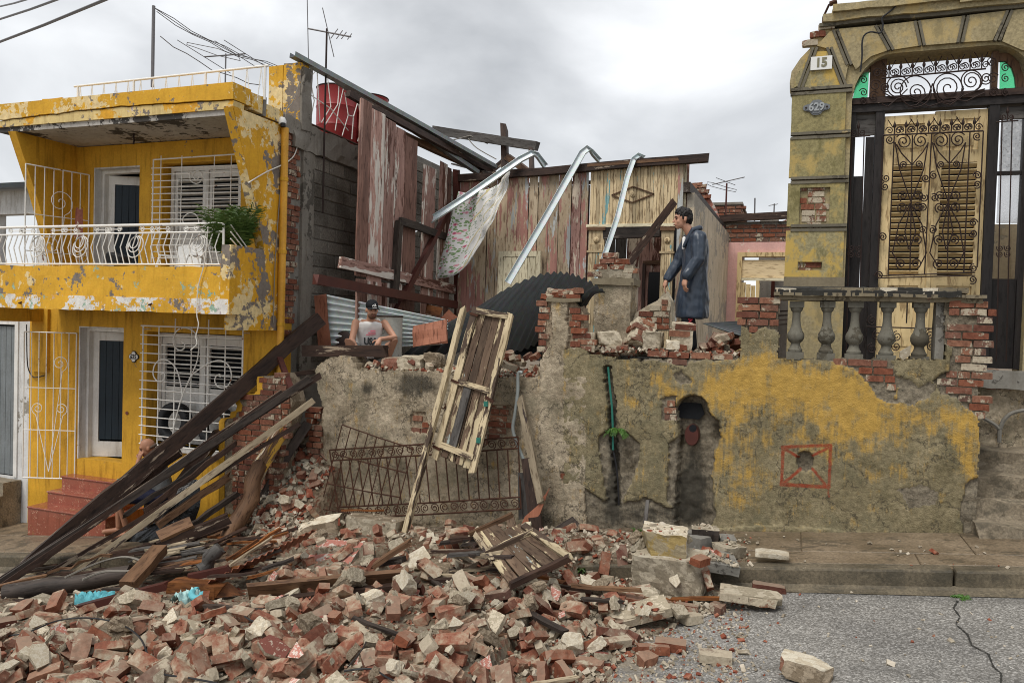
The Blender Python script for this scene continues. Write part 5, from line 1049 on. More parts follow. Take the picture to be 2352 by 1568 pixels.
# ---- street wall of the fallen house
k4 = lambda x_, y_: (641.7 + x_ * .4092, 641.7 + y_ * .4092)
MWo = [k4(*q) for q in ((195, 520), (215, 480), (285, 430), (400, 428), (440, 505), (900, 512), (950, 530), (1330, 545), (1440, 540), (1470, 430), (1480, 140), (1500, 118), (1650, 115), (1700, 170), (1720, 430), (1720, 2200), (150, 2200), (165, 1100), (185, 900), (235, 740))]
MWb = [([k4(*q) for q in ((730, 745), (815, 742), (830, 800), (890, 860), (800, 870), (740, 850))], .03, 1), ([k4(*q) for q in ((1150, 705), (1320, 715), (1330, 860), (1200, 900), (1120, 960), (1130, 800))], .03, 1),
       ([k4(*q) for q in ((140, 700), (235, 720), (250, 900), (245, 1060), (170, 1110), (150, 900))], .05, 1), ([k4(*q) for q in ((1440, 90), (1520, 120), (1530, 330), (1480, 440), (1440, 440))], .04, 1), ([k4(*q) for q in ((1610, 60), (1730, 60), (1730, 540), (1600, 545), (1620, 320))], .05, 1),
       ([k4(*q) for q in ((560, 1380), (900, 1370), (1150, 1380), (1150, 1600), (560, 1600))], .012, 0), ([k4(*q) for q in ((600, 655), (820, 700), (700, 780), (420, 700))], .006, 0), ([k4(*q) for q in ((1570, 1080), (1625, 1090), (1615, 1150), (1580, 1140))], .03, 1)]
mb, A = relief(-6.25, -2.13, g0, 2.95, .015, MWo, MWb, [(k4(300, 1290)[0], k4(300, 1290)[1], 30, 25, .7), (700, 1240, 60, 30, .3)],
    [(k4(760, 590)[0], k4(760, 590)[1], 62, 36, .85), (k4(490, 620)[0], k4(490, 620)[1], 26, 22, .7), (k4(1050, 690)[0], k4(1050, 690)[1], 45, 60, .5), (k4(720, 1140)[0], k4(720, 1140)[1], 120, 60, .25), (k4(1100, 1480)[0], k4(1100, 1480)[1], 120, 40, .5), (k4(1500, 1300)[0], k4(1500, 1300)[1], 30, 110, .55), (k4(260, 900)[0], k4(260, 900)[1], 24, 50, .4)], [], seed=1.0)
SWL = thing('street_wall', 'tan cement street wall of the collapsed house with a brick pillar stump', 'wall', (-4.2, YF, -.5)); o = part('render', mb, M['mwall'], SWL, .6); put_attr(o, A)
for pl_, off in zip((MWb[0], MWb[1], MWb[2], MWb[3], MWb[4], MWb[7]), (0, .05, .1, .02, .07, .1)): brick_fill(SWL, pl_[0], YF + .03, 'brick', proud=.014, x_off=off, miss=.08)
mb = MB(); mb.box2((-6.05, YF + .33, -.7), (-2.14, YF + .36, 1.52)); part('core', mb, M['mortar'], SWL)
# pillar cap: ragged bricks and mortar
for i in range(14):
    p = PY(1258 + rng.random() * 70, 684 - 14 * math.sin(pi * min(1, max(0, rng.random()))) * .9, YF + .15); put_brick(SWL, p, 'brick_dusty', rot=(rng.uniform(-.3, .3), rng.uniform(-.3, .3), rng.uniform(-.7, .7)), kind=rng.choice((3, 4, 6)))
mb = rough_box(MB(), tuple(PY(1254, 692, YF - .02)), tuple(PY(1332, 685, YF - .02) + V((0, .3, 0)))); part('pillar_necking', mb, M['rail_tan'], SWL)
# inner pier behind
IP = thing('brick_pier', 'broken rendered pier with brick top behind the pillar stump', 'pier', PY(1410, 800, 9.95)); a_, b_ = PY(1362, 760, 9.95), PY(1450, 655, 9.95)
mb = rough_box(MB(), (a_.x, 9.95, 1.7), (b_.x, 10.35, b_.z), j=.012); part('shaft', mb, M['mwall'], IP)
mb = rough_box(MB(), (a_.x - .03, 9.92, b_.z), (b_.x + .03, 10.38, b_.z + .09), j=.01); part('necking', mb, M['rail_tan'], IP)
mb = rough_box(MB(), (a_.x + .03, 9.97, b_.z + .09), (b_.x, 10.35, PY(1410, 610, 9.95).z), j=.02); part('upper_shaft', mb, M['rub_mortar'], IP)
zt = PY(1410, 612, 9.95).z
for i, (dx, dz) in enumerate(((.08, .0), (.30, .0), (.16, .075), (.36, .07), (.2, .15), (-.0, -.1), (-.02, -.35), (.46, -.05))): put_brick(IP, (a_.x + dx, 10.02, zt + dz), 'brick_dusty', kind=rng.choice((0, 3, 4)), sx=.9)
mb = MB(); pts = [PY(u, v, 10.1) for u, v in ((1444, 760), (1460, 718), (1490, 700), (1510, 690), (1528, 668), (1540, 690), (1545, 760))]; mb.prism(pts, (0, .3, 0)); RW = single('wall_remnant', mb, M['rub_mortar'], 'sloping heap of mortared brickwork left of the standing man', 'wall')
brick_fill(RW, [(1446, 760), (1462, 722), (1490, 704), (1512, 692), (1528, 672), (1540, 700), (1545, 760)], 10.1, 'brick_dusty', proud=.03, L_=.2)
# ---- ochre street wall under the balustrade
k7 = lambda x_, y_: (1225.2 + x_ * .4092, 758.5 + y_ * .4092)      # detail of the ochre wall
k8 = lambda x_, y_: (1750.3 + x_ * .256, 612.6 + y_ * .256)
RWo = [(1288, 2000), (1292, 800), (1318, 800), (1330, 795), (1370, 815), (1420, 822), (1560, 826), (1698, 822), (1700, 760), (1703, 690), (1790, 690), (1790, 824), (2170, 824), (2170, 690), (2262, 690), (2258, 850), (2247, 930), (2253, 1240), (2256, 2000)]
NI = [k7(*q) for q in ((810, 430), (830, 385), (905, 375), (960, 400), (990, 470), (1035, 510), (1050, 600), (1020, 680), (1000, 800), (1005, 950), (1012, 1060), (985, 1130), (790, 1130), (800, 900), (820, 600))]
RWb = [([k7(*q) for q in ((150, 860), (230, 850), (380, 950), (390, 1020), (300, 1060), (260, 1110), (140, 1110))], .035, 2), ([k7(*q) for q in ((360, 600), (420, 560), (520, 570), (600, 640), (580, 760), (530, 900), (480, 990), (420, 980), (380, 780))], .05, 2),
       ([k7(*q) for q in ((380, 960), (560, 960), (640, 940), (760, 1000), (980, 990), (980, 1160), (200, 1160), (280, 1080))], .03, 2), ([k7(*q) for q in ((715, 385), (800, 370), (815, 500), (720, 500))], .03, 1), ([k7(*q) for q in ((775, 255), (830, 220), (890, 280), (820, 310))], .02, 1), ([k7(*q) for q in ((760, 640), (830, 560), (840, 800), (800, 1000), (750, 980))], .04, 2),
       (NI, .17, 2), ([k7(*q) for q in ((395, 200), (430, 198), (455, 420), (462, 640), (470, 700), (490, 990), (462, 995), (440, 700), (415, 440))], .12, 2),
       ([k8(*q) for q in ((550, 815), (1160, 820), (1180, 950), (1250, 1030), (1180, 1180), (1290, 1240), (1390, 1240), (1180, 1225), (1060, 1200), (960, 1080), (880, 960), (800, 905), (700, 890))], .028, 1), ([k8(*q) for q in ((1240, 1080), (1180, 960), (1290, 1000), (1420, 1090), (1500, 1010), (1560, 1080), (1480, 1180), (1330, 1245), (1200, 1220))], .018, 1),
       ([k8(*q) for q in ((1640, 300), (2100, 300), (2100, 1100), (1990, 1420), (1850, 1270), (1750, 1190), (1600, 1130), (1530, 1000), (1690, 940), (1700, 720), (1640, 700))], .045, 1), ([k8(*q) for q in ((-250, 290), (170, 290), (170, 600), (100, 560), (20, 540), (-90, 600), (-160, 520), (-250, 480))], .045, 1),
       ([k7(*q) for q in ((540, 125), (1150, 120), (1150, 165), (880, 175), (860, 205), (800, 190), (560, 160))], .03, 1),
       ([(1830, 1055), (1838, 1040), (1858, 1036), (1870, 1050), (1868, 1072), (1850, 1084), (1832, 1078)], .07, 2), ([(2060, 1125), (2120, 1112), (2155, 1130), (2150, 1160), (2090, 1165)], .008, 1), ([(2220, 1110), (2255, 1090), (2255, 1240), (2215, 1230), (2205, 1180)], .03, 2),
       ([(1640, 1215), (1760, 1205), (1850, 1212), (1980, 1222), (2110, 1230), (2250, 1238), (2250, 1300), (1640, 1300)], -.03, 0)]
pts_ = [(1760, 850, 60, 40, 1.0), (1830, 880, 120, 50, .95), (1960, 900, 80, 60, .9), (1700, 880, 60, 50, .5), (1650, 900, 60, 60, .75), (1550, 905, 35, 22, .8), (1445, 925, 22, 14, .9), (1510, 870, 40, 22, .55), (1640, 1060, 40, 60, .65), (1690, 1010, 60, 80, .5), (1740, 1110, 40, 40, .5), (1990, 985, 70, 45, .7), (2130, 960, 110, 45, .75), (2220, 1000, 36, 60, .85), (2230, 1080, 18, 50, .7), (1900, 1000, 120, 70, .42), (1690, 1150, 30, 22, .5), (2050, 1090, 60, 22, .4), (1880, 930, 160, 60, .35), (1470, 1080, 20, 40, .3)]
rl = [((1797, 1026), (1908, 1022), 3.6), ((1908, 1022), (1904, 1118), 3.6), ((1904, 1118), (1795, 1112), 4.2), ((1795, 1112), (1799, 1026), 3.6), ((1802, 1030), (1834, 1050), 3.2), ((1903, 1028), (1866, 1046), 3.2), ((1798, 1110), (1838, 1078), 3.6), ((1896, 1112), (1866, 1076), 3.0), ((1903, 1118), (1903, 1140), 2.0)]
mb, A = relief(-2.62, 1.80, g0, 2.72, .015, RWo, RWb, pts_, [(1585, 1120, 30, 90, .62), (1600, 960, 26, 40, .4), (1410, 1010, 12, 170, .62), (1480, 1180, 110, 35, .5), (1590, 1140, 50, 90, .45), (1395, 1130, 26, 70, .45), (2100, 1210, 140, 26, .32), (1400, 1000, 25, 60, .35)], rl, seed=4.0)  # first dark blobs paint shade into niche and conduit slot, the rest are damp
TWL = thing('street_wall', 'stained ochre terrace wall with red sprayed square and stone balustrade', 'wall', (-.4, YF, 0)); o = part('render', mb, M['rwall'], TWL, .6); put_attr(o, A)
for i, off in ((3, 0), (8, .03), (10, .06), (11, .1), (12, .0)): brick_fill(TWL, RWb[i][0], YF + (.03 if i != 10 else .045), 'brick', proud=.02, x_off=off, miss=.05)
mb = MB(); mb.box2((-2.6, YF + .33, -.6), (1.76, YF + .37, 1.9)); part('core', mb, M['mortar'], TWL)
mb = MB(); mb.prism([(-2.6, YF + .3, 1.93), (1.72, YF + .3, 1.93), (1.72, YT + .05, 1.93), (-2.6, YT + .9, 1.9)], (0, 0, -.12)); part('terrace_floor', mb, M['stucco_grey'], TWL)
# clay pipe end in the niche, green conduit, small chips
mb = MB(); c = PY(*k7(893, 585), YF + .13); mb.lathe(c, [(.075, .09), (.085, .05), (.085, -.05), (.06, -.07), (.03, -.06)], 16, Matrix.Rotation(pi / 2, 3, 'X') @ Matrix.Diagonal((1, 1.45, 1)).to_3x3(), caps=True); part('clay_pipe', mb, M['rustmaroon'], TWL, 1)
mb = MB(); c2 = PY(*k7(895, 550), YF + .05); mb.lathe(c2, [(.0, .012), (.042, .01), (.042, -.02), (.0, -.02)], 14, Matrix.Rotation(pi / 2, 3, 'X')); part('pipe_hole', mb, M['black'], TWL)
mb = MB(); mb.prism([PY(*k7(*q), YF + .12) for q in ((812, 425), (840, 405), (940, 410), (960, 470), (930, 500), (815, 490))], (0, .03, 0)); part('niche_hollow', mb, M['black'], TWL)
mb = MB(); mb.tube(smooth_pts([PY(*k7(*q), YF + .03) for q in ((420, 205), (428, 300), (440, 420), (445, 520), (447, 670))], 4), .013, 6); part('conduit', mb, M['pipe_green'], TWL, 1)
mb = MB(); mb.tube(smooth_pts([PY(*k7(*q), YF + .04) for q in ((447, 670), (465, 760), (476, 880), (480, 980))], 4), .011, 6); part('conduit', mb, M['cable'], TWL, 1)
# balustrade
def baluster(c, h):
    c = V(c); mb = MB(); s = h / .67
    mb.lathe(c, [(.075, .0), (.075, .005)], 4, Matrix.Rotation(pi / 4, 3, 'Z'))
    mb.v.clear(); mb.f.clear(); mb.m.clear()
    mb.box2(c + V((-.088, -.075, 0)), c + V((.088, .075, .09 * s))); mb.box2(c + V((-.075, -.07, .60 * s)), c + V((.075, .07, h)))
    mb.lathe(c, [(q[0], q[1] * s) for q in ((.072, .092), (.075, .115), (.062, .135), (.05, .165), (.047, .19), (.072, .215), (.086, .245), (.088, .285), (.083, .305), (.066, .335), (.050, .39), (.043, .45), (.041, .51), (.043, .545), (.058, .565), (.064, .585), (.066, .60))], 20)
    o_ = part('baluster', mb, M['baluster'], TWL, .55); return o_
for u in (1825.5, 1896, 1960, 2034, 2110):
    b_ = PY(u, 825, YF + .13); t_ = PY(u, 692, YF + .13); baluster((b_.x, YF + .13, 1.975), t_.z - 1.975)
mb = MB()
def rail_piece(nm, u0, u1, v0, v1, yf, dep, mat, seed, j=.006): a = PY((u0 + u1) / 2, v1, yf); t = PY((u0 + u1) / 2, v0, yf); x0_, x1_ = PY(u0, v0, yf).x, PY(u1, v0, yf).x; part(nm, rough_box(MB(), (x0_, yf, a.z), (x1_, yf + dep, t.z), j=j, seed=seed), M[mat], TWL)
rail_piece('rail_moulding', 1790, 2258, 681, 692, YF + .02, .26, 'rail_tan', 1); rail_piece('rail_moulding', 1778, 2268, 674, 681.5, YF - .02, .34, 'rail_tan', 2)
x = 1782
while x < 2225:
    w = rng.uniform(34, 58); rail_piece('rail_brick', x, min(x + w - 1.5, 2226), 661, 674, YF - .005 + rng.uniform(-.01, .012), .28, rng.choice(['rail_tan', 'rail_tan', 'rub_cream', 'rub_mortar', 'rail_black', 'brick_grey']), int(x), .007); x += w
mb = MB(); r = random.Random(2); xs_ = [PY(1780 + i * 11, 655, YF).x for i in range(40)]
mb.sheet(lambda s, t: V((xs_[0] + (xs_[-1] - xs_[0]) * s, YF - .02 + .02 * mnoise.noise(V((s * 40, t, 0))) + .32 * t, 2.745 + .025 * math.sin(t * pi) + .014 * mnoise.noise(V((s * 25, t * 4, 0))) - (.02 if t in (0, 1) else 0))), 70, 6, th=(0, 0, -.055)); part('coping', mb, M['rail_black'], TWL)
mb = rough_box(MB(), tuple(PY(2146, 824, YF + .09)), tuple(PY(2172, 692, YF + .09) + V((0, .2, 0)))); part('pier_edge', mb, M['stucco_grey'], TWL)
mb = MB(); mb.prism([PY(*k8(*q), YF + .09) for q in ((1240, 760), (1335, 705), (1330, 790), (1270, 840), (1235, 810))], (0, .05, 0)); single('stone_chip', mb, M['rub_cream'], 'pale broken stone wedged between two balusters', 'stone')
# ================================================================== raised house no. 629 behind the terrace
RH = thing('house', 'tall ochre house front with arched doorway, iron grilles and number plates', 'house', (1, YT, 1.9))
a0, a1 = PY(1946, 500, YT).x, PY(1946, 500, YT).x + 1.84
def hx(u, v): return PY(u, v, YT)
ztop = 5.95
# outline of the front wall with arched opening (single ring, opening cut from below)
left = [hx(1812, 655), hx(1818, 400), hx(1822, 215), hx(1814, 190), hx(1818, 165), hx(1838, 135), hx(1860, 112), hx(1868, 88), hx(1885, 75), hx(1890, 62), hx(1905, 55)]
L0 = left[0]; zsp = hx(1950, 235).z; zar = hx(2060, 122).z; ar = []
for i in range(9): t = i / 8 * pi / 2; ar.append(V((a0 + .42 * (1 - cos(t)), YT, zsp + (zar - zsp) * sin(t))))
ar2 = [V((a0 + a1 - p.x, YT, p.z)) for p in reversed(ar)]
opening = [V((a0, YT, 1.85))] + ar + ar2 + [V((a1, YT, 1.85))]
outer = [V((a1, YT, 1.85)), V((6.4, YT, 1.85)), V((6.4, YT, 5.86)), V((left[-1].x, YT, 5.86))] + list(reversed(left)) + [V((L0.x, YT, 1.85)), V((a0, YT, 1.85))]
mb = MB(); mb.prism(outer + opening[1:-1], (0, .42, 0)); wallR = part('front_wall', mb, M['pil_top'], RH)
# rusticated blocks of the pilaster
vb = [(216, 305, 'pil'), (318, 408, 'pil'), (421, 519, 'pil'), (529, 640, 'pil_yel')]
for v0, v1, mt in vb:
    tl, tr, br, bl = hx(1821 - (v0 - 216) * .045, v0 + 2), hx(1943, v0 - 6), hx(1943 - (v1 - 216) * .03, v1 - 6), hx(1819 - (v1 - 216) * .045, v1 + 2); x0_, x1_ = (tl.x + bl.x) / 2, min(a0 - .01, (tr.x + br.x) / 2)
    if v0 == 421: # block whose render has fallen from a brick panel
        bx0, bx1, bz0, bz1 = hx(1836, 480).x, hx(1905, 480).x, hx(1870, 516).z, hx(1870, 432).z; part('rustic_block', wall_grid(MB(), x0_, x1_, bl.z, tl.z, YT - .045, YT - .001, [(bx0, bx1, bz0, bz1)]), M[mt], RH); brick_fill(RH, [(1836, 430), (1906, 428), (1903, 516), (1834, 518)], YT - .005, 'brick_dusty', proud=.012, L_=.2, C=.074, miss=0)
    elif v0 == 529:
        bx0, bx1, bz0, bz1 = hx(1832, 610).x, hx(1888, 610).x, hx(1860, 621).z, hx(1860, 602).z; part('rustic_block', wall_grid(MB(), x0_, x1_, bl.z, tl.z, YT - .045, YT - .001, [(bx0, bx1, bz0, bz1)]), M[mt], RH); brick_fill(RH, [(1830, 598), (1890, 598), (1890, 624), (1830, 624)], YT - .005, 'brick', proud=.008, L_=.2, C=.07, miss=0)
    else: mb = rough_box(MB(), (x0_, YT - .045, bl.z), (x1_, YT - .001, tl.z), j=.003); part('rustic_block', mb, M[mt], RH)
for v in (210, 312, 414.5, 524):
    c0, c1 = hx(1818, v + 3), hx(1944, v - 3); z = (c0.z + c1.z) / 2
    for dz in (-.026, .026): mb = MB(); mb.box2((c0.x - .01, YT - .055, z + dz - .017), (a0 - .004, YT - .0015, z + dz + .017)); part('string_moulding', mb, M['mould'], RH)
mb = MB(); c0 = hx(1806, 652); mb.box2((c0.x - .03, YT - .07, c0.z - .03), (a0 - .004, YT - .001, hx(1880, 637).z)); part('pilaster_base', mb, M['rail_tan'], RH)
# voussoirs: wedge blocks fanned over the arch, separated by double ribs
def wedge(pts, mat, nm='voussoir', pr=.04):
    mb = MB(); mb.prism([V((p.x, YT - pr, p.z)) for p in [hx(*q) for q in pts]], (0, pr - .001, 0)); part(nm, mb, M[mat], RH)
wedge([(1836, 202), (1872, 122), (1900, 120), (1932, 196), (1934, 204)], 'pil_yel'); wedge([(1876, 108), (1905, 76), (1917, 72), (1948, 150), (1940, 190), (1908, 116)], 'pil_top'); wedge([(1926, 70), (2010, 62), (2040, 118), (2000, 132), (1965, 162), (1953, 140)], 'pil_top'); wedge([(2020, 62), (2098, 52), (2110, 108), (2052, 117)], 'pil_top'); wedge([(2112, 50), (2210, 40), (2196, 101), (2124, 107)], 'pil_top'); wedge([(2224, 38), (2310, 28), (2278, 96), (2210, 100)], 'pil_top'); wedge([(2324, 27), (2400, 18), (2400, 120), (2345, 118), (2300, 98)], 'pil_top'); wedge([(1826, 180), (1864, 120), (1832, 200), (1824, 204)], 'pil_yel')
for a_, b_ in (((1918, 72), (1950, 152)), ((2015, 62), (2046, 118)), ((2105, 52), (2117, 108)), ((2217, 40), (2203, 101)), ((2317, 28), (2288, 97)), ((1872, 112), (1838, 204)), ((1904, 112), (1938, 200))):
    A3, B3 = hx(*a_), hx(*b_)
    for d in (-.022, .022): lumber('rib', V((A3.x + d, YT - .028, A3.z)), V((B3.x + d, YT - .028, B3.z)), .028, .05, M['mould'], RH, up=(0, 1, 0), n=1, warp=0, jag=0)
# cornice, chipped
for v0, v1, u0, pr, mt in ((40, 58, 1890, .10, 'pil_top'), (58, 66, 1882, .06, 'mould'), (24, 40, 1912, .15, 'pil_top')):
    z0_, z1_ = hx(2100, v1 - 21).z, hx(2100, v0 - 21).z; part('cornice', rough_box(MB(), (hx(u0, v0).x, YT - pr, z0_), (6.4, YT + .4, z1_), j=.006, seed=v0), M[mt], RH)
for u, v in ((2150, 18), (2178, 16), (2205, 12), (1900, 62), (1880, 80), (1862, 100)): put_brick(RH, hx(u, v) + V((0, .02, 0)), 'brick_dusty', kind=4, sx=.8)
part('cornice_top', rough_box(MB(), (hx(2200, 0).x, YT - .14, hx(2270, 10).z), (6.4, YT + .4, hx(2270, -2).z), j=.008, seed=77), M['pil_top'], RH)
# number plates
mb = MB(); c = hx(1886, 149) + V((0, -.06, 0)); mb.box(c, (.235, .02, .155)); np_ = part('number_plate', mb, M['enamel'], RH); text(np_, '15', c + V((0, -.0125, 0)), .145, M['olive'], bold=.006, sx=.92)
c = hx(1875, 250) + V((0, -.062, 0)); pl = plaque(RH, c, .27, .17, M['slate'], M['slate']); text(pl, '629', c + V((0, -.010, 0)), .13, M['slate_light'], bold=.004, sx=.9, ext=.006)
mb = MB()
for sx_ in (-.115, .115): mb.lathe(c + V((sx_, -.008, 0)), [(0, .006), (.01, .004), (.012, 0)], 8, Matrix.Rotation(pi / 2, 3, 'X'))
part('plate_screw', mb, M['iron'], pl)
# timber frame of the doorway
ZT = PY(2100, 250, YT + .15).z; DY = YT + .15
lz0, lz1 = PY(1950, 262, DY).z, PY(1950, 241, DY).z
def fb(nm, x0_, x1_, z0_, z1_, y0_, y1_, mat, parent=RH, g=GRAINZ): mb = MB(); mb.box2((x0_, y0_, z0_), (x1_, y1_, z1_)); return grain(part(nm, mb, M[mat], parent), g)
fb('transom_beam', a0 - .0, a1 + .0, lz0, lz1 + .06, DY - .05, DY + .1, 'char', g=GRAINX)
fb('transom_trim', a0 + .01, a1 - .01, lz1 - .02, lz1 + .05, DY - .075, DY - .052, 'wood_dark', g=GRAINX)
xl0, xl1 = PY(2004, 450, DY).x, PY(2024, 450, DY).x; xr0, xr1 = PY(2262, 450, DY).x, PY(2286, 450, DY).x
fb('door_post', xl0, xl1, 1.93, lz0, DY - .04, DY + .1, 'char'); fb('door_post', xr0, xr1, 1.93, lz0, DY - .04, DY + .1, 'char'); fb('jamb', a0, a0 + .06, 1.93, lz0, DY - .03, DY + .08, 'char'); fb('jamb', a1 - .06, a1, 1.93, lz0, DY - .03, DY + .08, 'char')
fb('upper_post', PY(1998, 200, DY).x, xl1, lz1 + .06, zar - .02, DY - .02, DY + .06, 'wood_brown'); fb('upper_post', xr0 + .01, PY(2290, 200, DY).x, lz1 + .06, zar - .03, DY - .02, DY + .06, 'wood_brown')
# left sidelight boards (charred, with a gap to the sky), right sidelight panes
x = a0 + .06; i = 0
while x < xl0 - .02:
    w = min(.115, xl0 - x); fb('sidelight_board', x + .004, x + w - .004, 1.93, (lz0 - .28) if i else 4.15, DY + .02, DY + .05, 'char'); x += w; i += 1
fb('sidelight_head', a0 + .06, xl0, lz0 - .26, lz0 - .02, DY + .01, DY + .05, 'wood_grey', g=GRAINX); fb('sidelight_head', xr1, a1 - .06, lz0 - .16, lz0 - .02, DY + .01, DY + .05, 'wood_grey', g=GRAINX)
pxa, pxb = xr1 + .03, a1 - .07; zA, zB, zC = PY(2310, 393, DY).z, PY(2310, 275, DY).z, PY(2310, 512, DY).z
fb('glass_pane', pxa, pxb, zA, zB, DY + .03, DY + .036, 'glass_pat'); fb('glass_pane', pxa, pxb, zC, zA - .04, DY + .03, DY + .036, 'glass_frost'); fb('pane_bar', pxa - .03, pxb + .01, zA - .04, zA, DY + .0, DY + .06, 'char', g=GRAINX); fb('lower_panel', pxa - .03, pxb + .01, 1.93, PY(2310, 640, DY).z, DY + .02, DY + .06, 'char')
mb = MB(); mb.box2((xr1 - .1, 11.6, 1.9), (a1 + 1.2, 11.7, PY(2310, 515, 11.6).z)); part('inner_wall', mb, M['sidewall'], RH)
# ochre double door with louvres
dx0, dx1 = xl1 + .005, xr0 - .005; cxd = PY(2140, 450, DY).x; dzt = lz0 - .03
for s_, (x0_, x1_) in enumerate(((dx0, cxd - .003), (cxd + .003, dx1))):
    w = x1_ - x0_; st = .10 if s_ == 0 else .085; z0_, z1_ = 1.945, dzt - (.0 if s_ else .025)
    lz_b, lz_t = PY(2100, 632, DY).z, PY(2070, 378, DY).z; mb = MB(); y0_, y1_ = DY - .0, DY + .045
    for q in ((x0_, x0_ + st, z0_, z1_), (x1_ - st, x1_, z0_, z1_), (x0_ + st, x1_ - st, z1_ - .1, z1_), (x0_ + st, x1_ - st, lz_t, lz_t + .14), (x0_ + st, x1_ - st, lz_b - .12, lz_b), (x0_ + st, x1_ - st, z0_, z0_ + .14)): mb.box2((q[0], y0_, q[2]), (q[1], y1_, q[3]))
    lf = grain(part('door_leaf', mb, M['door_ochre'], RH)); fb('door_panel', x0_ + st, x1_ - st, lz_t + .14, z1_ - .1, DY + .02, DY + .04, 'door_ochre', lf); fb('door_panel', x0_ + st + .04, x1_ - st - .04, lz_t + .19, z1_ - .15, DY + .01, DY + .019, 'door_ochre', lf); fb('door_panel', x0_ + st, x1_ - st, z0_ + .14, lz_b - .12, DY + .02, DY + .04, 'door_ochre', lf); fb('door_panel', x0_ + st + .04, x1_ - st - .04, z0_ + .2, lz_b - .18, DY + .008, DY + .019, 'door_ochre', lf)
    fb('louvre_backing', x0_ + st, x1_ - st, lz_b, lz_t, DY + .046, DY + .055, 'black', lf); n = 19
    for i in range(n):
        z = lz_b + (lz_t - lz_b) * (i + .5) / n; mb = MB(); mb.box(((x0_ + x1_) / 2, DY + .02, z), (w - 2 * st - .002, .06, .01), Matrix.Rotation(radians(-38), 3, 'X')); grain(part('louvre', mb, M['door_ochre'], lf), GRAINX)
fb('meeting_stile', cxd - .02, cxd + .02, 1.945, dzt - .05, DY - .022, DY - .002, 'door_ochre')
# iron grilles, drawn from their scrolls
GYI = YT + .06
k6 = lambda x_, y_: (1691.8 + x_ * .4092, y_ * .4092)        # detail 2900,0
def grille(nm, curves, r_=.0075):
    mb = MB(); mb.tube([PY(*k6(*q), GYI) for q in curves[0]], r_ * 1.3, 6); g_ = part(nm, mb, M['iron'], RH, 1)
    for c_ in curves[1:]: mb = MB(); mb.tube(c_ if isinstance(c_[0], V) else [PY(*k6(*q), GYI) for q in c_], r_, 5); part('bar' if len(c_) == 2 else 'scroll', mb, M['iron'], g_, 1)
    return g_
def sp(cx, cy, R_, turns, a0_, d=1, r0=.12): return [PY(*k6(cx + R_ * (r0 + (1 - r0) * i / 26) * cos(a0_ + d * tau * turns * i / 26), cy + R_ * (r0 + (1 - r0) * i / 26) * sin(a0_ + d * tau * turns * i / 26)), GYI) for i in range(27)]
def spear(g_, x_, y0, y1):
    a_, b_ = PY(*k6(x_, y0), GYI), PY(*k6(x_ + (y0 - y1) * .01, y1), GYI); mb = MB(); mb.lathe(a_, [(.007, 0), (.007, (b_.z - a_.z) * .45), (.016, (b_.z - a_.z) * .55), (.018, (b_.z - a_.z) * .65), (.006, (b_.z - a_.z) * .85), (.001, b_.z - a_.z)], 8); part('spear', mb, M['iron'], g_, 1)
# transom grille: upper band with spears, lower band of big scrolls
tl = lambda x_: 440 - (x_ - 820) * .092
big = [[(815, tl(815)), (1400, tl(1400))]] + [sp(x_, y_, R_, 2.0, a_, d_) for x_, y_, R_, a_, d_ in ((905, 490, 50, 0, 1), (1010, 518, 56, 2, 1), (1190, 495, 85, 0, -1), (1318, 455, 58, 1.2, 1), (835, 490, 28, 1, -1), (1400, 440, 36, 2.5, 1))]
big += [[(815, 585), (850, 600), (900, 555), (960, 540), (1020, 570), (1080, 600), (1150, 575), (1230, 560), (1290, 570), (1340, 545), (1395, 520)], sp(1005, 515, 88, 1, 0, 1, .98), sp(1185, 495, 82, 1, 0, 1, .98), sp(905, 485, 62, .7, 1.6, 1, .95), sp(1320, 455, 60, .8, 1.2, -1, .95), [(820, 520), (870, 545), (920, 540), (960, 500)], [(960, 600), (1010, 590), (1080, 530), (1100, 470)], [(1100, 470), (1130, 570), (1200, 590), (1270, 540), (1330, 515), (1395, 500)]]
g1 = grille('transom_grille', big)
for i in range(9):
    x_ = 855 + 65 * i; spear(g1, x_, tl(x_), tl(x_) - 88)
    for dx in (-24, 24): mb = MB(); mb.tube(sp(x_ + dx, tl(x_) - 24, 22, 1.5, pi if dx > 0 else 0, 1 if dx > 0 else -1), .006, 5); part('scroll', mb, M['iron'], g1, 1)
    if i % 2 == 0: mb = MB(); mb.tube([PY(*k6(x_ - 6, tl(x_) - 40), GYI), PY(*k6(x_ - 40, tl(x_) - 95), GYI)], .005, 4); part('bar', mb, M['iron'], g1, 1); mb = MB(); mb.tube([PY(*k6(x_ + 6, tl(x_) - 40), GYI), PY(*k6(x_ + 38, tl(x_) - 98), GYI)], .005, 4); part('bar', mb, M['iron'], g1, 1)
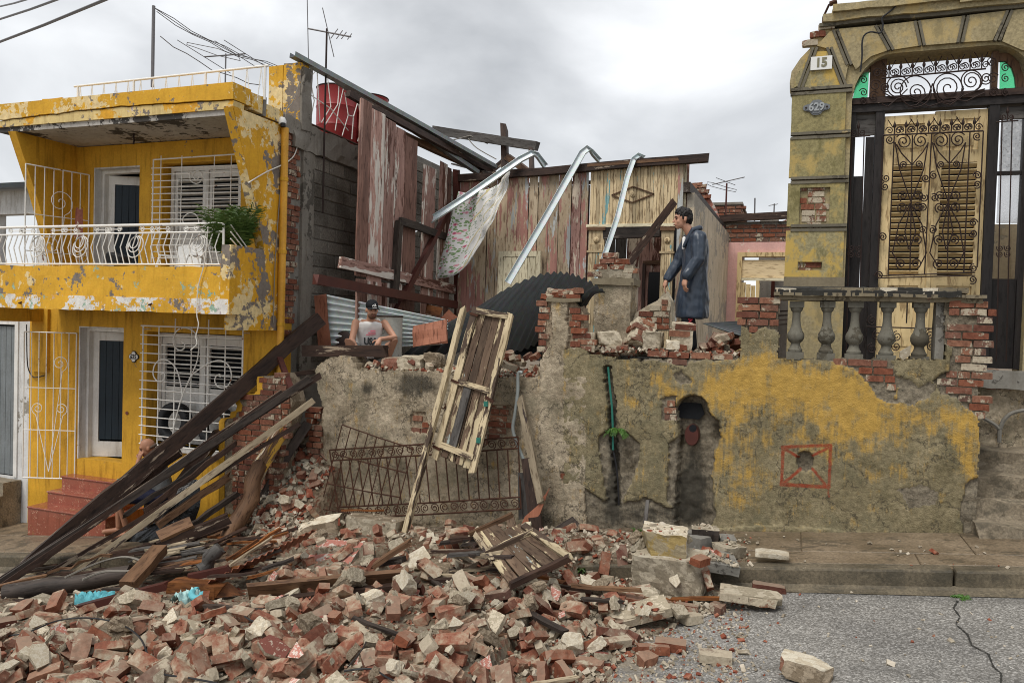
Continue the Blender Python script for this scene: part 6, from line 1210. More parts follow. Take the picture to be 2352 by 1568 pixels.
# door grilles
dl = lambda x_: 760 - (x_ - 830) * .045
dg = [[(822, dl(822)), (1385, dl(1385))], [(885, 765), (850, 1540)], [(1095, 752), (1055, 1540)], [(1310, 740), (1275, 1530)], [(822, 765), (790, 1540)], [(800, 1548), (1340, 1530)], [(790, 1560), (1340, 1545)], [(1385, 735), (1350, 1500)]]
for cx_, top_ in ((985, 790), (1195, 785)):
    dg += [sp(cx_ - 48, top_ + 5, 46, 1.9, 3.1, -1), sp(cx_ + 48, top_ + 0, 46, 1.9, 0, 1), [(cx_ - 88, top_ + 20), (cx_ - 60, top_ + 70), (cx_, top_ + 135)], [(cx_ + 88, top_ + 20), (cx_ + 60, top_ + 65), (cx_, top_ + 135)], [(cx_ + 2, top_ - 30), (cx_ - 12, 1520)]]
    for k, yy in enumerate((925, 1100, 1165, 1345, 1480)):
        off = -(yy - 780) * .03; R_ = 30 if k else 22
        dg += [sp(cx_ + off - 42, yy, R_, 1.7, 0, -1), sp(cx_ + off + 42, yy - 3, R_, 1.7, pi, 1)]
    dg += [[(cx_ - 95, 800), (cx_ - 70, 950), (cx_ - 8, 1130)], [(cx_ + 90, 800), (cx_ + 65, 950), (cx_ - 6, 1130)], [(cx_ - 10, 1140), (cx_ - 75, 1260), (cx_ - 110, 1420), (cx_ - 60, 1500)], [(cx_ - 10, 1140), (cx_ + 55, 1260), (cx_ + 80, 1420), (cx_ + 40, 1500)], [(cx_ - 10, 1150), (cx_ - 40, 1300), (cx_ - 20, 1400)], [(cx_ - 10, 1150), (cx_ + 20, 1300), (cx_ - 15, 1400)]]
for x_, y_ in ((860, 785), (838, 1000), (832, 1048), (1350, 765), (1352, 985), (1350, 1035), (1062, 1000), (1050, 1110), (1045, 1165), (1105, 985), (1110, 1110), (1100, 1290), (1330, 1250), (1328, 1310), (1045, 1290), (820, 1330), (800, 1545), (1330, 1505), (1325, 1570)): dg.append(sp(x_, y_, 24, 1.7, rng.random() * 6, rng.choice((-1, 1))))
g2 = grille('door_grille', dg)
for i in range(8):
    x_ = 885 + 64 * i; spear(g2, x_, dl(x_), dl(x_) - 82)
    for dx in (-26, 26): mb = MB(); mb.tube(sp(x_ + dx, dl(x_) - 24, 22, 1.5, pi if dx > 0 else 0, 1 if dx > 0 else -1), .006, 5); part('scroll', mb, M['iron'], g2, 1)
    mb = MB(); mb.tube([PY(*k6(x_ + (6 if i % 2 else -6), dl(x_) - 40), GYI), PY(*k6(x_ + (36 if i % 2 else -36), dl(x_) - 85), GYI)], .005, 4); part('bar', mb, M['iron'], g2, 1)
# lower part of the door grille seen through the balusters
lo = [[(1990, 750), (2165, 755)], [(1995, 675), (2165, 680)], [(2048, 690), (2046, 742)], [(2084, 690), (2082, 742)], [(2154, 690), (2152, 742)]]
for c_ in lo: mb = MB(); mb.tube([PY(u, v, GYI) for u, v in c_], .008, 5); part('bar', mb, M['iron'], g2, 1)
for u, v in ((2003, 735), (2015, 770), (2003, 800), (2060, 772), (2058, 795), (2135, 768), (2140, 795)): mb = MB(); mb.tube([PY(u + 12 * (.15 + .85 * i / 22) * cos(i * .5), v + 12 * (.15 + .85 * i / 22) * sin(i * .5), GYI) for i in range(23)], .006, 5); part('scroll', mb, M['iron'], g2, 1)
# sidelight bars
for us, (t0, b0) in (((1957, 1985), (300, 830)), ((2302, 2325), (265, 830))):
    mb = MB(); mb.tube([PY(us[0] - 14, t0 + 16, GYI), PY(us[1] + 14, t0 + 12, GYI)], .008, 5); g3 = part('sidelight_grille', mb, M['iron'], RH, 1)
    for u in us:
        mb = MB(); mb.tube([PY(u, t0, GYI), PY(u - 14, b0, GYI)], .007, 5); part('bar', mb, M['iron'], g3, 1)
    for yy in (t0 + 4, b0 - 260, b0 - 246):
        for dx in (-9, 9): mb = MB(); c_ = (us[0] + us[1]) / 2 - (yy - t0) * .026; mb.tube([PY(c_ + dx + 8 * (.15 + .85 * i / 20) * cos(i * .5 * (1 if dx > 0 else -1)), yy + 8 * (.15 + .85 * i / 20) * sin(i * .5), GYI) for i in range(21)], .0055, 5); part('scroll', mb, M['iron'], g3, 1)
    spear(g3, (us[0] + us[1]) / 2 / .4092 - 1691.8 / .4092, (t0 + 12) / .4092, (t0 - 22) / .4092)
# green glass in the arch corners
for side, poly in ((0, [(648, 592), (655, 540), (668, 480), (690, 430), (715, 410), (743, 402), (740, 470), (732, 590)]), (1, [(1478, 345), (1510, 345), (1545, 385), (1562, 430), (1568, 500), (1568, 538), (1475, 545)])):
    mb = MB(); mb.prism([PY(*k6(*q), DY + .02) for q in poly], (0, .006, 0)); part('green_glass', mb, M['glass_green'], RH)
    cx_ = 700 if side == 0 else 1515
    for yy in (450, 520, 570) if side == 0 else (380, 440, 520): mb = MB(); mb.tube(sp(cx_ + (12 if side == 0 else -5), yy, 24, 1.6, 1, 1 if side else -1), .006, 5); part('scroll', mb, M['iron'], g1, 1)
fbp = [(622, 620), (634, 530), (650, 450), (680, 390), (730, 350), (790, 325), (805, 335), (743, 388), (715, 405), (690, 428), (666, 480), (652, 545), (645, 600)]
mb = MB(); mb.prism([PY(*k6(*q), DY + .0) for q in fbp], (0, .05, 0)); grain(part('arch_frame', mb, M['wood_brown'], RH)); 
mb = MB(); mb.prism([PY(*k6(*q), DY + .0) for q in ((1470, 300), (1530, 300), (1585, 350), (1612, 430), (1615, 560), (1572, 560), (1570, 500), (1563, 430), (1546, 380), (1510, 343), (1470, 343))], (0, .05, 0)); grain(part('arch_frame', mb, M['wood_brown'], RH))
for (x0_, y0_, R_) in ((780, 480, 34), (770, 540, 30), (1440, 440, 34), (1445, 520, 30), (790, 410, 26), (1430, 350, 28)): mb = MB(); mb.tube(sp(x0_, y0_, R_, 1.6, 2, 1), .006, 5); part('scroll', mb, M['iron'], g1, 1)
# electricity drop cable and bracket
mb = MB(); mb.tube(smooth_pts([PY(u, v, YT - .12) for u, v in ((2070, -30), (2060, 10), (2040, 30), (2026, 42), (2028, 60), (2022, 76), (2000, 74), (1985, 82), (1980, 100), (1980, 130), (1976, 165))], 4), .010, 5); part('drop_cable', mb, M['cable'], RH, 1)
mb = MB(); mb.tube([PY(1889, 66, YT + .1), PY(1891, 40, YT + .1), PY(1904, 12, YT + .05), PY(1916, 2, YT)], .014, 6); mb.tube([PY(1906, 10, YT), PY(1922, 4, YT)], .03, 6); part('cable_bracket', mb, M['rust'], RH, 1)
# rubble-stone base and steps at the right
mb = MB(); mb.sheet(lambda s, t: V((1.7 + 4.7 * s, YT - .05 + .05 * fbm((s * 9, t * 5, 1), 4), .2 + 1.55 * t)), 90, 36); part('stone_base', mb, M['mwall'], RH)
brick_fill(RH, [(2255, 850), (2300, 852), (2330, 870), (2320, 905), (2255, 900)], YT - .06, 'brick_grey', proud=.03)
part('base_coping', rough_box(MB(), (1.72, YT - .18, 1.72), (6.4, YT, 1.92), j=.014, seed=3), M['stucco_grey'], RH)
mb = MB(); mb.tube(smooth_pts([PY(u, v, YT - .12) for u, v in ((2250, 955), (2285, 975), (2296, 985), (2305, 965), (2325, 948), (2360, 940))], 4), .022, 6); mb.tube([PY(2296, 985, YT - .12), PY(2295, 1015, YT - .12)], .022, 6); part('mortar_ribbon', mb, M['stucco_grey'], RH, 1)
SS = thing('stone_steps', 'worn stone steps rising at the far right behind the ochre wall', 'steps', (2.2, 9.0, .1))
for i, (v0, yf) in enumerate(((1034, 9.47), (1094, 9.17), (1154, 8.87), (1206, 8.6))):
    zt = PY(2300, v0, yf).z; zb = .0; part('step', rough_box(MB(), (1.77, yf, zb), (6.4, YT - .07, zt - .002 * i), j=.03, seed=i + 30), M['step_stone'], SS)
# ================================================================== fallen timbers, doors, sheets (stand in front of the walls)
def T(u0, v0, y0, u1, v1, y1, w, h, mat, label, name='beam', cat='beam', group='fallen roof timbers', **k):
    return lumber(name, PY(u0, v0, y0), PY(u1, v1, y1), w, h, M[mat], None, label=label, cat=cat, group=group, **k)
q2 = lambda x_, y_: (x_ * .4092, 700.2 + y_ * .4092)
T(62, 1302, 6.75, 735, 732, 9.15, .20, .19, 'wood_dark', 'thickest fallen roof beam, sloping from the gutter up to the block wall', n=16, warp=.018, jag=.04)
T(-20, 1352, 6.1, 712, 868, 8.35, .075, .085, 'wood_black', 'thin black batten, topmost of the bundle below the thickest beam', 'batten', 'batten', n=7, warp=.012)
T(-25, 1366, 6.05, 650, 900, 8.20, .085, .07, 'wood_dark', 'thin black batten, second of the sloping bundle', 'batten', 'batten', n=7, warp=.012)
T(5, 1330, 6.3, 735, 862, 8.5, .06, .08, 'wood_dark', 'dark brown batten, third of the sloping bundle', 'batten', 'batten', n=7, warp=.012)
T(130, 1345, 6.55, 722, 918, 8.22, .035, .075, 'wood_pale', 'long pale lath, lowest of the sloping bundle', 'batten', 'batten', n=5, warp=.006)
T(60, 1345, 6.4, 690, 972, 8.15, .05, .05, 'wood_dark', 'dark batten lying beneath the long pale lath', 'batten', 'batten', n=6, warp=.012)
T(*q2(960, 1080), 8.3, *q2(1235, 715), 8.42, .14, .14, 'wood_dark', 'short dark beam crossing behind the seated man', n=4, warp=.012)
T(*q2(1215, 1470), 7.5, *q2(1475, 900), 8.2, .21, .2, 'wood_brown', 'thick split log standing out of the laths', 'log', 'log', n=6, warp=.02, rnd=9, jag=.05)
T(*q2(1450, 915), 8.19, *q2(1590, 690), 8.5, .15, .15, 'wood_yel', 'yellow painted upper end of a broken post', 'post', 'post', n=3, warp=.01)
T(*q2(1340, 1260), 8.0, *q2(1520, 800), 8.5, .05, .13, 'wood_pale', 'pale edged plank leaning behind the thick split log', 'plank', 'plank', n=4)
T(*q2(1400, 1190), 8.35, *q2(1730, 660), 8.75, .12, .12, 'wood_black', 'black beam leaning deep in the gap beside the tan wall', n=4, warp=.012)
T(*q2(1500, 1180), 8.5, *q2(1640, 800), 8.9, .1, .09, 'wood_dark', 'dark short beam deepest in the gap', n=3)
for i, (a_, b_, w_, mt) in enumerate((((560, 1190), (1010, 830), .1, 'wood_dark'), ((700, 1180), (1180, 860), .07, 'wood_black'), ((820, 1150), (1330, 770), .08, 'wood_dark'), ((880, 1240), (1290, 960), .1, 'wood_brown'), ((1000, 1290), (1330, 1060), .08, 'wood_black'), ((640, 1330), (1060, 1180), .09, 'wood_dark'))):
    T(*q2(*a_), 7.35 + .08 * i, *q2(*b_), 8.15 + .03 * i, w_, w_ * .8, mt, ('dark beam just under the thickest beam near its foot', 'black batten under the bundle below the seated man', 'dark timber under the bundle in front of the barred window', 'brown timber under the bundle right of the plastic sheet', 'black timber low under the bundle near the log', 'dark timber lying low in front of the plastic sheet')[i], n=6, warp=.015, jag=.05)
T(*q2(1565, 285), 8.75, *q2(1645, 500), 8.3, .07, .05, 'rustmaroon', 'short maroon steel brace above the stepped brick end', 'brace', 'brace', n=1)
T(*q2(1600, 400), 8.6, *q2(1770, 372), 8.9, .06, .06, 'wood_dark', 'short level timber above the stepped brick end', n=2)
q0 = lambda x_, y_: (x_ * .2976, 1108.5 + y_ * .2976)
G = lambda u, v, dz: PG(u, v, dz)
def TG(a, da, b, db, w, h, mat, label, name='beam', cat='beam', **k): return lumber(name, PG(*q0(*a), da), PG(*q0(*b), db), w, h, M[mat], None, label=label, cat=cat, group=k.pop('group', 'fallen roof timbers'), **k)
TG((45, 850), .22, (1010, 705), .30, .19, .19, 'wood_black', 'smooth round black log lying at the left of the rubble', 'log', 'log', n=6, rnd=12, warp=.006, jag=.01)
TG((500, 995), .18, (1290, 790), .36, .09, .07, 'rustmaroon', 'long maroon steel bar beside the turquoise cloth', 'steel_bar', 'bar', n=2, warp=.003, group='maroon steel bars')
TG((1460, 725), .42, (1770, 660), .46, .07, .06, 'rustmaroon', 'short maroon steel bar under the split log', 'steel_bar', 'bar', n=2, warp=.003, group='maroon steel bars')
TG((1225, 420), .50, (1480, 305), .62, .20, .05, 'wood_brown', 'short wide brown board tilted in front of the seated man', 'board', 'board', n=2, warp=.004, up=(0, -.6, 1))
TG((1230, 490), .40, (1765, 270), .62, .11, .12, 'wood_dark', 'dark beam lying behind the short brown board', n=4, warp=.01)
TG((980, 795), .34, (1235, 510), .52, .15, .1, 'wood_brown', 'weathered brown beam tilted across the pale laths', n=4, warp=.012)
TG((860, 560), .30, (1220, 480), .40, .09, .08, 'wood_dark', 'dark batten on the pavement edge left of the pale laths', 'batten', 'batten', n=3)
TG((40, 985), .10, (620, 995), .10, .07, .09, 'wood_dark', 'dark batten under the black log at lower left', 'batten', 'batten', n=4)
TG((50, 935), .17, (640, 942), .19, .10, .03, 'wood_pale', 'pale lath under the black log at lower left', 'batten', 'lath', n=4)
TG((1290, 790), .38, (1780, 830), .30, .14, .11, 'wood_rot', 'split orange-brown rotten timber beside the log foot', n=5, warp=.03, jag=.12)
TG((1545, 670), .42, (1700, 500), .62, .14, .13, 'wood_grey', 'grey half log leaning on the split log', 'log', 'log', n=4, rnd=8, warp=.015)
TG((1755, 590), .42, (1990, 440), .58, .035, .03, 'wood_rot', 'thin orange split lath nearest the log', 'lath', 'lath', n=4, warp=.012)
TG((1800, 580), .40, (2170, 350), .62, .04, .03, 'wood_rot', 'long orange split lath pointing to the brick gap', 'lath', 'lath', n=4, warp=.012)
TG((1770, 640), .38, (2100, 420), .58, .03, .025, 'wood_pale', 'thin pale lath beside the orange laths', 'lath', 'lath', n=4, warp=.012)
TG((380, 690), .30, (860, 560), .42, .03, .03, 'wood_brown', 'thin bent branch-like lath across the black log', 'lath', 'lath', n=6, warp=.03)
r = random.Random(21)
for i in range(40):
    x0_ = r.uniform(1150, 1500); y0_ = r.uniform(420, 700); ln = r.uniform(160, 420); sl = r.uniform(-.22, -.08); dz = .30 + .10 * (700 - y0_) / 300 + r.uniform(0, .05)
    lumber('lath', PG(*q0(x0_ - ln / 2, y0_ - sl * ln / 2), dz), PG(*q0(x0_ + ln / 2, y0_ + sl * ln / 2), dz + .03), r.uniform(.04, .11), .018, M[r.choice(['wood_pale', 'wood_pale', 'wood_pale', 'wood_grey', 'wood_brown', 'wood_dark'])], None, label='split lath in the pale heap between the seated man and the log', cat='lath', group='pale lath heap', n=3, warp=.008, seed=i)
for i in range(26):
    x0_ = r.uniform(120, 1300); y0_ = r.uniform(640, 960); ln = r.uniform(180, 520); sl = r.uniform(-.3, .06); dz = r.uniform(.10, .2)
    lumber('lath', PG(*q0(x0_ - ln / 2, y0_ - sl * ln / 2), dz), PG(*q0(x0_ + ln / 2, y0_ + sl * ln / 2), dz + .04), r.uniform(.03, .09), .022, M[r.choice(['wood_pale', 'wood_dark', 'wood_black', 'wood_brown', 'wood_dark'])], None, label='broken lath strewn around the black log at lower left', cat='lath', group='laths round the black log', n=3, warp=.01, seed=i + 99)
for i in range(22):
    x0_ = r.uniform(1500, 2250); y0_ = r.uniform(330, 720); ln = r.uniform(120, 420); sl = r.uniform(-.5, .1); dz = r.uniform(.30, .45)
    lumber('lath', PG(*q0(x0_ - ln / 2, y0_ - sl * ln / 2), dz), PG(*q0(x0_ + ln / 2, y0_ + sl * ln / 2), dz + .06), r.uniform(.03, .08), .022, M[r.choice(['wood_dark', 'wood_black', 'wood_rot', 'wood_brown', 'wood_dark'])], None, label='dark splintered lath in the heap right of the split log', cat='lath', group='splintered laths by the log', n=3, warp=.01, seed=i + 199)
q1 = lambda x_, y_: (641.7 + x_ * .2976, 1108.5 + y_ * .2976)
def T1(a, da, b, db, w, h, mat, label, name='beam', cat='beam', **k): return lumber(name, PG(*q1(*a), da), PG(*q1(*b), db), w, h, M[mat], None, label=label, cat=cat, group='fallen roof timbers', **k)
T1((-230, 850), .30, (1010, 735), .36, .05, .20, 'wood_brown', 'long brown floorboard lying level in the middle of the rubble', 'board', 'board', n=6, warp=.008, up=(0, -.5, 1))
T1((60, 915), .26, (1090, 800), .30, .1, .1, 'wood_dark', 'dark split beam under the long brown floorboard', n=6, warp=.014, jag=.1)
T1((730, 640), .42, (1010, 455), .62, .12, .04, 'wood_brown', 'short plank at the foot of the leaning door post', 'board', 'board', n=2)
T1((740, 620), .40, (960, 590), .44, .1, .05, 'wood_black', 'short black board at the foot of the leaning door', 'board', 'board', n=2)
for i in range(16):
    x0_ = r.uniform(1330, 1750); y0_ = r.uniform(380, 560); ln = r.uniform(160, 420); lumber('lath', PG(*q1(x0_ - ln / 2, y0_ + 20), .40 + r.uniform(0, .06)), PG(*q1(x0_ + ln / 2, y0_ - r.uniform(-20, 60)), .46), r.uniform(.04, .1), .025, M[r.choice(['wood_dark', 'wood_black', 'wood_pale', 'wood_grey'])], None, label='broken slat lying under the fallen door panel', cat='slat', group='slats under the fallen door', n=2, seed=i + 400)
T(1255, 1252, 8.0, 1330, 1203, 8.45, .22, .035, 'wood_black', 'charred wide board with one pale edge left of the weed', 'board', 'board', n=2, up=(.2, -1, .4)); T(1250, 1247, 7.97, 1318, 1206, 8.35, .07, .02, 'wood_pale', 'pale splinter along the charred board', 'lath', 'lath', n=2, up=(.2, -1, .4))
T(1212, 1050, 8.5, 1232, 1215, 8.35, .15, .05, 'wood_dark', 'dark narrow plank between pipe and pillar', 'plank', 'plank', n=2, up=(0, -1, 0))
T(1194, 912, 8.72, 1243, 1152, 8.35, .085, .05, 'wood_pale', 'long pale plank leaning against the wall below the pillar', 'plank', 'plank', n=4, up=(0, -1, 0), jag=.04)
T(1205, 1085, 8.6, 1207, 1190, 8.55, .14, .1, 'wood_grey', 'short green-grey post standing behind the pale plank', 'post', 'post', n=2, up=(0, -1, 0))
T(1488, 1148, 8.6, 1478, 1228, 8.4, .04, .035, 'wood_grey', 'thin grey stick leaning on the wall behind the brick block', 'stick', 'stick', n=2)
mb = MB(); mb.prism([PY(u, v, 8.35) for u, v in ((1190, 1222), (1205, 1186), (1235, 1160), (1262, 1120), (1240, 1180), (1215, 1215))], (0, .02, 0)); grain(single('rusty_sheet', mb, M['red_rust_sheet'], 'triangular rusty sheet sticking up by the pale plank', 'sheet'))
mb = MB(); mb.tube(smooth_pts([PY(u, v, YF - .1) for u, v in ((1200, 856), (1190, 858), (1189, 900), (1183, 950), (1178, 985), (1188, 1020), (1205, 1062), (1212, 1090))], 4), .022, 8); single('water_pipe', mb, M['pipe_grey'], 'grey bent water pipe running down the tan wall', 'pipe', smooth=1)
# rust-ribbed strip between laths and bricks
def ribbed(c0, c1, up, w, n, amp, mat, label, name='sheet', th=.004, cat='sheet', curl=0.0, axis_long=True, grp=None, base=None):
    """corrugated sheet from c0 to c1 (ridges run along), w wide in direction 'up'"""
    c0, c1, up = V(c0), V(c1), V(up); d = (c1 - c0); nn = d.normalized().cross(up.normalized()).normalized(); nu = n * 6; mb = MB()
    mb.sheet(lambda s, t: c0 + d * t + up * w * (s - .5) + nn * (amp * sin(s * n * tau) + curl * (s - .5) ** 2 + .25 * curl * (t - .5) ** 2 + .012 * fbm((s * 3, t * 3, w), 2)), nu, 8, th=nn * th); return single(name, mb, mat, label, cat, grp, smooth=1.0)
ribbed(PG(*q0(1990, 620), .36), PG(*q0(2060, 540), .50), (PG(*q0(2190, 520), .45) - PG(*q0(1500, 870), .3)).normalized(), 1.35, 16, .012, M['red_rust_sheet'], 'ribbed rusty strip of roofing between the laths and the bricks')
# light zinc sheet standing behind the squatting man, and boards beside it
za = lambda x_, y_, y: PY(700.1 + x_ * .2233, 612.6 + y_ * .2233, y)
A_, B_, C_, D_ = za(225, 285, 9.55), za(1470, 545, 10.35), za(1480, 800, 10.35), za(255, 870, 9.55); mb = MB()
mb.sheet(lambda s, t: (A_.lerp(B_, s)).lerp(D_.lerp(C_, s), t) + V((.25, -.6, .1)).normalized() * (.022 * sin(t * tau * 8.5)), 14, 84, th=(.001, .004, 0)); single('zinc_sheet', mb, M['corr_light'], 'light grey corrugated zinc sheet standing behind the squatting man', 'sheet', smooth=1.0)
lumber('board', za(160, 300, 9.48), za(205, 830, 9.42), .2, .025, M['red_rust_sheet'], None, label='flaking red board at the left end of the zinc sheet', cat='board', n=4, up=(0, -1, 0), warp=.01)
lumber('board', za(1290, 575, 10.05), za(1290, 800, 9.95), .55, .02, M['red_rust_sheet'], None, label='flaking red board leaning right of the grey drum', cat='board', n=3, up=(0, -1, 0), warp=.01)
lumber('board', za(1430, 500, 11.2), za(1590, 640, 10.9), .25, .02, M['red_rust_sheet'], None, label='rusty torn sheet below the maroon corner post', cat='sheet', n=3, up=(0, -1, .3))
lumber('board', za(1250, 430, 11.6), za(1400, 470, 11.7), .16, .02, M['wood_rot'], None, label='torn brown board above the zinc sheet', cat='board', n=3, up=(0, -1, .1))
lumber('beam', za(0, 862, 8.98), za(845, 868, 9.02), .16, .15, M['wood_dark'], None, label='dark square beam lying on the wall top before the squatting man', cat='beam', group='fallen roof timbers', n=5, jag=.05)
dr = za(852, 885, 9.7); dr.z = 1.45; drum((dr.x, 9.7, 1.45), .2, PY(890, 726, 9.7).z - 1.45, M['drum_grey'], 'grey metal drum with rusty rim beside the squatting man')
mb = MB(); mb.lathe(za(375, 770, 9.62), [(0, .02), (.15, .012), (.17, 0), (.17, -.015), (0, -.015)], 24, Matrix.Rotation(radians(80), 3, 'X')); single('drum_lid', mb, M['iron'], 'round dark drum lid leaning behind the squatting man', 'lid', smooth=.6)
# dark roofing sheet draped over the pillar
_tp = smooth_pts([PY(*q) for q in ((1105, 706, 10.7), (1160, 666, 10.2), (1230, 634, 9.7), (1290, 626, 9.25), (1342, 640, 8.85), (1390, 670, 8.6))], 8); _bt = smooth_pts([PY(*q) for q in ((925, 815, 10.6), (1020, 812, 10.2), (1110, 808, 9.95), (1190, 806, 9.7), (1252, 775, 9.45), (1352, 694, 8.9))], 8)
mb = MB()
def dsheet(s, t):
    k = min(s * 40, 39.999); i = int(k); a_ = _bt[i].lerp(_bt[i + 1], k - i); b_ = _tp[i].lerp(_tp[i + 1], k - i); return a_.lerp(b_, t) + V((0, -.06 * sin(pi * t), .05 * sin(pi * t))) + V((.1, -.5, .8)).normalized() * (.020 * sin(s * tau * 19))
mb.sheet(dsheet, 152, 14, th=(0, .002, -.004)); single('roofing_sheet', mb, M['corr_dark'], 'large dark corrugated roofing sheet draped up over the brick pillar', 'roofing sheet', smooth=1.0)
P5 = [PY(1060, 800, 10.4), PY(1250, 830, 9.6), PY(1262, 760, 9.9), PY(1150, 690, 10.9)]
mb = MB(); mb.sheet(lambda s, t: P5[0].lerp(P5[1], s).lerp(P5[3].lerp(P5[2], s), t) + V((0, 0, .018 * sin(t * tau * 12))), 10, 90, th=(0, .002, -.004)); single('roofing_sheet', mb, M['corr_dark'], 'dark corrugated sheet lying flat beneath the draped one', 'roofing sheet', smooth=1.0)
mb = MB(); A_, B_, C_ = PY(1612, 742, 9.2), PY(1705, 738, 9.6), PY(1705, 772, 8.98)
mb.sheet(lambda s, t: A_.lerp(B_.lerp(C_, t), s) + V((0, 0, .016 * sin(t * tau * 7) * s)), 10, 56, th=(0, 0, -.004)); single('roofing_sheet', mb, M['corr_dark'], 'small dark corrugated sheet jutting out beside the terrace pier', 'roofing sheet', smooth=1.0)
# leaning panelled door with its long hinge post
LD = thing('door', 'flaking cream framed plank door leaning on the street wall', 'door', PY(925, 1240, 7.95))
tl, tr, br, bl = PY(1080, 706, 8.62), PY(1180, 722, 8.55), PY(1092, 1088, 8.25), PY(985, 1046, 8.33)
nrm = (tr - tl).cross(bl - tl).normalized()
if nrm.y > 0: nrm = -nrm
dp = lambda s, t: tl.lerp(tr, s).lerp(bl.lerp(br, s), t)
def dl_(nm, a, b, w, h, mat, off=0.0, **k): return lumber(nm, dp(*a) + nrm * off, dp(*b) + nrm * off, w, h, M[mat], LD, up=nrm, **k)
wd = (tr - tl).length
dl_('stile', (.14, 0), (.14, 1), .085, .05, 'door_frame', n=5, jag=.02); dl_('stile', (.93, 0), (.93, 1), .075, .05, 'door_frame', n=5, jag=.02)
for t_ in (.015, .49, .905): dl_('rail', (.2, t_), (.9, t_ + .004), .07, .045, 'door_frame', .012, n=2, jag=.005)
for i in range(4): s_ = .22 + (.66) * (i + .5) / 4; dl_('panel_board', (s_, .02), (s_, .98), wd * .66 / 4 - .006, .02, 'door_flake', -.012, n=4, warp=.004)
dl_('patch_board', (.43, .50), (.43, .89), .10, .02, 'wood_grey', .012, n=2)
lumber('hinge_post', PY(1066, 706, 8.62), PY(925, 1243, 7.98), .06, .075, M['door_frame'], LD, up=nrm, n=8, warp=.008, jag=.05)
for t_ in (.04, .49, .93): dl_('hinge', (.06, t_), (.22, t_ + .006), .03, .012, 'rust', .03, n=1, warp=0)
dl_('bolt', (.86, .535), (1.03, .55), .035, .02, 'rust', .03, n=1, warp=0)
for a_ in ((.9, .575), (.93, .80)): mb = MB(); mb.box(dp(*a_) + nrm * .035, (.05, .02, .06)); part('lock', mb, M['pipe_green'], LD)
mb = MB(); mb.tube([dp(.05, .66) + nrm * .05 + V((.028 * cos(a_), 0, .04 * sin(a_))) for a_ in [pi * .9 + i * .35 for i in range(13)]], .008, 5); part('ring_handle', mb, M['rust'], LD)
# fallen door panel on the rubble
FD = thing('door_panel', 'broken door panel lying tilted on the rubble below the pillar', 'door', PG(1190, 1345, .2))
c4_ = [PG(1088, 1226, .50), PG(1168, 1186, .62), PG(1308, 1284, .52), PG(1172, 1348, .34)]; fn = (c4_[1] - c4_[0]).cross(c4_[3] - c4_[0]).normalized()
if fn.z < 0: fn = -fn
fp = lambda s, t: c4_[0].lerp(c4_[3], s).lerp(c4_[1].lerp(c4_[2], s), t)      # s along length, t across
def fl_(nm, a, b, w, h, mat, off=0.0, **k): return lumber(nm, fp(*a) + fn * off, fp(*b) + fn * off, w, h, M[mat], FD, up=fn, **k)
for i in range(5): t_ = (i + .5) / 5; fl_('panel_board', (.02 if i < 3 else .2, t_), (.97, t_), (c4_[1] - c4_[0]).length / 5 * 1.15, .02, 'door_flake', 0, n=4, warp=.005, jag=.04)
fl_('stile', (.3, 1.0), (1.0, 1.0), .07, .045, 'door_frame', .015, n=3); fl_('rail', (1.0, 0), (1.0, 1.0), .06, .05, 'wood_dark', .015, n=3); fl_('rail', (.44, -.02), (.46, 1.0), .05, .045, 'door_frame', .03, n=2); fl_('rail', (.0, -.1), (.03, 1.1), .05, .045, 'wood_brown', .02, n=2); fl_('stile', (.05, 0), (.6, 0), .05, .04, 'wood_pale', .015, n=2, jag=.05)
for u0, u1 in ((1172, 1178), (1197, 1200)): T(u0, 1300, 7.6, u1, 1352, 7.3, .09, .025, 'wood_grey', 'grey board standing under the fallen door panel, ' + ('left one' if u0 == 1172 else 'right one'), 'board', 'board', n=2, up=(0, -1, 0))
T(1170, 1182, 8.2, 1178, 1215, 8.1, .1, .02, 'door_flake', 'short flaking board standing behind the fallen door panel', 'board', 'board', n=2, up=(0, -1, 0)); T(1205, 1240, 8.1, 1215, 1192, 8.4, .08, .02, 'cream_wood', 'short cream board leaning behind the fallen door panel', 'board', 'board', n=2, up=(0, -1, 0))
# rusty wrought-iron railing leaning on the wall
def iron_rail(corners, nb, label, scroll=True, r_=.009):
    a, b, c_, d = corners; f = lambda s, t: a.lerp(b, s).lerp(d.lerp(c_, s), t); g_ = thing('iron_railing', label, 'railing', d, 'rusty railings against the tan wall')
    ts = (0, .16, .84, 1) if scroll else (0, .35, .7, 1)
    for t_ in ts: mb = MB(); mb.tube([f(0, t_), f(.5, t_) + V((0, .01, -.01)), f(1, t_)], r_ * 1.2, 6); part('rail', mb, M['rust'], g_, 1)
    for i in range(nb + 1):
        s_ = i / nb; mb = MB(); mb.tube([f(s_, .16 if scroll and 0 < i < nb else 0), f(s_ + .004, .84 if scroll and 0 < i < nb else 1)], r_, 5); part('bar', mb, M['rust'], g_, 1)
    if scroll:
        ax, az = (b - a).normalized(), (a - d).normalized()
        for row in (.08, .92):
            n_ = nb
            for i in range(n_):
                s_ = (i + .5) / n_; mb = MB(); sg = 1 if i % 2 else -1; R_ = (a - d).length * .066; mb.tube(spiral(f(s_, row), ax * sg, az, R_ * .2, R_, 1.7, 0, 18), r_ * .7, 5); part('scroll', mb, M['rust'], g_, 1)
    return g_
iron_rail((PY(757, 1033, 8.68), PY(1190, 1003, 8.68), PY(1195, 1168, 8.45), PY(778, 1190, 8.45)), 19, 'long rusty railing with scroll bands leaning on the tan wall')
iron_rail((PY(786, 975, 8.62), PY(948, 1030, 8.62), PY(905, 1190, 8.40), PY(735, 1168, 8.40)), 8, 'tilted rusty railing panel at the left end of the long railing', False, .007)
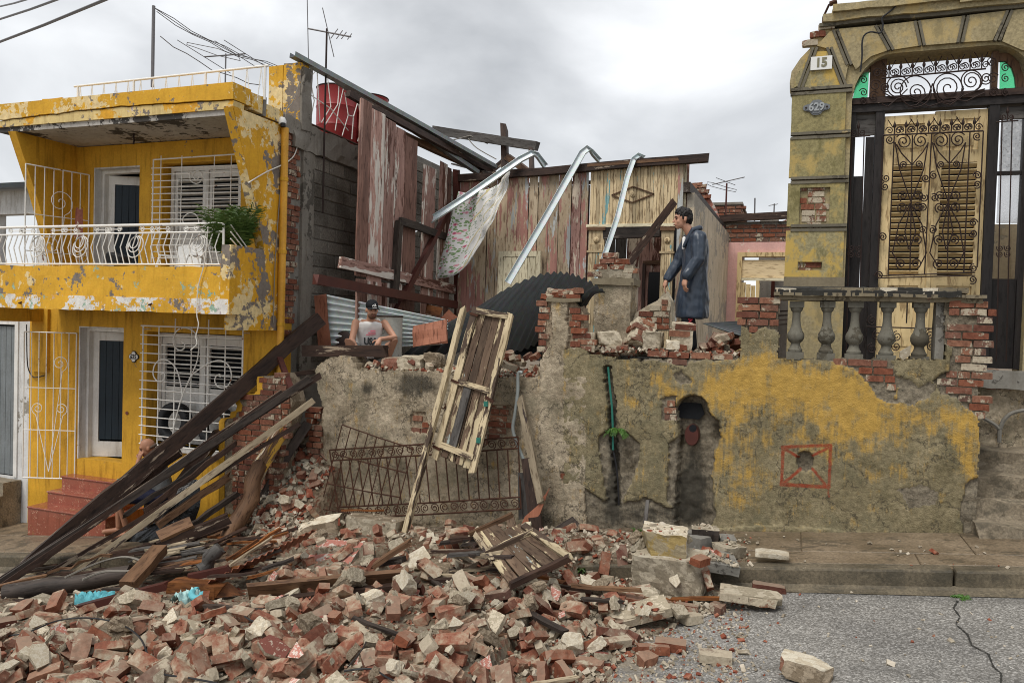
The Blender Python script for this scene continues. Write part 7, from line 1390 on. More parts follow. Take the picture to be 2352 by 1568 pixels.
# ================================================================== the rubble heap
BP = [PG(*q) for q in ((1655, 1262), (1690, 1330), (1690, 1378), (1610, 1415), (1500, 1465), (1420, 1530), (1350, 1610), (1260, 1760))] + [V((-3.8, 2.9, 0)), V((-12, 2.9, 0)), V((-12.5, 5.4, 0))] + [PG(*q) for q in ((-40, 1385), (120, 1372), (330, 1300), (480, 1260))] + [V((-6.75, 8.3, 0)), V((-6.6, 9.4, 0)), V((-5.7, 9.4, 0)), V((-5.5, 8.75, 0)), V((-2.2, 8.75, 0)), V((-.75, 8.75, 0))]
bp2 = [(p.x, p.y) for p in BP]
def edge_d(x, y):
    best = 9
    for (a, b), (c, d) in zip(bp2, bp2[1:] + bp2[:1]):
        dx, dy = c - a, d - b; t = max(0, min(1, ((x - a) * dx + (y - b) * dy) / (dx * dx + dy * dy + 1e-9))); best = min(best, math.hypot(x - a - dx * t, y - b - dy * t))
    return best if inpoly(bp2, x, y) else -best
def ground_z(x, y): return pave_z(x) if y > kerb_y(x) else road_z(x)
HX0, HX1, HY0, HY1, HC = -9.6, .9, 3.6, 9.5, .035
NX, NY = int((HX1 - HX0) / HC), int((HY1 - HY0) / HC); HM = np.zeros((NX + 1, NY + 1)); INS = np.zeros((NX + 1, NY + 1)) - 1
for i in range(0, NX + 1):
    for j in range(0, NY + 1):
        x, y = HX0 + i * HC, HY0 + j * HC
        if i % 3 == 0 and j % 3 == 0: d = edge_d(x, y)
        else: d = INS[i - i % 3, j - j % 3]
        INS[i, j] = d; g = ground_z(x, y)
        if d > 0:
            hgt = .26 * (1 - math.exp(-d * 1.6)); hgt *= 1 + .5 * mnoise.noise(V((x * 1.1, y * 1.1, 3)))
            if y > kerb_y(x): hgt *= .55
            if x < -5.55 and y > 7.9: hgt += max(0, (y - 8.0)) * .95 * min(1, (x + 6.9) * 2.5) * (1 if x > -6.75 else 0)      # heap climbing through the gap
            if x > -1.9: hgt *= .38 if y < kerb_y(x) + .1 else .6
            HM[i, j] = g + hgt + .025 * mnoise.noise(V((x * 7, y * 7, 0))) + .012 * mnoise.noise(V((x * 21, y * 21, 5)))
        else: HM[i, j] = g - .03
k_ = 1
_sm = HM.copy()
mb = MB(); idx = {}
for i in range(NX):
    for j in range(NY):
        if min(INS[i, j], INS[i + 1, j], INS[i, j + 1], INS[i + 1, j + 1]) > -.08:
            q = []
            for a, b in ((i, j), (i + 1, j), (i + 1, j + 1), (i, j + 1)):
                if (a, b) not in idx: idx[a, b] = len(mb.v); mb.v.append(V((HX0 + a * HC, HY0 + b * HC, HM[a, b] if INS[a, b] > 0 else ground_z(HX0 + a * HC, HY0 + b * HC) - .03)))
                q.append(idx[a, b])
            mb.f.append(q); mb.m.append(0)
stuff('rubble_mound', mb, M['debris'], 'crumbled mortar, dust and grit under the fallen bricks', 'rubble', smooth=3.1)
def hz(x, y):
    i, j = int(round((x - HX0) / HC)), int(round((y - HY0) / HC))
    return HM[i, j] if 0 <= i <= NX and 0 <= j <= NY else ground_z(x, y)
def stamp(c, R3, hx_, hy_, hz_):
    """raise the height map under a placed block"""
    ex = abs(R3[0][0]) * hx_ + abs(R3[0][1]) * hy_ + abs(R3[0][2]) * hz_; ey = abs(R3[1][0]) * hx_ + abs(R3[1][1]) * hy_ + abs(R3[1][2]) * hz_; inv = R3.transposed()
    for i in range(max(0, int((c.x - ex - HX0) / HC)), min(NX, int((c.x + ex - HX0) / HC) + 1) + 1):
        for j in range(max(0, int((c.y - ey - HY0) / HC)), min(NY, int((c.y + ey - HY0) / HC) + 1) + 1):
            x, y = HX0 + i * HC, HY0 + j * HC; top = None
            for s in (1, .6, .2):
                p = inv @ V((x - c.x, y - c.y, hz_ * s * .8))
                if abs(p.x) <= hx_ and abs(p.y) <= hy_ and abs(p.z) <= hz_ * 1.1: top = c.z + hz_ * s * .9; break
            if top is not None and top > HM[i, j]: HM[i, j] = top
def chunk_mesh(name, size, mats, seed, cut=3, rough=.06, n=4, slots=None):
    """broken lump: box skin, corners knocked off by random planes, faces roughened"""
    r = random.Random(seed); mb = MB(); sx, sy, sz = [q / 2 for q in size]; pl = []
    for _ in range(cut):
        d = V((r.uniform(-1, 1), r.uniform(-1, 1), r.uniform(-1, 1))).normalized(); pl.append((d, r.uniform(.62, .95) * (abs(d.x) * sx + abs(d.y) * sy + abs(d.z) * sz)))
    def f(p):
        p = V((p[0] * sx, p[1] * sy, p[2] * sz))
        for d, k in pl:
            e = p.dot(d) - k
            if e > 0: p = p - d * e
        m_ = min(size); nn = V((mnoise.noise(p * 9 + V((seed, 0, 0))), mnoise.noise(p * 9 + V((0, seed, 3))), mnoise.noise(p * 9 + V((5, 0, seed))))); n2 = V((mnoise.noise(p * 30 + V((seed, 0, 0))), mnoise.noise(p * 30 + V((0, seed, 3))), mnoise.noise(p * 30 + V((5, 0, seed)))))
        return p + nn * rough * m_ + n2 * rough * m_ * .5
    for ax in range(3):
        for sg in (-1, 1):
            o1, o2 = (ax + 1) % 3, (ax + 2) % 3
            def g(s, t, ax=ax, sg=sg, o1=o1, o2=o2):
                q = [0, 0, 0]; q[ax] = sg; q[o1] = (2 * s - 1) * sg; q[o2] = 2 * t - 1; return f(q)
            if slots: mb.mat(slots.get((ax, sg), 0))
            mb.sheet(g, n, n)
    return mb.mesh(name, mats)
SHARD = {}
def shard_mesh(kind, face):
    """flat broken piece of wall plaster, painted on one side"""
    key = (kind, face)
    if key not in SHARD:
        r = random.Random(kind * 7 + 1); k = r.randint(4, 6); pts = []
        for i in range(k): a = tau * (i + r.uniform(-.3, .3)) / k; q = r.uniform(.65, 1.1); pts.append(V((cos(a) * q * .5, sin(a) * q * .5 * r.uniform(.55, .9), 0)))
        th = r.uniform(.12, .3); mb = MB(); top = [p + V((0, 0, th / 2 + r.uniform(-.02, .02))) for p in pts]; bot = [p * r.uniform(.78, 1.05) + V((0, 0, -th / 2 + r.uniform(-.04, .04))) for p in pts]; mid = [(a + b) / 2 * V((1, 1, 1)).x + V((a.x, a.y, 0)) * r.uniform(-.06, .1) for a, b in zip(top, bot)]; c = V((0, 0, th / 2 + .01))
        n = k; vs = top + mid + bot + [c]; mb.mat(0).add(vs, [(i, (i + 1) % n, 3 * n) for i in range(n)]); b = mb
        b.cur = 1
        for i in range(n): b.f.append([n + i, n + (i + 1) % n, (i + 1) % n, i]); b.m.append(1); b.f.append([2 * n + i, 2 * n + (i + 1) % n, n + (i + 1) % n, n + i]); b.m.append(1)
        b.f.append([2 * n + i for i in range(n)][::-1]); b.m.append(1); SHARD[key] = b.mesh('plaster_shard', [M[face], M['rub_mortar']])
    return SHARD[key]
def settle(x, y, hx_, hy_, hz_, yaw, r, tilt=.25, sink=.25):
    """rest a block on what lies below: slope from the support heights, a random extra tilt"""
    d = V((cos(yaw), sin(yaw))); e = V((-sin(yaw), cos(yaw))); a, b = hz(x + d.x * hx_ * .8, y + d.y * hx_ * .8), hz(x - d.x * hx_ * .8, y - d.y * hx_ * .8); c_, d_ = hz(x + e.x * hy_ * .8, y + e.y * hy_ * .8), hz(x - e.x * hy_ * .8, y - e.y * hy_ * .8); m_ = hz(x, y)
    pit = math.atan2(max(-.25, min(.25, a - b)), 1.6 * hx_) + r.gauss(0, tilt * .5); rol = math.atan2(max(-.15, min(.15, c_ - d_)), 1.6 * hy_) + r.gauss(0, tilt * .6)
    pit = max(-.95, min(.95, pit)); rol = max(-1.0, min(1.0, rol)); R3 = Matrix.Rotation(yaw, 3, 'Z') @ Matrix.Rotation(-pit, 3, 'Y') @ Matrix.Rotation(rol, 3, 'X')
    z = max(m_, (a + b) / 2, (c_ + d_) / 2) + hz_ * (1 - sink); return V((x, y, z)), R3
def loose(name, mesh, c, R3, label, cat, group, scale=(1, 1, 1)):
    o = bpy.data.objects.new(name, mesh); COL.objects.link(o); o.location = c; o.rotation_euler = R3.to_euler(); o.scale = scale; return tag(o, label, cat, group)
def block(u, v, dz, size, yaw, pit, rol, mats, seed, label, name='masonry_block', cat='masonry', on=None, cut=3, rough=.05, slots=None, n=5):
    p = on if on is not None else PG(u, v, dz); R3 = Matrix.Rotation(yaw, 3, 'Z') @ Matrix.Rotation(pit, 3, 'Y') @ Matrix.Rotation(rol, 3, 'X'); me = chunk_mesh(name, size, [M[q] for q in mats], seed, cut, rough, n, slots)
    o = loose(name, me, p, R3, label, cat, None); stamp(p, R3, size[0] / 2, size[1] / 2, size[2] / 2); ORG[o] = V(p); return o
def brick_stack(u, v, dz, nx, nz, yaw, pit, rol, label, mat='brick_dusty', on=None, w=.235, axis_up=True):
    """piece of fallen brickwork: mortar core with bricks still bonded"""
    p = V(on) if on is not None else PG(u, v, dz); R3 = Matrix.Rotation(yaw, 3, 'Z') @ Matrix.Rotation(pit, 3, 'Y') @ Matrix.Rotation(rol, 3, 'X'); t = thing('brickwork_chunk', label, 'masonry', p)
    L_, H_ = nx * .245, nz * .078; me = chunk_mesh('mortar_core', (L_ * .98, .21, H_ * .99), [M['rub_mortar']], int(abs(u) + nz), 2, .05, 5); o = bpy.data.objects.new('mortar_core', me); COL.objects.link(o); o.parent = t
    for k in range(nz):
        for i in range(nx):
            for sy in (-.06, .06):
                if rng.random() < .12: continue
                b = bpy.data.objects.new('brick', brick_mesh(rng.choice((0, 1, 2, 3, 4)), mat)); COL.objects.link(b); b.parent = t; off = .12 if k % 2 else 0; x_ = -L_ / 2 + .1225 + i * .245 + (off * .5 - .03); b.location = (max(-L_ / 2 + .08, min(L_ / 2 - .08, x_)), sy, -H_ / 2 + .039 + k * .078); b.rotation_euler = (rng.uniform(-.03, .03), rng.uniform(-.03, .03), rng.uniform(-.04, .04))
    t.rotation_euler = R3.to_euler(); stamp(p, R3, L_ / 2, .11, H_ / 2); return t
# ---- the large pieces one can name
block(738, 1218, .30, (.52, .3, .26), .25, -.25, .1, ['rub_brown', 'rub_cream'], 3, 'tan block of wall tilted beside the flat grey slab', slots={(2, 1): 1})
block(862, 1210, .36, (.72, .42, .24), .05, .02, -.12, ['rub_mortar', 'rub_brown'], 4, 'large flat-topped grey-tan slab of wall below the rusty railing', slots={(2, 1): 1}, cut=2, rough=.03)
block(772, 1278, .22, (.62, .36, .14), -.1, -.1, .55, ['rub_mortar', 'rub_pink'], 5, 'large pink faced slab of plaster in the upper rubble', 'plaster_slab', slots={(2, 1): 1}, cut=2, rough=.04)
brick_stack(1022, 1262, .28, 1, 5, .4, 1.25, .15, 'upended brick pier chunk with five red courses showing', 'brick')
block(956, 1292, .26, (.30, .2, .12), .7, -.5, .5, ['rub_mortar', 'rub_cream'], 8, 'cream faced block leaning on the upended brick chunk', slots={(2, 1): 1})
block(1005, 1325, .20, (.38, .3, .26), .2, .05, .05, ['rub_brown', 'rub_mortar'], 9, 'squat grey concrete block in the middle of the rubble', cut=4)
block(1092, 1310, .16, (.30, .24, .2), -.2, .1, .1, ['brick_dusty', 'rub_mortar'], 10, 'reddish brick and mortar block right of the squat grey block'); block(1140, 1318, .14, (.26, .2, .14), .5, .2, .1, ['rub_mortar'], 12, 'pale mortar lump left of the fallen door panel')
block(1540, 1312, .22, (.62, .42, .36), -.02, .0, .06, ['rub_mortar', 'rub_mortar', 'rub_cream'], 15, 'biggest cut brick pillar block, lying by the kerb', cut=3, rough=.05, slots={(1, -1): 0, (2, 1): 2}, n=8)
block(1526, 1241, .50, (.40, .32, .22), .12, .03, .04, ['rub_yel', 'rub_cream', 'brick'], 16, 'yellow streaked brick block on top of the biggest block', cut=3, rough=.06, slots={(2, 1): 1, (0, 1): 1}, n=8)
for i, (u, v, s_, lb) in enumerate(((1594, 1236, .17, 'smooth round grey stone left of the dark block'), (1608, 1248, .19, 'smooth round grey stone touching the paved kerb'))):
    me = chunk_mesh('stone', (s_, s_ * .85, s_ * .8), [M['stucco_grey']], 40 + i, 8, .03, 5); o = loose('stone', me, PG(u, v, .34), Matrix.Rotation(i, 3, 'Z'), lb, 'stone', 'round stones'); o.data.polygons.foreach_set('use_smooth', [True] * len(o.data.polygons))
block(1620, 1236, .36, (.26, .2, .22), .1, 0, 0, ['wood_black', 'rub_mortar'], 17, 'dark stained brick block behind the round stones', slots={(2, 1): 1}, cut=1)
block(1640, 1288, .27, (.40, .34, .09), .3, .12, .1, ['stucco_grey'], 18, 'grey flat slab lying on the kerb edge', 'plaster_slab', cut=4); block(1672, 1262, .28, (.3, .2, .1), 1.0, .1, .1, ['rub_mortar'], 19, 'pale flat slab behind the grey one', 'plaster_slab', cut=4)
block(1773, 1271, .27, (.30, .15, .04), .05, 0, .05, ['rub_cream'], 20, 'thin pale plaster piece alone on the pavement', 'plaster_slab', cut=4); block(1668, 1243, .30, (.17, .14, .1), .4, .1, .2, ['stucco_grey'], 21, 'small grey stone on the pavement by the wall', cut=5)
brick_stack(1728, 1369, .10, 2, 1, .06, .02, .03, 'two mortared bricks lying by the kerb foot'); brick_stack(1448, 1380, .16, 2, 1, .5, -.2, .5, 'pair of bonded bricks standing on edge in the right of the heap', 'brick_dusty'); brick_stack(1470, 1405, .14, 2, 1, .42, -.25, .2, 'pair of bonded bricks leaning below the edge-standing pair')
block(1852, 1536, .05, (.33, .25, .12), -.15, .05, -.1, ['rub_brown', 'rub_cream', 'brick'], 23, 'big lone lump of mortar and brick at the bottom right', slots={(2, 1): 1, (0, -1): 2}, cut=5, rough=.09, n=7)
block(718, 1455, .2, (.30, .2, .14), .5, -.2, .5, ['rub_mortar', 'rub_maroon'], 24, 'maroon faced plaster slab in the lower rubble', 'plaster_slab', slots={(2, 1): 1}); block(300, 1385, .22, (.3, .22, .24), .5, .6, .1, ['brick_dusty', 'rub_mortar'], 25, 'upright brick lump right of the turquoise cloth'); block(418, 1470, .2, (.26, .22, .26), .3, .3, .2, ['rub_mortar', 'brick_dusty'], 26, 'upright mortar lump low in the left rubble')
block(1268, 1455, .06, (.32, .14, .1), .1, .05, .3, ['rub_yel', 'rub_mortar'], 27, 'green-yellow faced plaster lump in the sandy patch', slots={(1, -1): 0, (2, 1): 1})
# chunks on the wall tops
def on_wall(u, v, y): return PY(u, v, y)
for i, (u, v, y, s_, yw, mt, lb) in enumerate(((905, 835, 8.95, (.28, .2, .15), .05, 'brick_dusty', 'first dressed block along the tan wall top'), (948, 832, 8.95, (.34, .22, .17), .0, 'rub_mortar', 'middle mortared block along the tan wall top'), (998, 828, 9.0, (.24, .2, .19), .1, 'rub_brown', 'dark block next to the leaning door on the wall top'), (1400, 778, 8.95, (.26, .24, .17), .4, 'rub_mortar', 'pale crumbling lump left of the big brick chunks'), (1500, 778, 9.0, (.24, .24, .2), .2, 'rub_mortar', 'mortar lump between the two big brick chunks'), (1545, 792, 8.9, (.14, .12, .1), .3, 'rub_cream', 'small pale stone under the right brick chunk'), (1420, 800, 8.88, (.28, .12, .07), .05, 'brick_dusty', 'single mortared brick on the ochre wall top'))):
    block(0, 0, 0, s_, yw, .05 * (i % 3 - 1), .05, [mt], 50 + i, lb, on=on_wall(u, v, y), cut=6, rough=.11)
brick_stack(1, 1, 0, 1, 4, .55, .35, -.4, 'big tilted brick chunk left on the ochre wall top', on=on_wall(1472, 768, 9.05)); brick_stack(2, 1, 0, 1, 4, .15, .05, .1, 'big brick chunk in front of the standing man', 'brick', on=on_wall(1566, 772, 8.98)); brick_stack(3, 1, 0, 1, 3, .0, 0, 0, 'three red courses still bonded right of the pillar stump', 'brick', on=on_wall(1348, 785, 8.95))
# loose bricks on the wall tops and inside
def toss(n, us, vs_, ys, label, group, sc=1.0, seed=1):
    r = random.Random(seed)
    for i in range(n):
        u, v = r.uniform(*us), r.uniform(*vs_); y = r.uniform(*ys); p = PY(u, v, y); R3 = Matrix.Rotation(r.uniform(0, 6), 3, 'Z') @ Matrix.Rotation(r.uniform(-.6, .6), 3, 'Y') @ Matrix.Rotation(r.uniform(-.6, .6), 3, 'X'); loose('brick', brick_mesh(r.choice((3, 4, 6, 7)), 'brick_dusty'), p, R3, label, 'brick', group, (r.uniform(.7, 1), 1, 1))
toss(12, (1155, 1240), (812, 850), (8.9, 9.25), 'broken brick heaped on the wall top between the door and the pillar', 'bricks on the wall behind the leaning door', seed=2)
toss(14, (1605, 1698), (772, 818), (8.9, 9.3), 'broken brick heaped on the wall top left of the terrace pier', 'bricks beside the terrace pier', seed=3)
toss(8, (1320, 1460), (792, 818), (8.9, 9.1), 'broken brick on the ochre wall top below the big chunks', 'bricks under the big chunks', seed=4); toss(6, (845, 1030), (838, 852), (8.88, 9.1), 'small broken brick on the tan wall top', 'bricks on the tan wall top', seed=5)
mb = MB(); mb.sheet(lambda s, t: V((-5.6 + 4.9 * s, 9.1 + 1.4 * t, (1.5 if s < .55 else 1.85) + .12 * fbm((s * 9, t * 3, 0), 3) + .1 * sin(pi * s))), 60, 18); stuff('inner_debris', mb, M['debris'], 'brick dust and grit covering the floor behind the street walls', 'rubble', smooth=3.1)
def pick(rr, near):
    if near: u, v = rr.uniform(-10, 1640), rr.uniform(1345, 1660)
    else: u, v = rr.uniform(560, 1660), rr.uniform(1225, 1430)
    p = PG(u, v, .22); return p, u, v
# small fragments nobody could count
mbs = [MB(), MB(), MB()]
def frag(mb, c, s, rr):
    R3 = Matrix.Rotation(rr.uniform(0, tau), 3, 'Z') @ Matrix.Rotation(rr.uniform(-1, 1), 3, 'X') @ Matrix.Rotation(rr.uniform(-1, 1), 3, 'Y'); d = V((s * rr.uniform(.6, 1.5), s * rr.uniform(.5, 1), s * rr.uniform(.25, .8))) / 2; vs = []
    for z in (-1, 1):
        for x, y in ((-1, -1), (1, -1), (1, 1), (-1, 1)): vs.append(c + R3 @ V((x * d.x * rr.uniform(.6, 1.1), y * d.y * rr.uniform(.6, 1.1), z * d.z * rr.uniform(.6, 1.1))))
    mb.add(vs, [(3, 2, 1, 0), (4, 5, 6, 7), (0, 1, 5, 4), (1, 2, 6, 5), (2, 3, 7, 6), (3, 0, 4, 7)])
r = random.Random(77)
for i in range(8000):
    if i < 4200: p, u, v = pick(r, r.random() < .7)
    elif i < 6600: u, v = r.uniform(1180, 1720), r.uniform(1260, 1568); p = PG(u, v, .02)
    else: u, v = r.uniform(1450, 2340), r.uniform(1250, 1568); p = PG(u, v, 0)
    ins = edge_d(p.x, p.y) if i % 1 == 0 else 0
    if ins < 0 and i < 4200: continue
    if i >= 6600 and (r.random() < .72 or (u > 1800 and r.random() < .7)): continue
    if p.y > 8.6: continue
    s = (r.uniform(.012, .045) if r.random() < .85 else r.uniform(.04, .075)) if ins > 0 else r.uniform(.008, .03) if r.random() < .93 else r.uniform(.03, .06)
    z = hz(p.x, p.y) if ins > 0 else ground_z(p.x, p.y); frag(mbs[r.choice((0, 0, 1, 1, 2))], V((p.x, p.y, z + s * .2)), s, r)
# heap in the gap beside the tan wall
for i in range(700):
    x, y = r.uniform(-6.7, -5.65), r.uniform(7.9, 9.35); frag(mbs[r.choice((0, 1, 2, 1))], V((x, y, hz(x, y) + .02)), r.uniform(.03, .11), r)
for i in range(900):
    s_, t_ = r.random(), r.random(); frag(mbs[r.choice((0, 1, 2))], V((-5.6 + 4.9 * s_, 9.1 + 1.2 * t_, (1.5 if s_ < .55 else 1.85) + .12 * fbm((s_ * 9, t_ * 1.2 * 3 / 1.4, 0), 3) + .1 * sin(pi * s_) + .01)), r.uniform(.03, .1), r)
for i in range(700):
    u = r.choice((r.uniform(840, 1040), r.uniform(1150, 1245), r.uniform(1320, 1700), r.uniform(1320, 1700))); p = PY(u, 800, r.uniform(8.82, 9.1)); p.z = (1.63 if u < 1250 else 2.0) + r.uniform(-.02, .03); frag(mbs[r.choice((0, 1, 2))], p, r.uniform(.02, .06), r)
for mb_, mt, nm, lb in zip(mbs, ('rub_cream', 'rub_mortar', 'brick_frag'), ('pale_fragments', 'mortar_fragments', 'brick_fragments'), ('small pale plaster crumbs strewn over the heap and road', 'small grey mortar crumbs strewn over the heap and road', 'small red brick crumbs strewn over the heap and road')):
    if mt == 'brick_frag':
        n_ = NT('brick_crumbs'); f_ = n_.cn(n_.pos(), 13, 4, .6); M[mt] = n_.set(n_.ramp(f_, (0, (0.11, 0.035, 0.025)), (.5, (0.23, 0.065, 0.035)), (1, (0.36, 0.2, 0.13))), .9, 0, .25, n_.noise(n_.pos(), 70), .5, .004)
    if mt == 'rub_cream':
        n_ = NT('plaster_crumbs'); f_ = n_.cn(n_.pos(), 11, 4, .6); M[mt + 'w'] = n_.set(n_.ramp(f_, (0, (0.30, 0.25, 0.18)), (.5, (0.46, 0.40, 0.31)), (1, (0.58, 0.52, 0.43))), .9, 0, .25, n_.noise(n_.pos(), 70), .5, .004); mt = 'rub_creamw'
    if mt == 'rub_mortar':
        n_ = NT('mortar_crumbs'); f_ = n_.cn(n_.pos(), 12, 4, .6); M[mt + 'w'] = n_.set(n_.ramp(f_, (0, (0.19, 0.155, 0.11)), (.5, (0.30, 0.255, 0.19)), (1, (0.42, 0.37, 0.28))), .9, 0, .25, n_.noise(n_.pos(), 70), .5, .004); mt = 'rub_mortarw'
    stuff(nm, mb_, M[mt], lb, 'rubble')
# ---- lower layer of bricks, mostly buried: too many to count
r = random.Random(53); mbu = MB(); cnt_ = 0; tries = 0
while cnt_ < 300 and tries < 5000:
    tries += 1; p, u, v = pick(r, r.random() < .8)
    if edge_d(p.x, p.y) < .05 or (u < 600 and v < 1395) or p.y > 8.5 or (p.x > -1.9 and r.random() < .6): continue
    half = r.random() < .45; me = brick_mesh(r.choice((6, 7, 8, 9)) if half else r.choice((0, 1, 2, 3, 4, 5)), 'brick_dusty'); hx_ = .07 if half else .117; c, R3 = settle(p.x, p.y, hx_, .057, .034, r.uniform(0, pi), r, .4, .35)
    if c.z - _sm[max(0, min(NX, int((p.x - HX0) / HC))), max(0, min(NY, int((p.y - HY0) / HC)))] > .2: continue
    mbu.add([c + R3 @ q.co for q in me.vertices], [tuple(f.vertices) for f in me.polygons]); stamp(c, R3, hx_, .057, .034); cnt_ += 1
n_ = NT('buried_bricks'); f_ = n_.cn(n_.pos(), 4.5, 5, .7); M['brick_under'] = n_.set(n_.ramp(f_, (0, (0.12, 0.05, 0.035)), (.3, (0.24, 0.09, 0.055)), (.55, (0.33, 0.22, 0.15)), (.8, (0.45, 0.39, 0.29)), (1, (0.22, 0.1, 0.07))), .9, 0, .25, n_.cn(n_.pos(), 40, 5, .7), .6, .006)
for i in range(2600):
    p, u, v = pick(r, r.random() < .75)
    if edge_d(p.x, p.y) > 0 and p.y < 8.5 and not (u < 600 and v < 1390): frag(mbu, V((p.x, p.y, hz(p.x, p.y) + .003)), r.uniform(.012, .04), r)
stuff('buried_bricks', mbu, M['brick_under'], 'half buried broken bricks and crumbs making up the lower layer of the heap', 'rubble')
# ---- loose bricks of the street heap: pick low spots, rest each on the heap, raise the heap
r = random.Random(31); nb = 0; tries = 0
while nb < 215 and tries < 4000:
    tries += 1; best = None
    for _ in range(3):
        p, u, v = pick(r, r.random() < .80); d = edge_d(p.x, p.y)
        if d < .05 or (u < 620 and v < 1395) or (u < 250 and v < 1405): continue
        if p.y > 8.45: continue
        s_ = hz(p.x, p.y) - _sm[int((p.x - HX0) / HC), int((p.y - HY0) / HC)] if HX0 < p.x < HX1 and HY0 < p.y < HY1 else 9
        if best is None or s_ < best[0]: best = (s_, p, u, v)
    if best is None or best[0] > .34: continue
    p = best[1]; half = r.random() < .33; k = r.choice((6, 7, 8, 9)) if half else r.choice((0, 1, 2, 3, 4, 5)); hx_ = .07 if half else .117; edgew = r.random() < .2; yaw = r.uniform(0, pi)
    c, R3 = settle(p.x, p.y, hx_, .057, .034, yaw, r, .42, .22)
    if edgew: R3 = R3 @ Matrix.Rotation(pi / 2 * r.choice((1, -1)) + r.gauss(0, .2), 3, 'X'); c.z += .022
    me = brick_mesh(k, r.choice(('brick_dusty', 'brick_dusty', 'brick_dusty', 'brick')))
    lft = best[2] < 560; rgt = best[2] > 1100; low = best[3] > 1470; kind_ = 'snapped half brick' if half else ('whole brick standing on edge' if edgew else 'whole loose brick'); zone = ('left' if lft else 'right' if rgt else 'middle') + (' foreground' if low else ' upper part'); lab = kind_ + ' in the ' + zone + ' of the street heap'; grp = kind_ + 's, ' + zone
    q_ = r.uniform(.8, 1.06); loose('brick', me, c, R3, lab, 'brick', grp, (q_, q_ * r.uniform(.92, 1.05), q_)); stamp(c, R3, hx_, .057, .034); nb += 1
# scattered whole bricks on the bare road
for i, (u, v, yaw, sx) in enumerate(((1643, 1508, .15, 1), (1500, 1490, .4, 1), (1540, 1480, .1, 1), (1485, 1512, .9, .6), (1770, 1349, .02, 1.3), (1452, 1418, .2, .8), (1575, 1398, .1, .9), (1605, 1375, 1.1, .7), (1588, 1420, .8, .7), (1648, 1395, 1.3, .6), (1820, 1315, .4, .25), (1350, 1530, .4, 1), (1300, 1505, .8, 1), (1280, 1425, .2, 1), (1340, 1400, .05, 1.1), (1420, 1440, .1, .8))):
    p = PG(u, v, .04); R3 = Matrix.Rotation(yaw, 3, 'Z') @ Matrix.Rotation(r.uniform(-.15, .15), 3, 'X'); p.z = max(p.z, hz(p.x, p.y) + .03) if edge_d(p.x, p.y) > 0 else p.z; loose('brick', brick_mesh(i % 6, 'brick' if i % 2 else 'brick_dusty'), p, R3, 'red brick strayed onto the open road, right of the heap' if u > 1470 else 'red brick at the sandy right end of the heap', 'brick', 'bricks strayed onto the road' if u > 1470 else 'bricks at the sandy end', (sx, 1, 1)); stamp(p, R3, .11, .055, .034)
# plaster shards and mortar lumps
ns = 0; tries = 0
while ns < 210 and tries < 4000:
    tries += 1; p, u, v = pick(r, r.random() < .72); d = edge_d(p.x, p.y)
    if d < .0 or (u < 600 and v < 1390) or p.y > 8.5: continue
    s_ = hz(p.x, p.y) - _sm[max(0, min(NX, int((p.x - HX0) / HC))), max(0, min(NY, int((p.y - HY0) / HC)))]
    if s_ > .36: continue
    sz = r.uniform(.08, .19) if r.random() < .85 else r.uniform(.19, .28); fc = r.choice(('rub_cream', 'rub_cream', 'rub_mortar', 'rub_mortar', 'rub_brown', 'rub_pink', 'rub_pink', 'rub_maroon', 'rub_cream')); c, R3 = settle(p.x, p.y, sz * .42, sz * .33, sz * .1, r.uniform(0, tau), r, .65, .25)
    col_ = {'rub_pink': 'pink faced', 'rub_maroon': 'maroon faced', 'rub_cream': 'cream faced', 'rub_mortar': 'grey-tan', 'rub_brown': 'muddy brown'}[fc]; zone = ('left' if u < 560 else 'right' if u > 1100 else 'middle') + (' foreground' if v > 1450 else ' upper part'); big = 'large ' if sz > .19 else ''
    loose('plaster_shard', shard_mesh(r.randrange(10), fc), c, R3, big + col_ + ' plaster shard in the ' + zone + ' of the street heap', 'plaster shard', big + col_ + ' shards, ' + zone, (sz, sz, sz)); stamp(c, R3, sz * .4, sz * .3, sz * .1); ns += 1
# mortar lumps and splinters among the bricks
LM = {}
for i in range(58):
    p, u, v = pick(r, r.random() < .7)
    if edge_d(p.x, p.y) < .1 or (u < 600 and v < 1390) or p.y > 8.5: continue
    k = (i % 7, r.choice(('rub_mortar', 'rub_brown', 'rub_cream')))
    if k not in LM: LM[k] = chunk_mesh('mortar_lump', (1, .8, .62), [M[k[1]]], 70 + k[0], 7, .16, 4)
    q = r.uniform(.08, .2); c, R3 = settle(p.x, p.y, q * .5, q * .4, q * .31, r.uniform(0, tau), r, .4, .3); zone = ('left' if u < 560 else 'right' if u > 1100 else 'middle') + (' foreground' if v > 1450 else ' upper part')
    loose('mortar_lump', LM[k], c, R3, ('fist sized' if q < .13 else 'head sized') + ' rough mortar lump in the ' + zone + ' of the heap', 'mortar lump', ('small' if q < .13 else 'large') + ' mortar lumps, ' + zone, (q, q, q)); stamp(c, R3, q * .5, q * .4, q * .3)
for i in range(34):
    p, u, v = pick(r, r.random() < .55)
    if edge_d(p.x, p.y) < .15 or p.y > 8.4: continue
    ln = r.uniform(.25, .8); a = r.gauss(.1, .6); c = V((p.x, p.y, hz(p.x, p.y) + .02)); d = V((cos(a), sin(a), r.uniform(-.12, .12))) * ln / 2; zone = 'left' if u < 560 else 'right' if u > 1100 else 'middle'
    lumber('splinter', c - d, c + d, r.uniform(.025, .07), r.uniform(.015, .03), M[r.choice(('wood_dark', 'wood_brown', 'wood_pale', 'wood_rot', 'wood_black'))], None, label='wood splinter lying on the ' + zone + ' of the brick heap', cat='splinter', group='splinters on the ' + zone + ' heap', n=3, warp=.008, jag=.04, seed=i + 700)
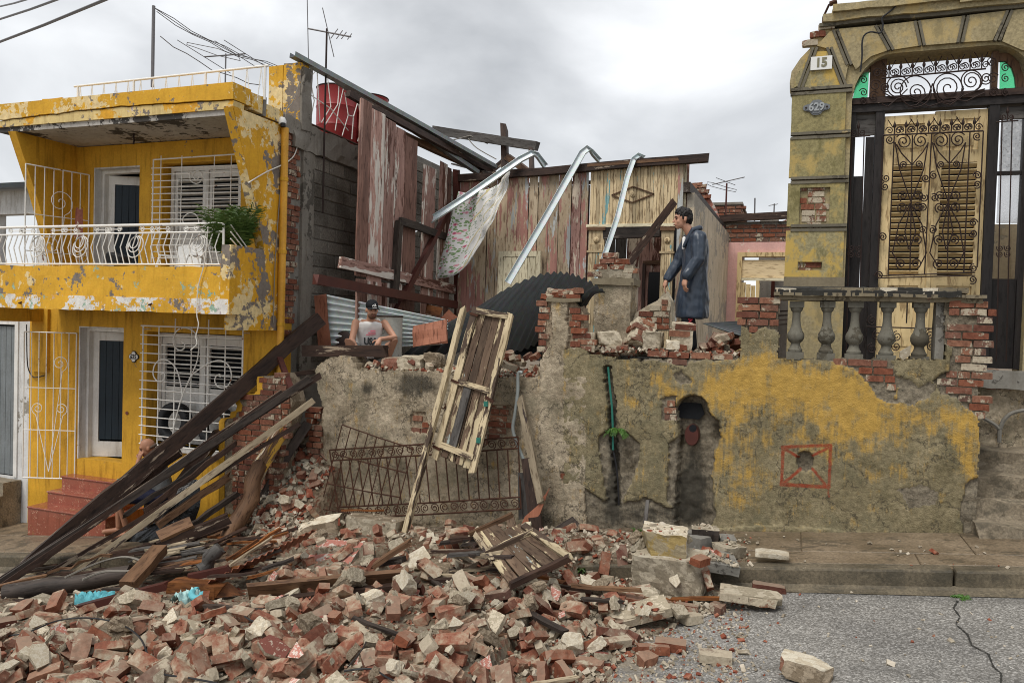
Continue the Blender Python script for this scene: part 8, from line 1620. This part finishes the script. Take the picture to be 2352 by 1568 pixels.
# bricks and stones of the heap in the gap
for i in range(40):
    x, y = r.uniform(-6.65, -5.75), r.uniform(7.95, 9.2); c, R3 = settle(x, y, .1, .056, .034, r.uniform(0, pi), r, .5, .2)
    if i % 3: loose('brick', brick_mesh(r.choice((3, 4, 6, 7)), r.choice(('brick_dusty', 'brick_grey'))), c, R3, 'broken brick in the heap between the beams and the tan wall', 'brick', 'bricks in the gap heap')
    else: q = r.uniform(.14, .26); loose('plaster_shard', shard_mesh(i % 10, r.choice(('rub_cream', 'rub_mortar', 'rub_brown'))), c, R3, 'pale stone piece in the heap between the beams and the tan wall', 'stone', 'stones in the gap heap', (q, q, q * 1.6))
    stamp(c, R3, .1, .056, .04)
# ================================================================== people
class Body:
    """collects limbs (tapered chains) and rounded masses, then fuses them into one skin"""
    def __init__(s, base, F): s.o = V(base); s.F = V((F[0], F[1], 0)).normalized(); s.L = V((0, 0, 1)).cross(s.F); s.b = MB()
    def w(s, p): return s.o + s.F * p[0] + s.L * p[1] + V((0, 0, p[2]))
    def new(s): s.b = MB(); return s
    def chain(s, pts, rad, seg=10):
        P_ = [s.w(p) for p in pts]; R_ = list(rad); a, b = (P_[0] - P_[1]).normalized(), (P_[-1] - P_[-2]).normalized()
        pp = [P_[0] + a * R_[0] * .95, P_[0] + a * R_[0] * .6] + P_ + [P_[-1] + b * R_[-1] * .6, P_[-1] + b * R_[-1] * .95]; rr = [R_[0] * .25, R_[0] * .78] + R_ + [R_[-1] * .78, R_[-1] * .25]; s.b.tube(pp, rr, seg); return s
    def ell(s, c, r, tilt=0.0, n=12):
        R3 = Matrix.Rotation(tilt, 3, 'Y'); rings = []
        for i in range(1, n):
            a = pi * i / n; rings.append([s.w(V(c) + R3 @ V((r[0] * sin(a) * cos(t), r[1] * sin(a) * sin(t), -r[2] * cos(a)))) for t in [tau * j / 16 for j in range(16)]])
        s.b.loft(rings); return s
    def rings(s, rows, seg=20):       # rows: (z, cf, rf, rl[, cl])
        s.b.loft([[s.w((q[1] + q[2] * cos(tau * j / seg), (q[4] if len(q) > 4 else 0) + q[3] * sin(tau * j / seg), q[0])) for j in range(seg)] for q in rows]); return s
    def hand(s, wrist, d, nrm, curl=.6, side=1, k=1.0):
        wr = V(wrist); d = V(d).normalized(); n = V(nrm); n = (n - d * n.dot(d)).normalized(); a = d.cross(n) * side     # a: towards the thumb
        s.chain([wr, wr + d * .045 * k, wr + d * .075 * k], [.026 * k, .03 * k, .03 * k]); s.chain([wr + d * .03 * k + a * .016 * k, wr + d * .08 * k + a * .022 * k], [.02 * k, .02 * k]); s.chain([wr + d * .03 * k - a * .016 * k, wr + d * .08 * k - a * .024 * k], [.018 * k, .018 * k])
        for i, (off, ln) in enumerate(((.03, .075), (.010, .085), (-.011, .08), (-.031, .062))):
            p0 = wr + d * .088 * k + a * off * k; c1 = curl * (.7 + .12 * i); d1 = (d * cos(c1 * .5) + n * sin(c1 * .5)); d2 = (d * cos(c1 * 1.1) + n * sin(c1 * 1.1)); d3 = (d * cos(c1 * 1.6) + n * sin(c1 * 1.6)); p1 = p0 + d1 * ln * .42 * k; p2 = p1 + d2 * ln * .32 * k; p3 = p2 + d3 * ln * .26 * k; s.chain([p0, p1, p2, p3], [.0095 * k, .009 * k, .0082 * k, .007 * k], 7)
        p0 = wr + d * .03 * k + a * .03 * k; p1 = p0 + (d * .6 + a * .8).normalized() * .04 * k; p2 = p1 + (d * .9 + a * .3 + n * .3).normalized() * .035 * k; s.chain([p0, p1, p2], [.013 * k, .011 * k, .009 * k], 7); return s
    def fuse(s, name, mat, parent, voxel, folds=0.0, fscale=9.0, smooth=2):
        me = s.b.mesh('tmp', mat, ORG[parent]); o = bpy.data.objects.new('tmp', me); COL.objects.link(o); m_ = o.modifiers.new('r', 'REMESH'); m_.mode = 'VOXEL'; m_.voxel_size = voxel; m2 = o.modifiers.new('s', 'SMOOTH'); m2.iterations = smooth; m2.factor = .5
        bpy.context.view_layer.update(); ev = o.evaluated_get(bpy.context.evaluated_depsgraph_get()); out = bpy.data.meshes.new_from_object(ev); bpy.data.objects.remove(o); out.name = name
        if folds:
            nr = [v_.normal.copy() for v_ in out.vertices]
            for v_, n_ in zip(out.vertices, nr): c = v_.co; v_.co = c + n_ * folds * (mnoise.noise(V((c.x * fscale, c.y * fscale, c.z * fscale * .45))) + .5 * mnoise.noise(V((c.x * fscale * 2.3, c.y * fscale * 2.3, c.z * fscale * 1.6))))
        out.materials.clear(); out.materials.append(mat); out.polygons.foreach_set('use_smooth', [True] * len(out.polygons)); q = bpy.data.objects.new(name, out); COL.objects.link(q); q.parent = parent; ORG[q] = ORG[parent]; return q
def head(B, c, neck0, tilt=0.0, yaw=0.0, k=1.0):
    """cranium, jaw, nose, brow, ears and neck around head centre c (local), facing +f turned by yaw"""
    c = V(c); R3 = Matrix.Rotation(yaw, 3, 'Z') @ Matrix.Rotation(tilt, 3, 'Y'); H = lambda x, y, z: c + R3 @ V((x, y, z)) * k
    B.ell(c + R3 @ V((-.008, 0, .02)) * k, (.1 * k, .077 * k, .105 * k), tilt); B.ell(H(.035, 0, -.045), (.062 * k, .058 * k, .07 * k)); B.chain([H(.06, 0, -.095), H(.075, 0, -.088)], [.026 * k, .022 * k]); B.chain([H(.088, 0, .012), H(.104, 0, -.012), H(.118, 0, -.03)], [.010 * k, .012 * k, .014 * k]); B.chain([H(.076, -.045, .032), H(.09, 0, .03), H(.076, .045, .032)], [.012 * k] * 3); B.chain([H(.09, -.02, -.063), H(.1, 0, -.06), H(.09, .02, -.063)], [.009 * k] * 3)
    for sy in (-1, 1): B.ell(H(-.01, sy * .08, -.012), (.02 * k, .011 * k, .032 * k)); B.ell(H(.062, sy * .04, -.03), (.022 * k, .02 * k, .028 * k))
    B.chain([neck0, c + R3 @ V((-.03, 0, -.075)) * k], [.062 * k, .055 * k]); return H
def face_bits(B, H, parent, hair_mat, beard=False, brows=True):
    for sy in (-1, 1):
        B.new().ell(H(.083, sy * .033, .005), (.010, .014, .007)); part('eye', B.b, M['eye'], parent, 1)
        if brows: B.new().chain([H(.092, sy * .018, .028), H(.084, sy * .05, .03)], [.006, .005]); part('eyebrow', B.b, hair_mat, parent, 1)
    B.new().chain([H(.104, -.02, -.064), H(.109, 0, -.062), H(.104, .02, -.064)], [.006, .007, .006]); part('lips', B.b, M['lip'], parent, 1)
    if beard: B.new().ell(H(.045, 0, -.075), (.064, .06, .052)); B.chain([H(.103, -.025, -.05), H(.109, 0, -.047), H(.103, .025, -.05)], [.008] * 3); B.fuse('beard', M['beard'], parent, .008)
# ---- standing man in a raincoat
P1 = PY(1577, 800, 9.55); P1.z = 1.965
MAN = thing('person', 'standing man in long dark blue raincoat and black trousers looking left', 'person', P1); B = Body(P1, (-.93, -.37))
H = head(B, (.105, 0, 1.635), (-.01, 0, 1.45), .08)
LA = [(-.05, .19, 1.40), (-.03, .265, 1.13), (.11, .265, .915)]; RA = [(-.04, -.19, 1.40), (.06, -.25, 1.14), (.215, -.235, .915)]
for a in (LA, RA): B.chain(a, [.052, .043, .03])
B.rings([(.88, -.04, .10, .16), (1.0, -.05, .10, .15), (1.2, -.065, .115, .17), (1.38, -.06, .10, .18), (1.46, -.04, .07, .11)])
for sy in (-1, 1): B.chain([(-.04, .09 * sy, .9), (.0 + .03 * sy, .10 * sy, .5), (-.03, .11 * sy, .09)], [.085, .062, .045]); B.chain([(-.06, .11 * sy, .04), (.13, .12 * sy, .035)], [.045, .04])
B.hand(LA[2], (.12, .0, -1), (-1, -.2, 0), .75, -1, 1.08); B.hand(RA[2], (.3, .05, -1), (-1, .2, -.2), .6, 1, 1.08); body = B.fuse('body', M['skin'], MAN, .0078)
face_bits(B, H, MAN, M['hair'])
B.new().ell(H(-.022, 0, .052), (.105, .087, .088)); B.ell(H(-.06, 0, .005), (.062, .083, .085)); B.chain([H(.03, -.05, .1), H(.078, -.02, .085)], [.022, .014]); B.chain([H(.03, .03, .105), H(.08, .03, .082)], [.024, .014]); B.chain([H(.0, .0, .125), H(.06, .0, .11)], [.03, .02]); B.fuse('hair', M['hair'], MAN, .007, .013, 55, 1)
for sy in (-1, 1): B.new() if sy == -1 else None; B.chain([H(.012, sy * .079, -.005), H(.012, sy * .078, .05)], [.011, .016])
part('sideburn', B.b, M['hair'], MAN, 1)
B.new().rings([(.435, -.05, .195, .235), (.5, -.05, .20, .24), (.65, -.05, .19, .235), (.85, -.055, .17, .225), (1.05, -.06, .148, .215), (1.25, -.068, .15, .225), (1.37, -.068, .135, .225), (1.43, -.06, .115, .19), (1.475, -.045, .09, .115)])
for a in (LA, RA): B.chain([a[0], a[1], tuple(V(a[1]).lerp(V(a[2]), .92))], [.098, .08, .068])
B.fuse('raincoat', M['coat'], MAN, .012, .016, 8.0, 2)
B.new().chain([(.03, -.085, 1.435), (.0, -.1, 1.50), (-.09, -.08, 1.525), (-.12, 0, 1.53), (-.09, .08, 1.525), (.0, .1, 1.50), (.03, .085, 1.435), (.09, .05, 1.30)], [.028, .032, .034, .034, .034, .032, .03, .02]); B.fuse('collar', M['coat'], MAN, .009, .004)
B.new().chain([(.085, .03, 1.40), (.092, .035, 1.28)], [.022, .018]); part('undershirt', B.b, M['cotton'], MAN, 1)
for sy in (-1, 1):
    if sy == -1: B.new()
    B.chain([(-.04, .09 * sy, .8), (.0 + .03 * sy, .10 * sy, .48), (-.03, .11 * sy, .10)], [.1, .088, .075])
B.fuse('trousers', M['blackcloth'], MAN, .012, .008); B.new()
for sy in (-1, 1): B.chain([(-.06, .11 * sy, .045), (.14, .12 * sy, .04)], [.052, .046])
B.fuse('shoes', M['rubber'], MAN, .012)
def ltr(s_, p, size, mat): o_ = text(MAN, s_, p, size, mat, ext=.002, bold=.002); o_.rotation_euler = (Matrix.Rotation(radians(22), 3, 'Z') @ Matrix.Rotation(pi / 2, 3, 'Y') @ Matrix.Rotation(pi / 2, 3, 'X')).to_euler()
for s_, zz, mt in (('N', .40, 'redink'), ('O', .335, 'redink'), ('L', .265, 'cotton')): ltr(s_, B.w((.02, .192, zz)), .075, M[mt])
# ---- squatting man in vest and cap
P2 = PY(848, 800, 9.42); P2.z = 1.555
MAN = thing('person', 'man in black cap and white printed vest squatting on the wall top', 'person', P2); F2 = (.62, -.78); B = Body(P2, F2)
H = head(B, (.17, 0, .845), (.08, 0, .70), .16, .12, .98)
LA = [(.04, .20, .665), (.22, .315, .47), (.37, .09, .45)]; RA = [(.04, -.20, .665), (.13, -.255, .42), (.25, -.17, .24)]
B.chain(LA, [.055, .045, .03]); B.chain(RA, [.055, .045, .03]); B.rings([(.18, -.14, .12, .17), (.32, -.1, .115, .155), (.5, -.03, .115, .165), (.63, .03, .10, .185), (.71, .05, .07, .12)])
for sy in (-1, 1): B.chain([(-.13, .1 * sy, .22), (.23, .31 * sy, .40), (.03, .22 * sy, .08)], [.09, .068, .045]); B.chain([(.0, .22 * sy, .04), (.18, .26 * sy, .03)], [.045, .04])
B.hand(LA[2], (.35, -.35, -.8), (-.6, -.2, -.3), .35, -1, 1.05); B.hand(RA[2], (.3, .25, -.8), (-.5, .2, -.2), .4, 1, 1.05); B.fuse('body', M['skin'], MAN, .0078); face_bits(B, H, MAN, M['beard'], True)
B.new().rings([(.16, -.14, .135, .185), (.32, -.1, .13, .17), (.5, -.03, .13, .178), (.6, .02, .118, .178), (.655, .04, .108, .165), (.69, .03, .09, .13)]); B.chain([(.0, -.115, .69), (-.01, -.12, .62)], [.04, .05]); B.chain([(.0, .115, .69), (-.01, .12, .62)], [.04, .05]); B.fuse('vest', M['cotton'], MAN, .011, .008, 9)
B.new()
for sy in (-1, 1): B.chain([(-.13, .1 * sy, .22), (.1, .22 * sy, .31)], [.115, .095])
B.fuse('shorts', M['grey_cotton'], MAN, .012, .006); B.new()
for sy in (-1, 1): B.chain([(.0, .22 * sy, .035), (.19, .26 * sy, .03)], [.05, .045])
B.fuse('shoes', M['rubber'], MAN, .012)
B.new().ell(H(-.012, 0, .062), (.108, .088, .082)); B.fuse('cap', M['blackcloth'], MAN, .008); B.new().chain([H(.07, -.06, .055), H(.075, .06, .055)], [.012, .012]); mb = MB(); mb.sheet(lambda s, t: B.w(H(.055 + .10 * t * (1 - .5 * (2 * s - 1) ** 2), (s - .5) * .165, .05 - .018 * t - .02 * (2 * s - 1) ** 2)), 10, 5, th=(0, 0, .006)); part('cap_peak', mb, M['blackcloth'], MAN, 1)
ang2 = math.atan2(F2[0], -F2[1]) + .12
for i, hh in enumerate((.018, .028, .038)):
    mb = MB(); q = B.w(H(.108, -.022 + .02 * i, .075)); mb.box(q + V((0, 0, hh / 2 - .012)), (.012, .005, hh), Matrix.Rotation(ang2, 3, 'Z') @ Matrix.Rotation(-.45, 3, 'Y')); part('cap_logo', mb, M['cotton'], MAN)
    mb = MB(); q = B.w(H(.135, -.02 + .02 * i, .05)); mb.box(q, (.009, .04, .006), Matrix.Rotation(ang2, 3, 'Z')); part('peak_stripe', mb, M['cotton'], MAN)
t_ = text(MAN, 'USA', B.w((.132, 0, .405)), .13, M['blackink'], rot=(pi / 2 - .25, 0, ang2 - .12), ext=.003, bold=.007, sx=.78)
for i in range(3): mb = MB(); mb.box(B.w((.128 + .012 * i, .0 + .012 * i, .505 + .026 * i)), (.13 - .03 * i, .006, .013), Matrix.Rotation(ang2 - .12, 3, 'Z') @ Matrix.Rotation(-.06, 3, 'Y')); part('vest_stripe', mb, M['pinkink'], MAN)
# ---- seated older man, head in hand
P3 = PY(372, 1225, 8.32); P3.z = pave_z(P3.x)
MAN = thing('person', 'bald man in grey sleeveless shirt seated low, resting his face on his hand', 'person', P3); B = Body(P3, (-.72, -.69))
H = head(B, (.20, 0, 1.19), (.07, 0, 1.02), .35)
LA = [(.09, .19, 1.0), (.37, .17, .80), (.305, .07, 1.03)]; RA = [(.09, -.19, 1.0), (.30, -.22, .76), (.5, -.1, .66)]
B.chain(LA, [.056, .046, .031]); B.chain(RA, [.056, .046, .031]); B.rings([(.46, -.02, .13, .18), (.62, .0, .135, .18), (.8, .05, .13, .18), (.95, .08, .11, .19), (1.03, .08, .08, .12)])
for sy in (-1, 1): B.chain([(.0, .1 * sy, .52), (.56, .14 * sy, .56), (.48 - .06 * sy, .14 * sy, .09)], [.095, .066, .043]); B.chain([(.47 - .06 * sy, .14 * sy, .04), (.66 - .06 * sy, .15 * sy, .03)], [.042, .036])
B.hand(LA[2], (-.25, -.25, .9), (-.6, -.5, 0), 1.0, 1, 1.0); B.hand(RA[2], (.7, .3, -.5), (-.3, 0, -1), .6, 1, 1.0); B.fuse('body', M['skin2'], MAN, .0085); face_bits(B, H, MAN, M['hair_grey'])
B.new().chain([H(-.045, -.068, -.005), H(-.1, -.03, .0), H(-.105, .03, .0), H(-.045, .068, -.005)], [.02, .026, .026, .02]); B.fuse('hair', M['hair_grey'], MAN, .008, .003, 30)
B.new().rings([(.43, -.02, .148, .195), (.62, .0, .15, .195), (.8, .05, .145, .192), (.93, .075, .125, .19), (1.0, .08, .10, .15)]); B.chain([(.06, -.13, 1.03), (.05, -.14, .95)], [.045, .05]); B.chain([(.06, .13, 1.03), (.05, .14, .95)], [.045, .05]); B.fuse('shirt', M['grey_cotton'], MAN, .012, .008)
B.new()
for sy in (-1, 1): B.chain([(.0, .1 * sy, .52), (.54, .14 * sy, .555)], [.115, .088])
B.ell((0, 0, .5), (.15, .19, .1)); B.fuse('shorts', M['navy'], MAN, .012, .006)
mb = MB(); c_ = B.w((-.02, 0, 0)); mb.box2(c_ + V((-.2, -.16, 0)), c_ + V((.2, .16, .40))); single('stool_box', mb, M['wood_dark'], 'dark crate under the seated bald man', 'crate')
# black plastic sheet beside him
mb = MB(); pts = [(430, 1095), (455, 1105), (460, 1150), (440, 1215), (400, 1245), (330, 1265), (275, 1275), (290, 1235), (350, 1200), (395, 1150)]
cz = PY(395, 1190, 8.0); base3 = [PY(u, v, 8.1 - .25 * (v - 1100) / 170 + (.15 if u > 420 else 0)) for u, v in pts]
rings_ = [[cz.lerp(p, f_) + V((0, -.10 * sin(pi * f_) + .05 * mnoise.noise(p * 6 + V((f_ * 5, 0, 0))), .04 * mnoise.noise(p * 9 + V((0, f_ * 7, 0))))) for p in smooth_pts(base3 + base3[:1], 4)[:-1]] for f_ in (.08, .3, .55, .8, 1.0)]
mb.loft(rings_, caps=False); single('plastic_sheet', mb, M['plastic_black'], 'crumpled black plastic sheet under the beams beside the seated man', 'plastic sheet', smooth=1.2)

# ================================================================== plants, cloths and small things
def frond_plant(name, base, n, ln, spread, label, cat, mat, leaf=.11, nleaf=16, seed=1, up=.9, width=.010, droop=.55, cone=(0, tau)):
    r = random.Random(seed); t = thing(name, label, cat, base)
    for k in range(n):
        a = r.uniform(*cone); el = r.uniform(.15, 1.0); L_ = ln * r.uniform(.65, 1.1); d = V((cos(a) * spread, sin(a) * spread, up * (.4 + el))).normalized(); mb = MB(); pts = []
        for i in range(9): q = i / 8; pts.append(V(base) + d * L_ * q + V((0, 0, -droop * L_ * q * q * r.uniform(.8, 1.1))))
        mb.tube(pts, [.006 * (1 - .8 * i / 8) for i in range(9)], 4)
        for i in range(nleaf):
            q = .18 + .8 * i / nleaf; s_ = q * 8; j = min(7, int(s_)); p = pts[j].lerp(pts[j + 1], s_ - j); tan = (pts[j + 1] - pts[j]).normalized(); sd_ = tan.cross(V((0, 0, 1)))
            if sd_.length < .1: sd_ = V((1, 0, 0))
            sd_.normalize()
            for sg in (-1, 1): dr_ = (sd_ * sg * .85 + tan * .75 + V((0, 0, r.uniform(-.3, .25)))).normalized(); l_ = leaf * (1.15 - .75 * abs(q - .45)) * r.uniform(.8, 1.1); e = p + dr_ * l_ + V((0, 0, -.25 * l_)); m_ = p + dr_ * l_ * .5; mb.add([p, m_ + tan * width, e, m_ - tan * width], [(0, 1, 2, 3)])
        part('frond', mb, mat, t)
    return t
pb = PY(528, 590, 8.12); pb.z = 2.96; pp = frond_plant('potted_palm', pb, 60, .88, .62, 'bushy green palm spilling over the balcony corner', 'plant', M['leaf'], .24, 18, 4, 1.5, .011, .16)
mb = MB(); mb.lathe(V((pb.x, pb.y, 2.46)), [(0, 0), (.12, 0), (.16, .3), (.17, .32), (.15, .32), (.14, .28), (0, .28)], 16); part('pot', mb, M['rub_maroon'], pp, 1)
frond_plant('fern', PY(1418, 985, YF + .02), 15, .17, .9, 'small green fern growing from the wall slot by the green conduit', 'fern', M['fern'], .05, 10, 8, .5, .006, .9, (pi, tau))
frond_plant('weed', PY(1472, 1245, 8.55), 12, .22, .35, 'small leafy weed at the wall foot behind the brick block', 'weed', M['fern'], .045, 9, 9, 1.2, .010, .3)
frond_plant('weed', PG(1335, 1310, .12), 12, .12, .9, 'bright green weed among the bricks below the charred board', 'weed', M['leaf'], .06, 5, 10, .8, .018, .5)
frond_plant('weed', PG(2200, 1305, .05), 10, .10, .9, 'tiny weed in the kerb joint at the far right', 'weed', M['fern'], .03, 6, 11, .9, .006, .5); frond_plant('weed', PG(2212, 1372, 0), 12, .12, .9, 'low moss-like weed at the kerb foot at the far right', 'weed', M['fern'], .03, 6, 12, .5, .006, .6)
def cloth(u0, v0, u1, v1, dz, label, mat, seed):
    a, b = PG(u0, v0, dz), PG(u1, v1, dz); d = b - a; n_ = V((-d.y, d.x, 0)).normalized(); w = .17; mb = MB()
    mb.sheet(lambda s, t: a + d * s + n_ * w * (t - .5) * (1 - .55 * abs(s - .45)) + V((0, 0, .10 * (1 - (2 * t - 1) ** 2) * (1 - .5 * s) + .05 * mnoise.noise(V((s * 9, t * 7, seed))) + .03 * mnoise.noise(V((s * 22, t * 18, seed))))), 30, 18); return single('cloth', mb, mat, label, 'cloth', 'turquoise cloths in the rubble', smooth=1.5)
cloth(172, 1388, 264, 1372, .22, 'crumpled turquoise cloth lying left of the maroon bar', M['turq'], 1.0); cloth(402, 1390, 466, 1362, .28, 'pale turquoise striped cloth lying right of the orange rotten timber', M['turq_pale'], 3.0)
mb = MB(); mb.tube([PG(452 + 12 * cos(a), 1364 + 10 * sin(a), .34) for a in [i * .45 for i in range(12)]], .03, 7); single('cloth', mb, M['turq'], 'turquoise cloth loop at the end of the pale striped cloth', 'cloth', 'turquoise cloths in the rubble', smooth=1)
for pts, dz, lb, rr in (([(-10, 1462), (60, 1452), (130, 1425), (200, 1418), (270, 1430), (320, 1462), (345, 1515), (370, 1545), (430, 1555), (500, 1568)], .36, 'long black wire looping over the left rubble', .007), ([(562, 1415), (580, 1425), (620, 1435)], .34, 'short black wire hooked over a brick', .007), ([(150, 1325), (230, 1290), (290, 1278), (335, 1295), (300, 1310), (240, 1312), (190, 1330)], .42, 'grey looped cable lying on the black log', .012), ([(790, 1540), (850, 1535), (890, 1555), (930, 1575)], .3, 'black wire end in the lower middle rubble', .007), ([(845, 1440), (838, 1480), (800, 1530)], .34, 'thin wire hanging over the maroon plaster slab', .005)):
    mb = MB(); mb.tube(smooth_pts([PG(u, v, dz) for u, v in pts], 5), rr, 5); single('loose_wire', mb, M['cable'] if rr < .01 else M['cable_dull'], lb, 'wire', 'loose wires in the rubble', smooth=1)
# road crack
pc = [PG(u, v, .008) for u, v in ((2200, 1378), (2190, 1395), (2205, 1415), (2195, 1432), (2222, 1455), (2232, 1480), (2250, 1490), (2270, 1500), (2282, 1530), (2300, 1545), (2298, 1580))]; r = random.Random(2); mb = MB()
for a, b in zip(pc, pc[1:]):
    for i in range(5):
        p, q = a.lerp(b, i / 5), a.lerp(b, (i + 1) / 5); n_ = V((-(q - p).y, (q - p).x, 0)).normalized(); w0, w1 = r.uniform(.002, .009), r.uniform(.002, .009); mb.add([p - n_ * w0, p + n_ * w0, q + n_ * w1, q - n_ * w1], [(0, 1, 2, 3)])
struct('road_crack', mb, M['rail_black'])
# balcony oddments
ch = thing('plastic_chair', 'white plastic chair on the balcony below the barred window', 'chair', PY(412, 600, 8.35)); cc = PY(412, 600, 8.35); cc.z = 2.46
mb = MB(); mb.box(cc + V((0, 0, .40)), (.46, .42, .03)); bevel(part('seat', mb, M['enamel'], ch), .01); mb = MB(); mb.sheet(lambda s, t: cc + V(((s - .5) * .44, .2 + .06 * t - .05 * (2 * s - 1) ** 2, .42 + .36 * t - .03 * (2 * s - 1) ** 2 * t)), 12, 6, th=(0, .012, 0)); part('backrest', mb, M['enamel'], ch, 1)
for sx in (-1, 1):
    for sy in (-1, 1): mb = MB(); mb.tube([cc + V((sx * .19, sy * .17, .4)), cc + V((sx * .23, sy * .21, 0))], .02, 6); part('leg', mb, M['enamel'], ch, 1)
    mb = MB(); mb.tube([cc + V((sx * .22, .2, .6)), cc + V((sx * .24, -.1, .6)), cc + V((sx * .23, -.18, .41))], .018, 6); part('armrest', mb, M['enamel'], ch, 1)
mb = MB(); p = PY(181, 478, 8.2); mb.sheet(lambda s, t: p + V(((s - .5) * .12 * (1 + .3 * t), .02 * sin(s * 9), -.42 * t + .02 * sin(s * 7))), 8, 10, th=(0, .004, 0)); single('rag', mb, M['rub_maroon'], 'patterned dark red rag hanging on the upper gate', 'cloth', smooth=1)
mb = MB(); p = PY(272, 605, 8.2); mb.box(p + V((0, 0, .05)), (.3, .2, .16), Matrix.Rotation(.2, 3, 'Y')); bevel(single('crate', mb, M['rubber'], 'dark crate on the balcony floor before the upper door', 'crate'), .02)
lumber('old_post', PY(143, 388, 8.75), PY(143, 612, 8.75), .09, .06, M['plank_brown'], None, label='brown weathered post standing behind the upper gate', cat='post', n=4, up=(0, -1, 0))
TIMB = {M[k].name for k in M if k.startswith(('wood', 'plank', 'door', 'bead', 'cream_wood', 'char', 'red_rust'))}
for o in COL.objects:
    if o.type == 'MESH' and 'grain' not in o and any(q and q.name in TIMB for q in o.data.materials): o['grain'] = GRAINZ
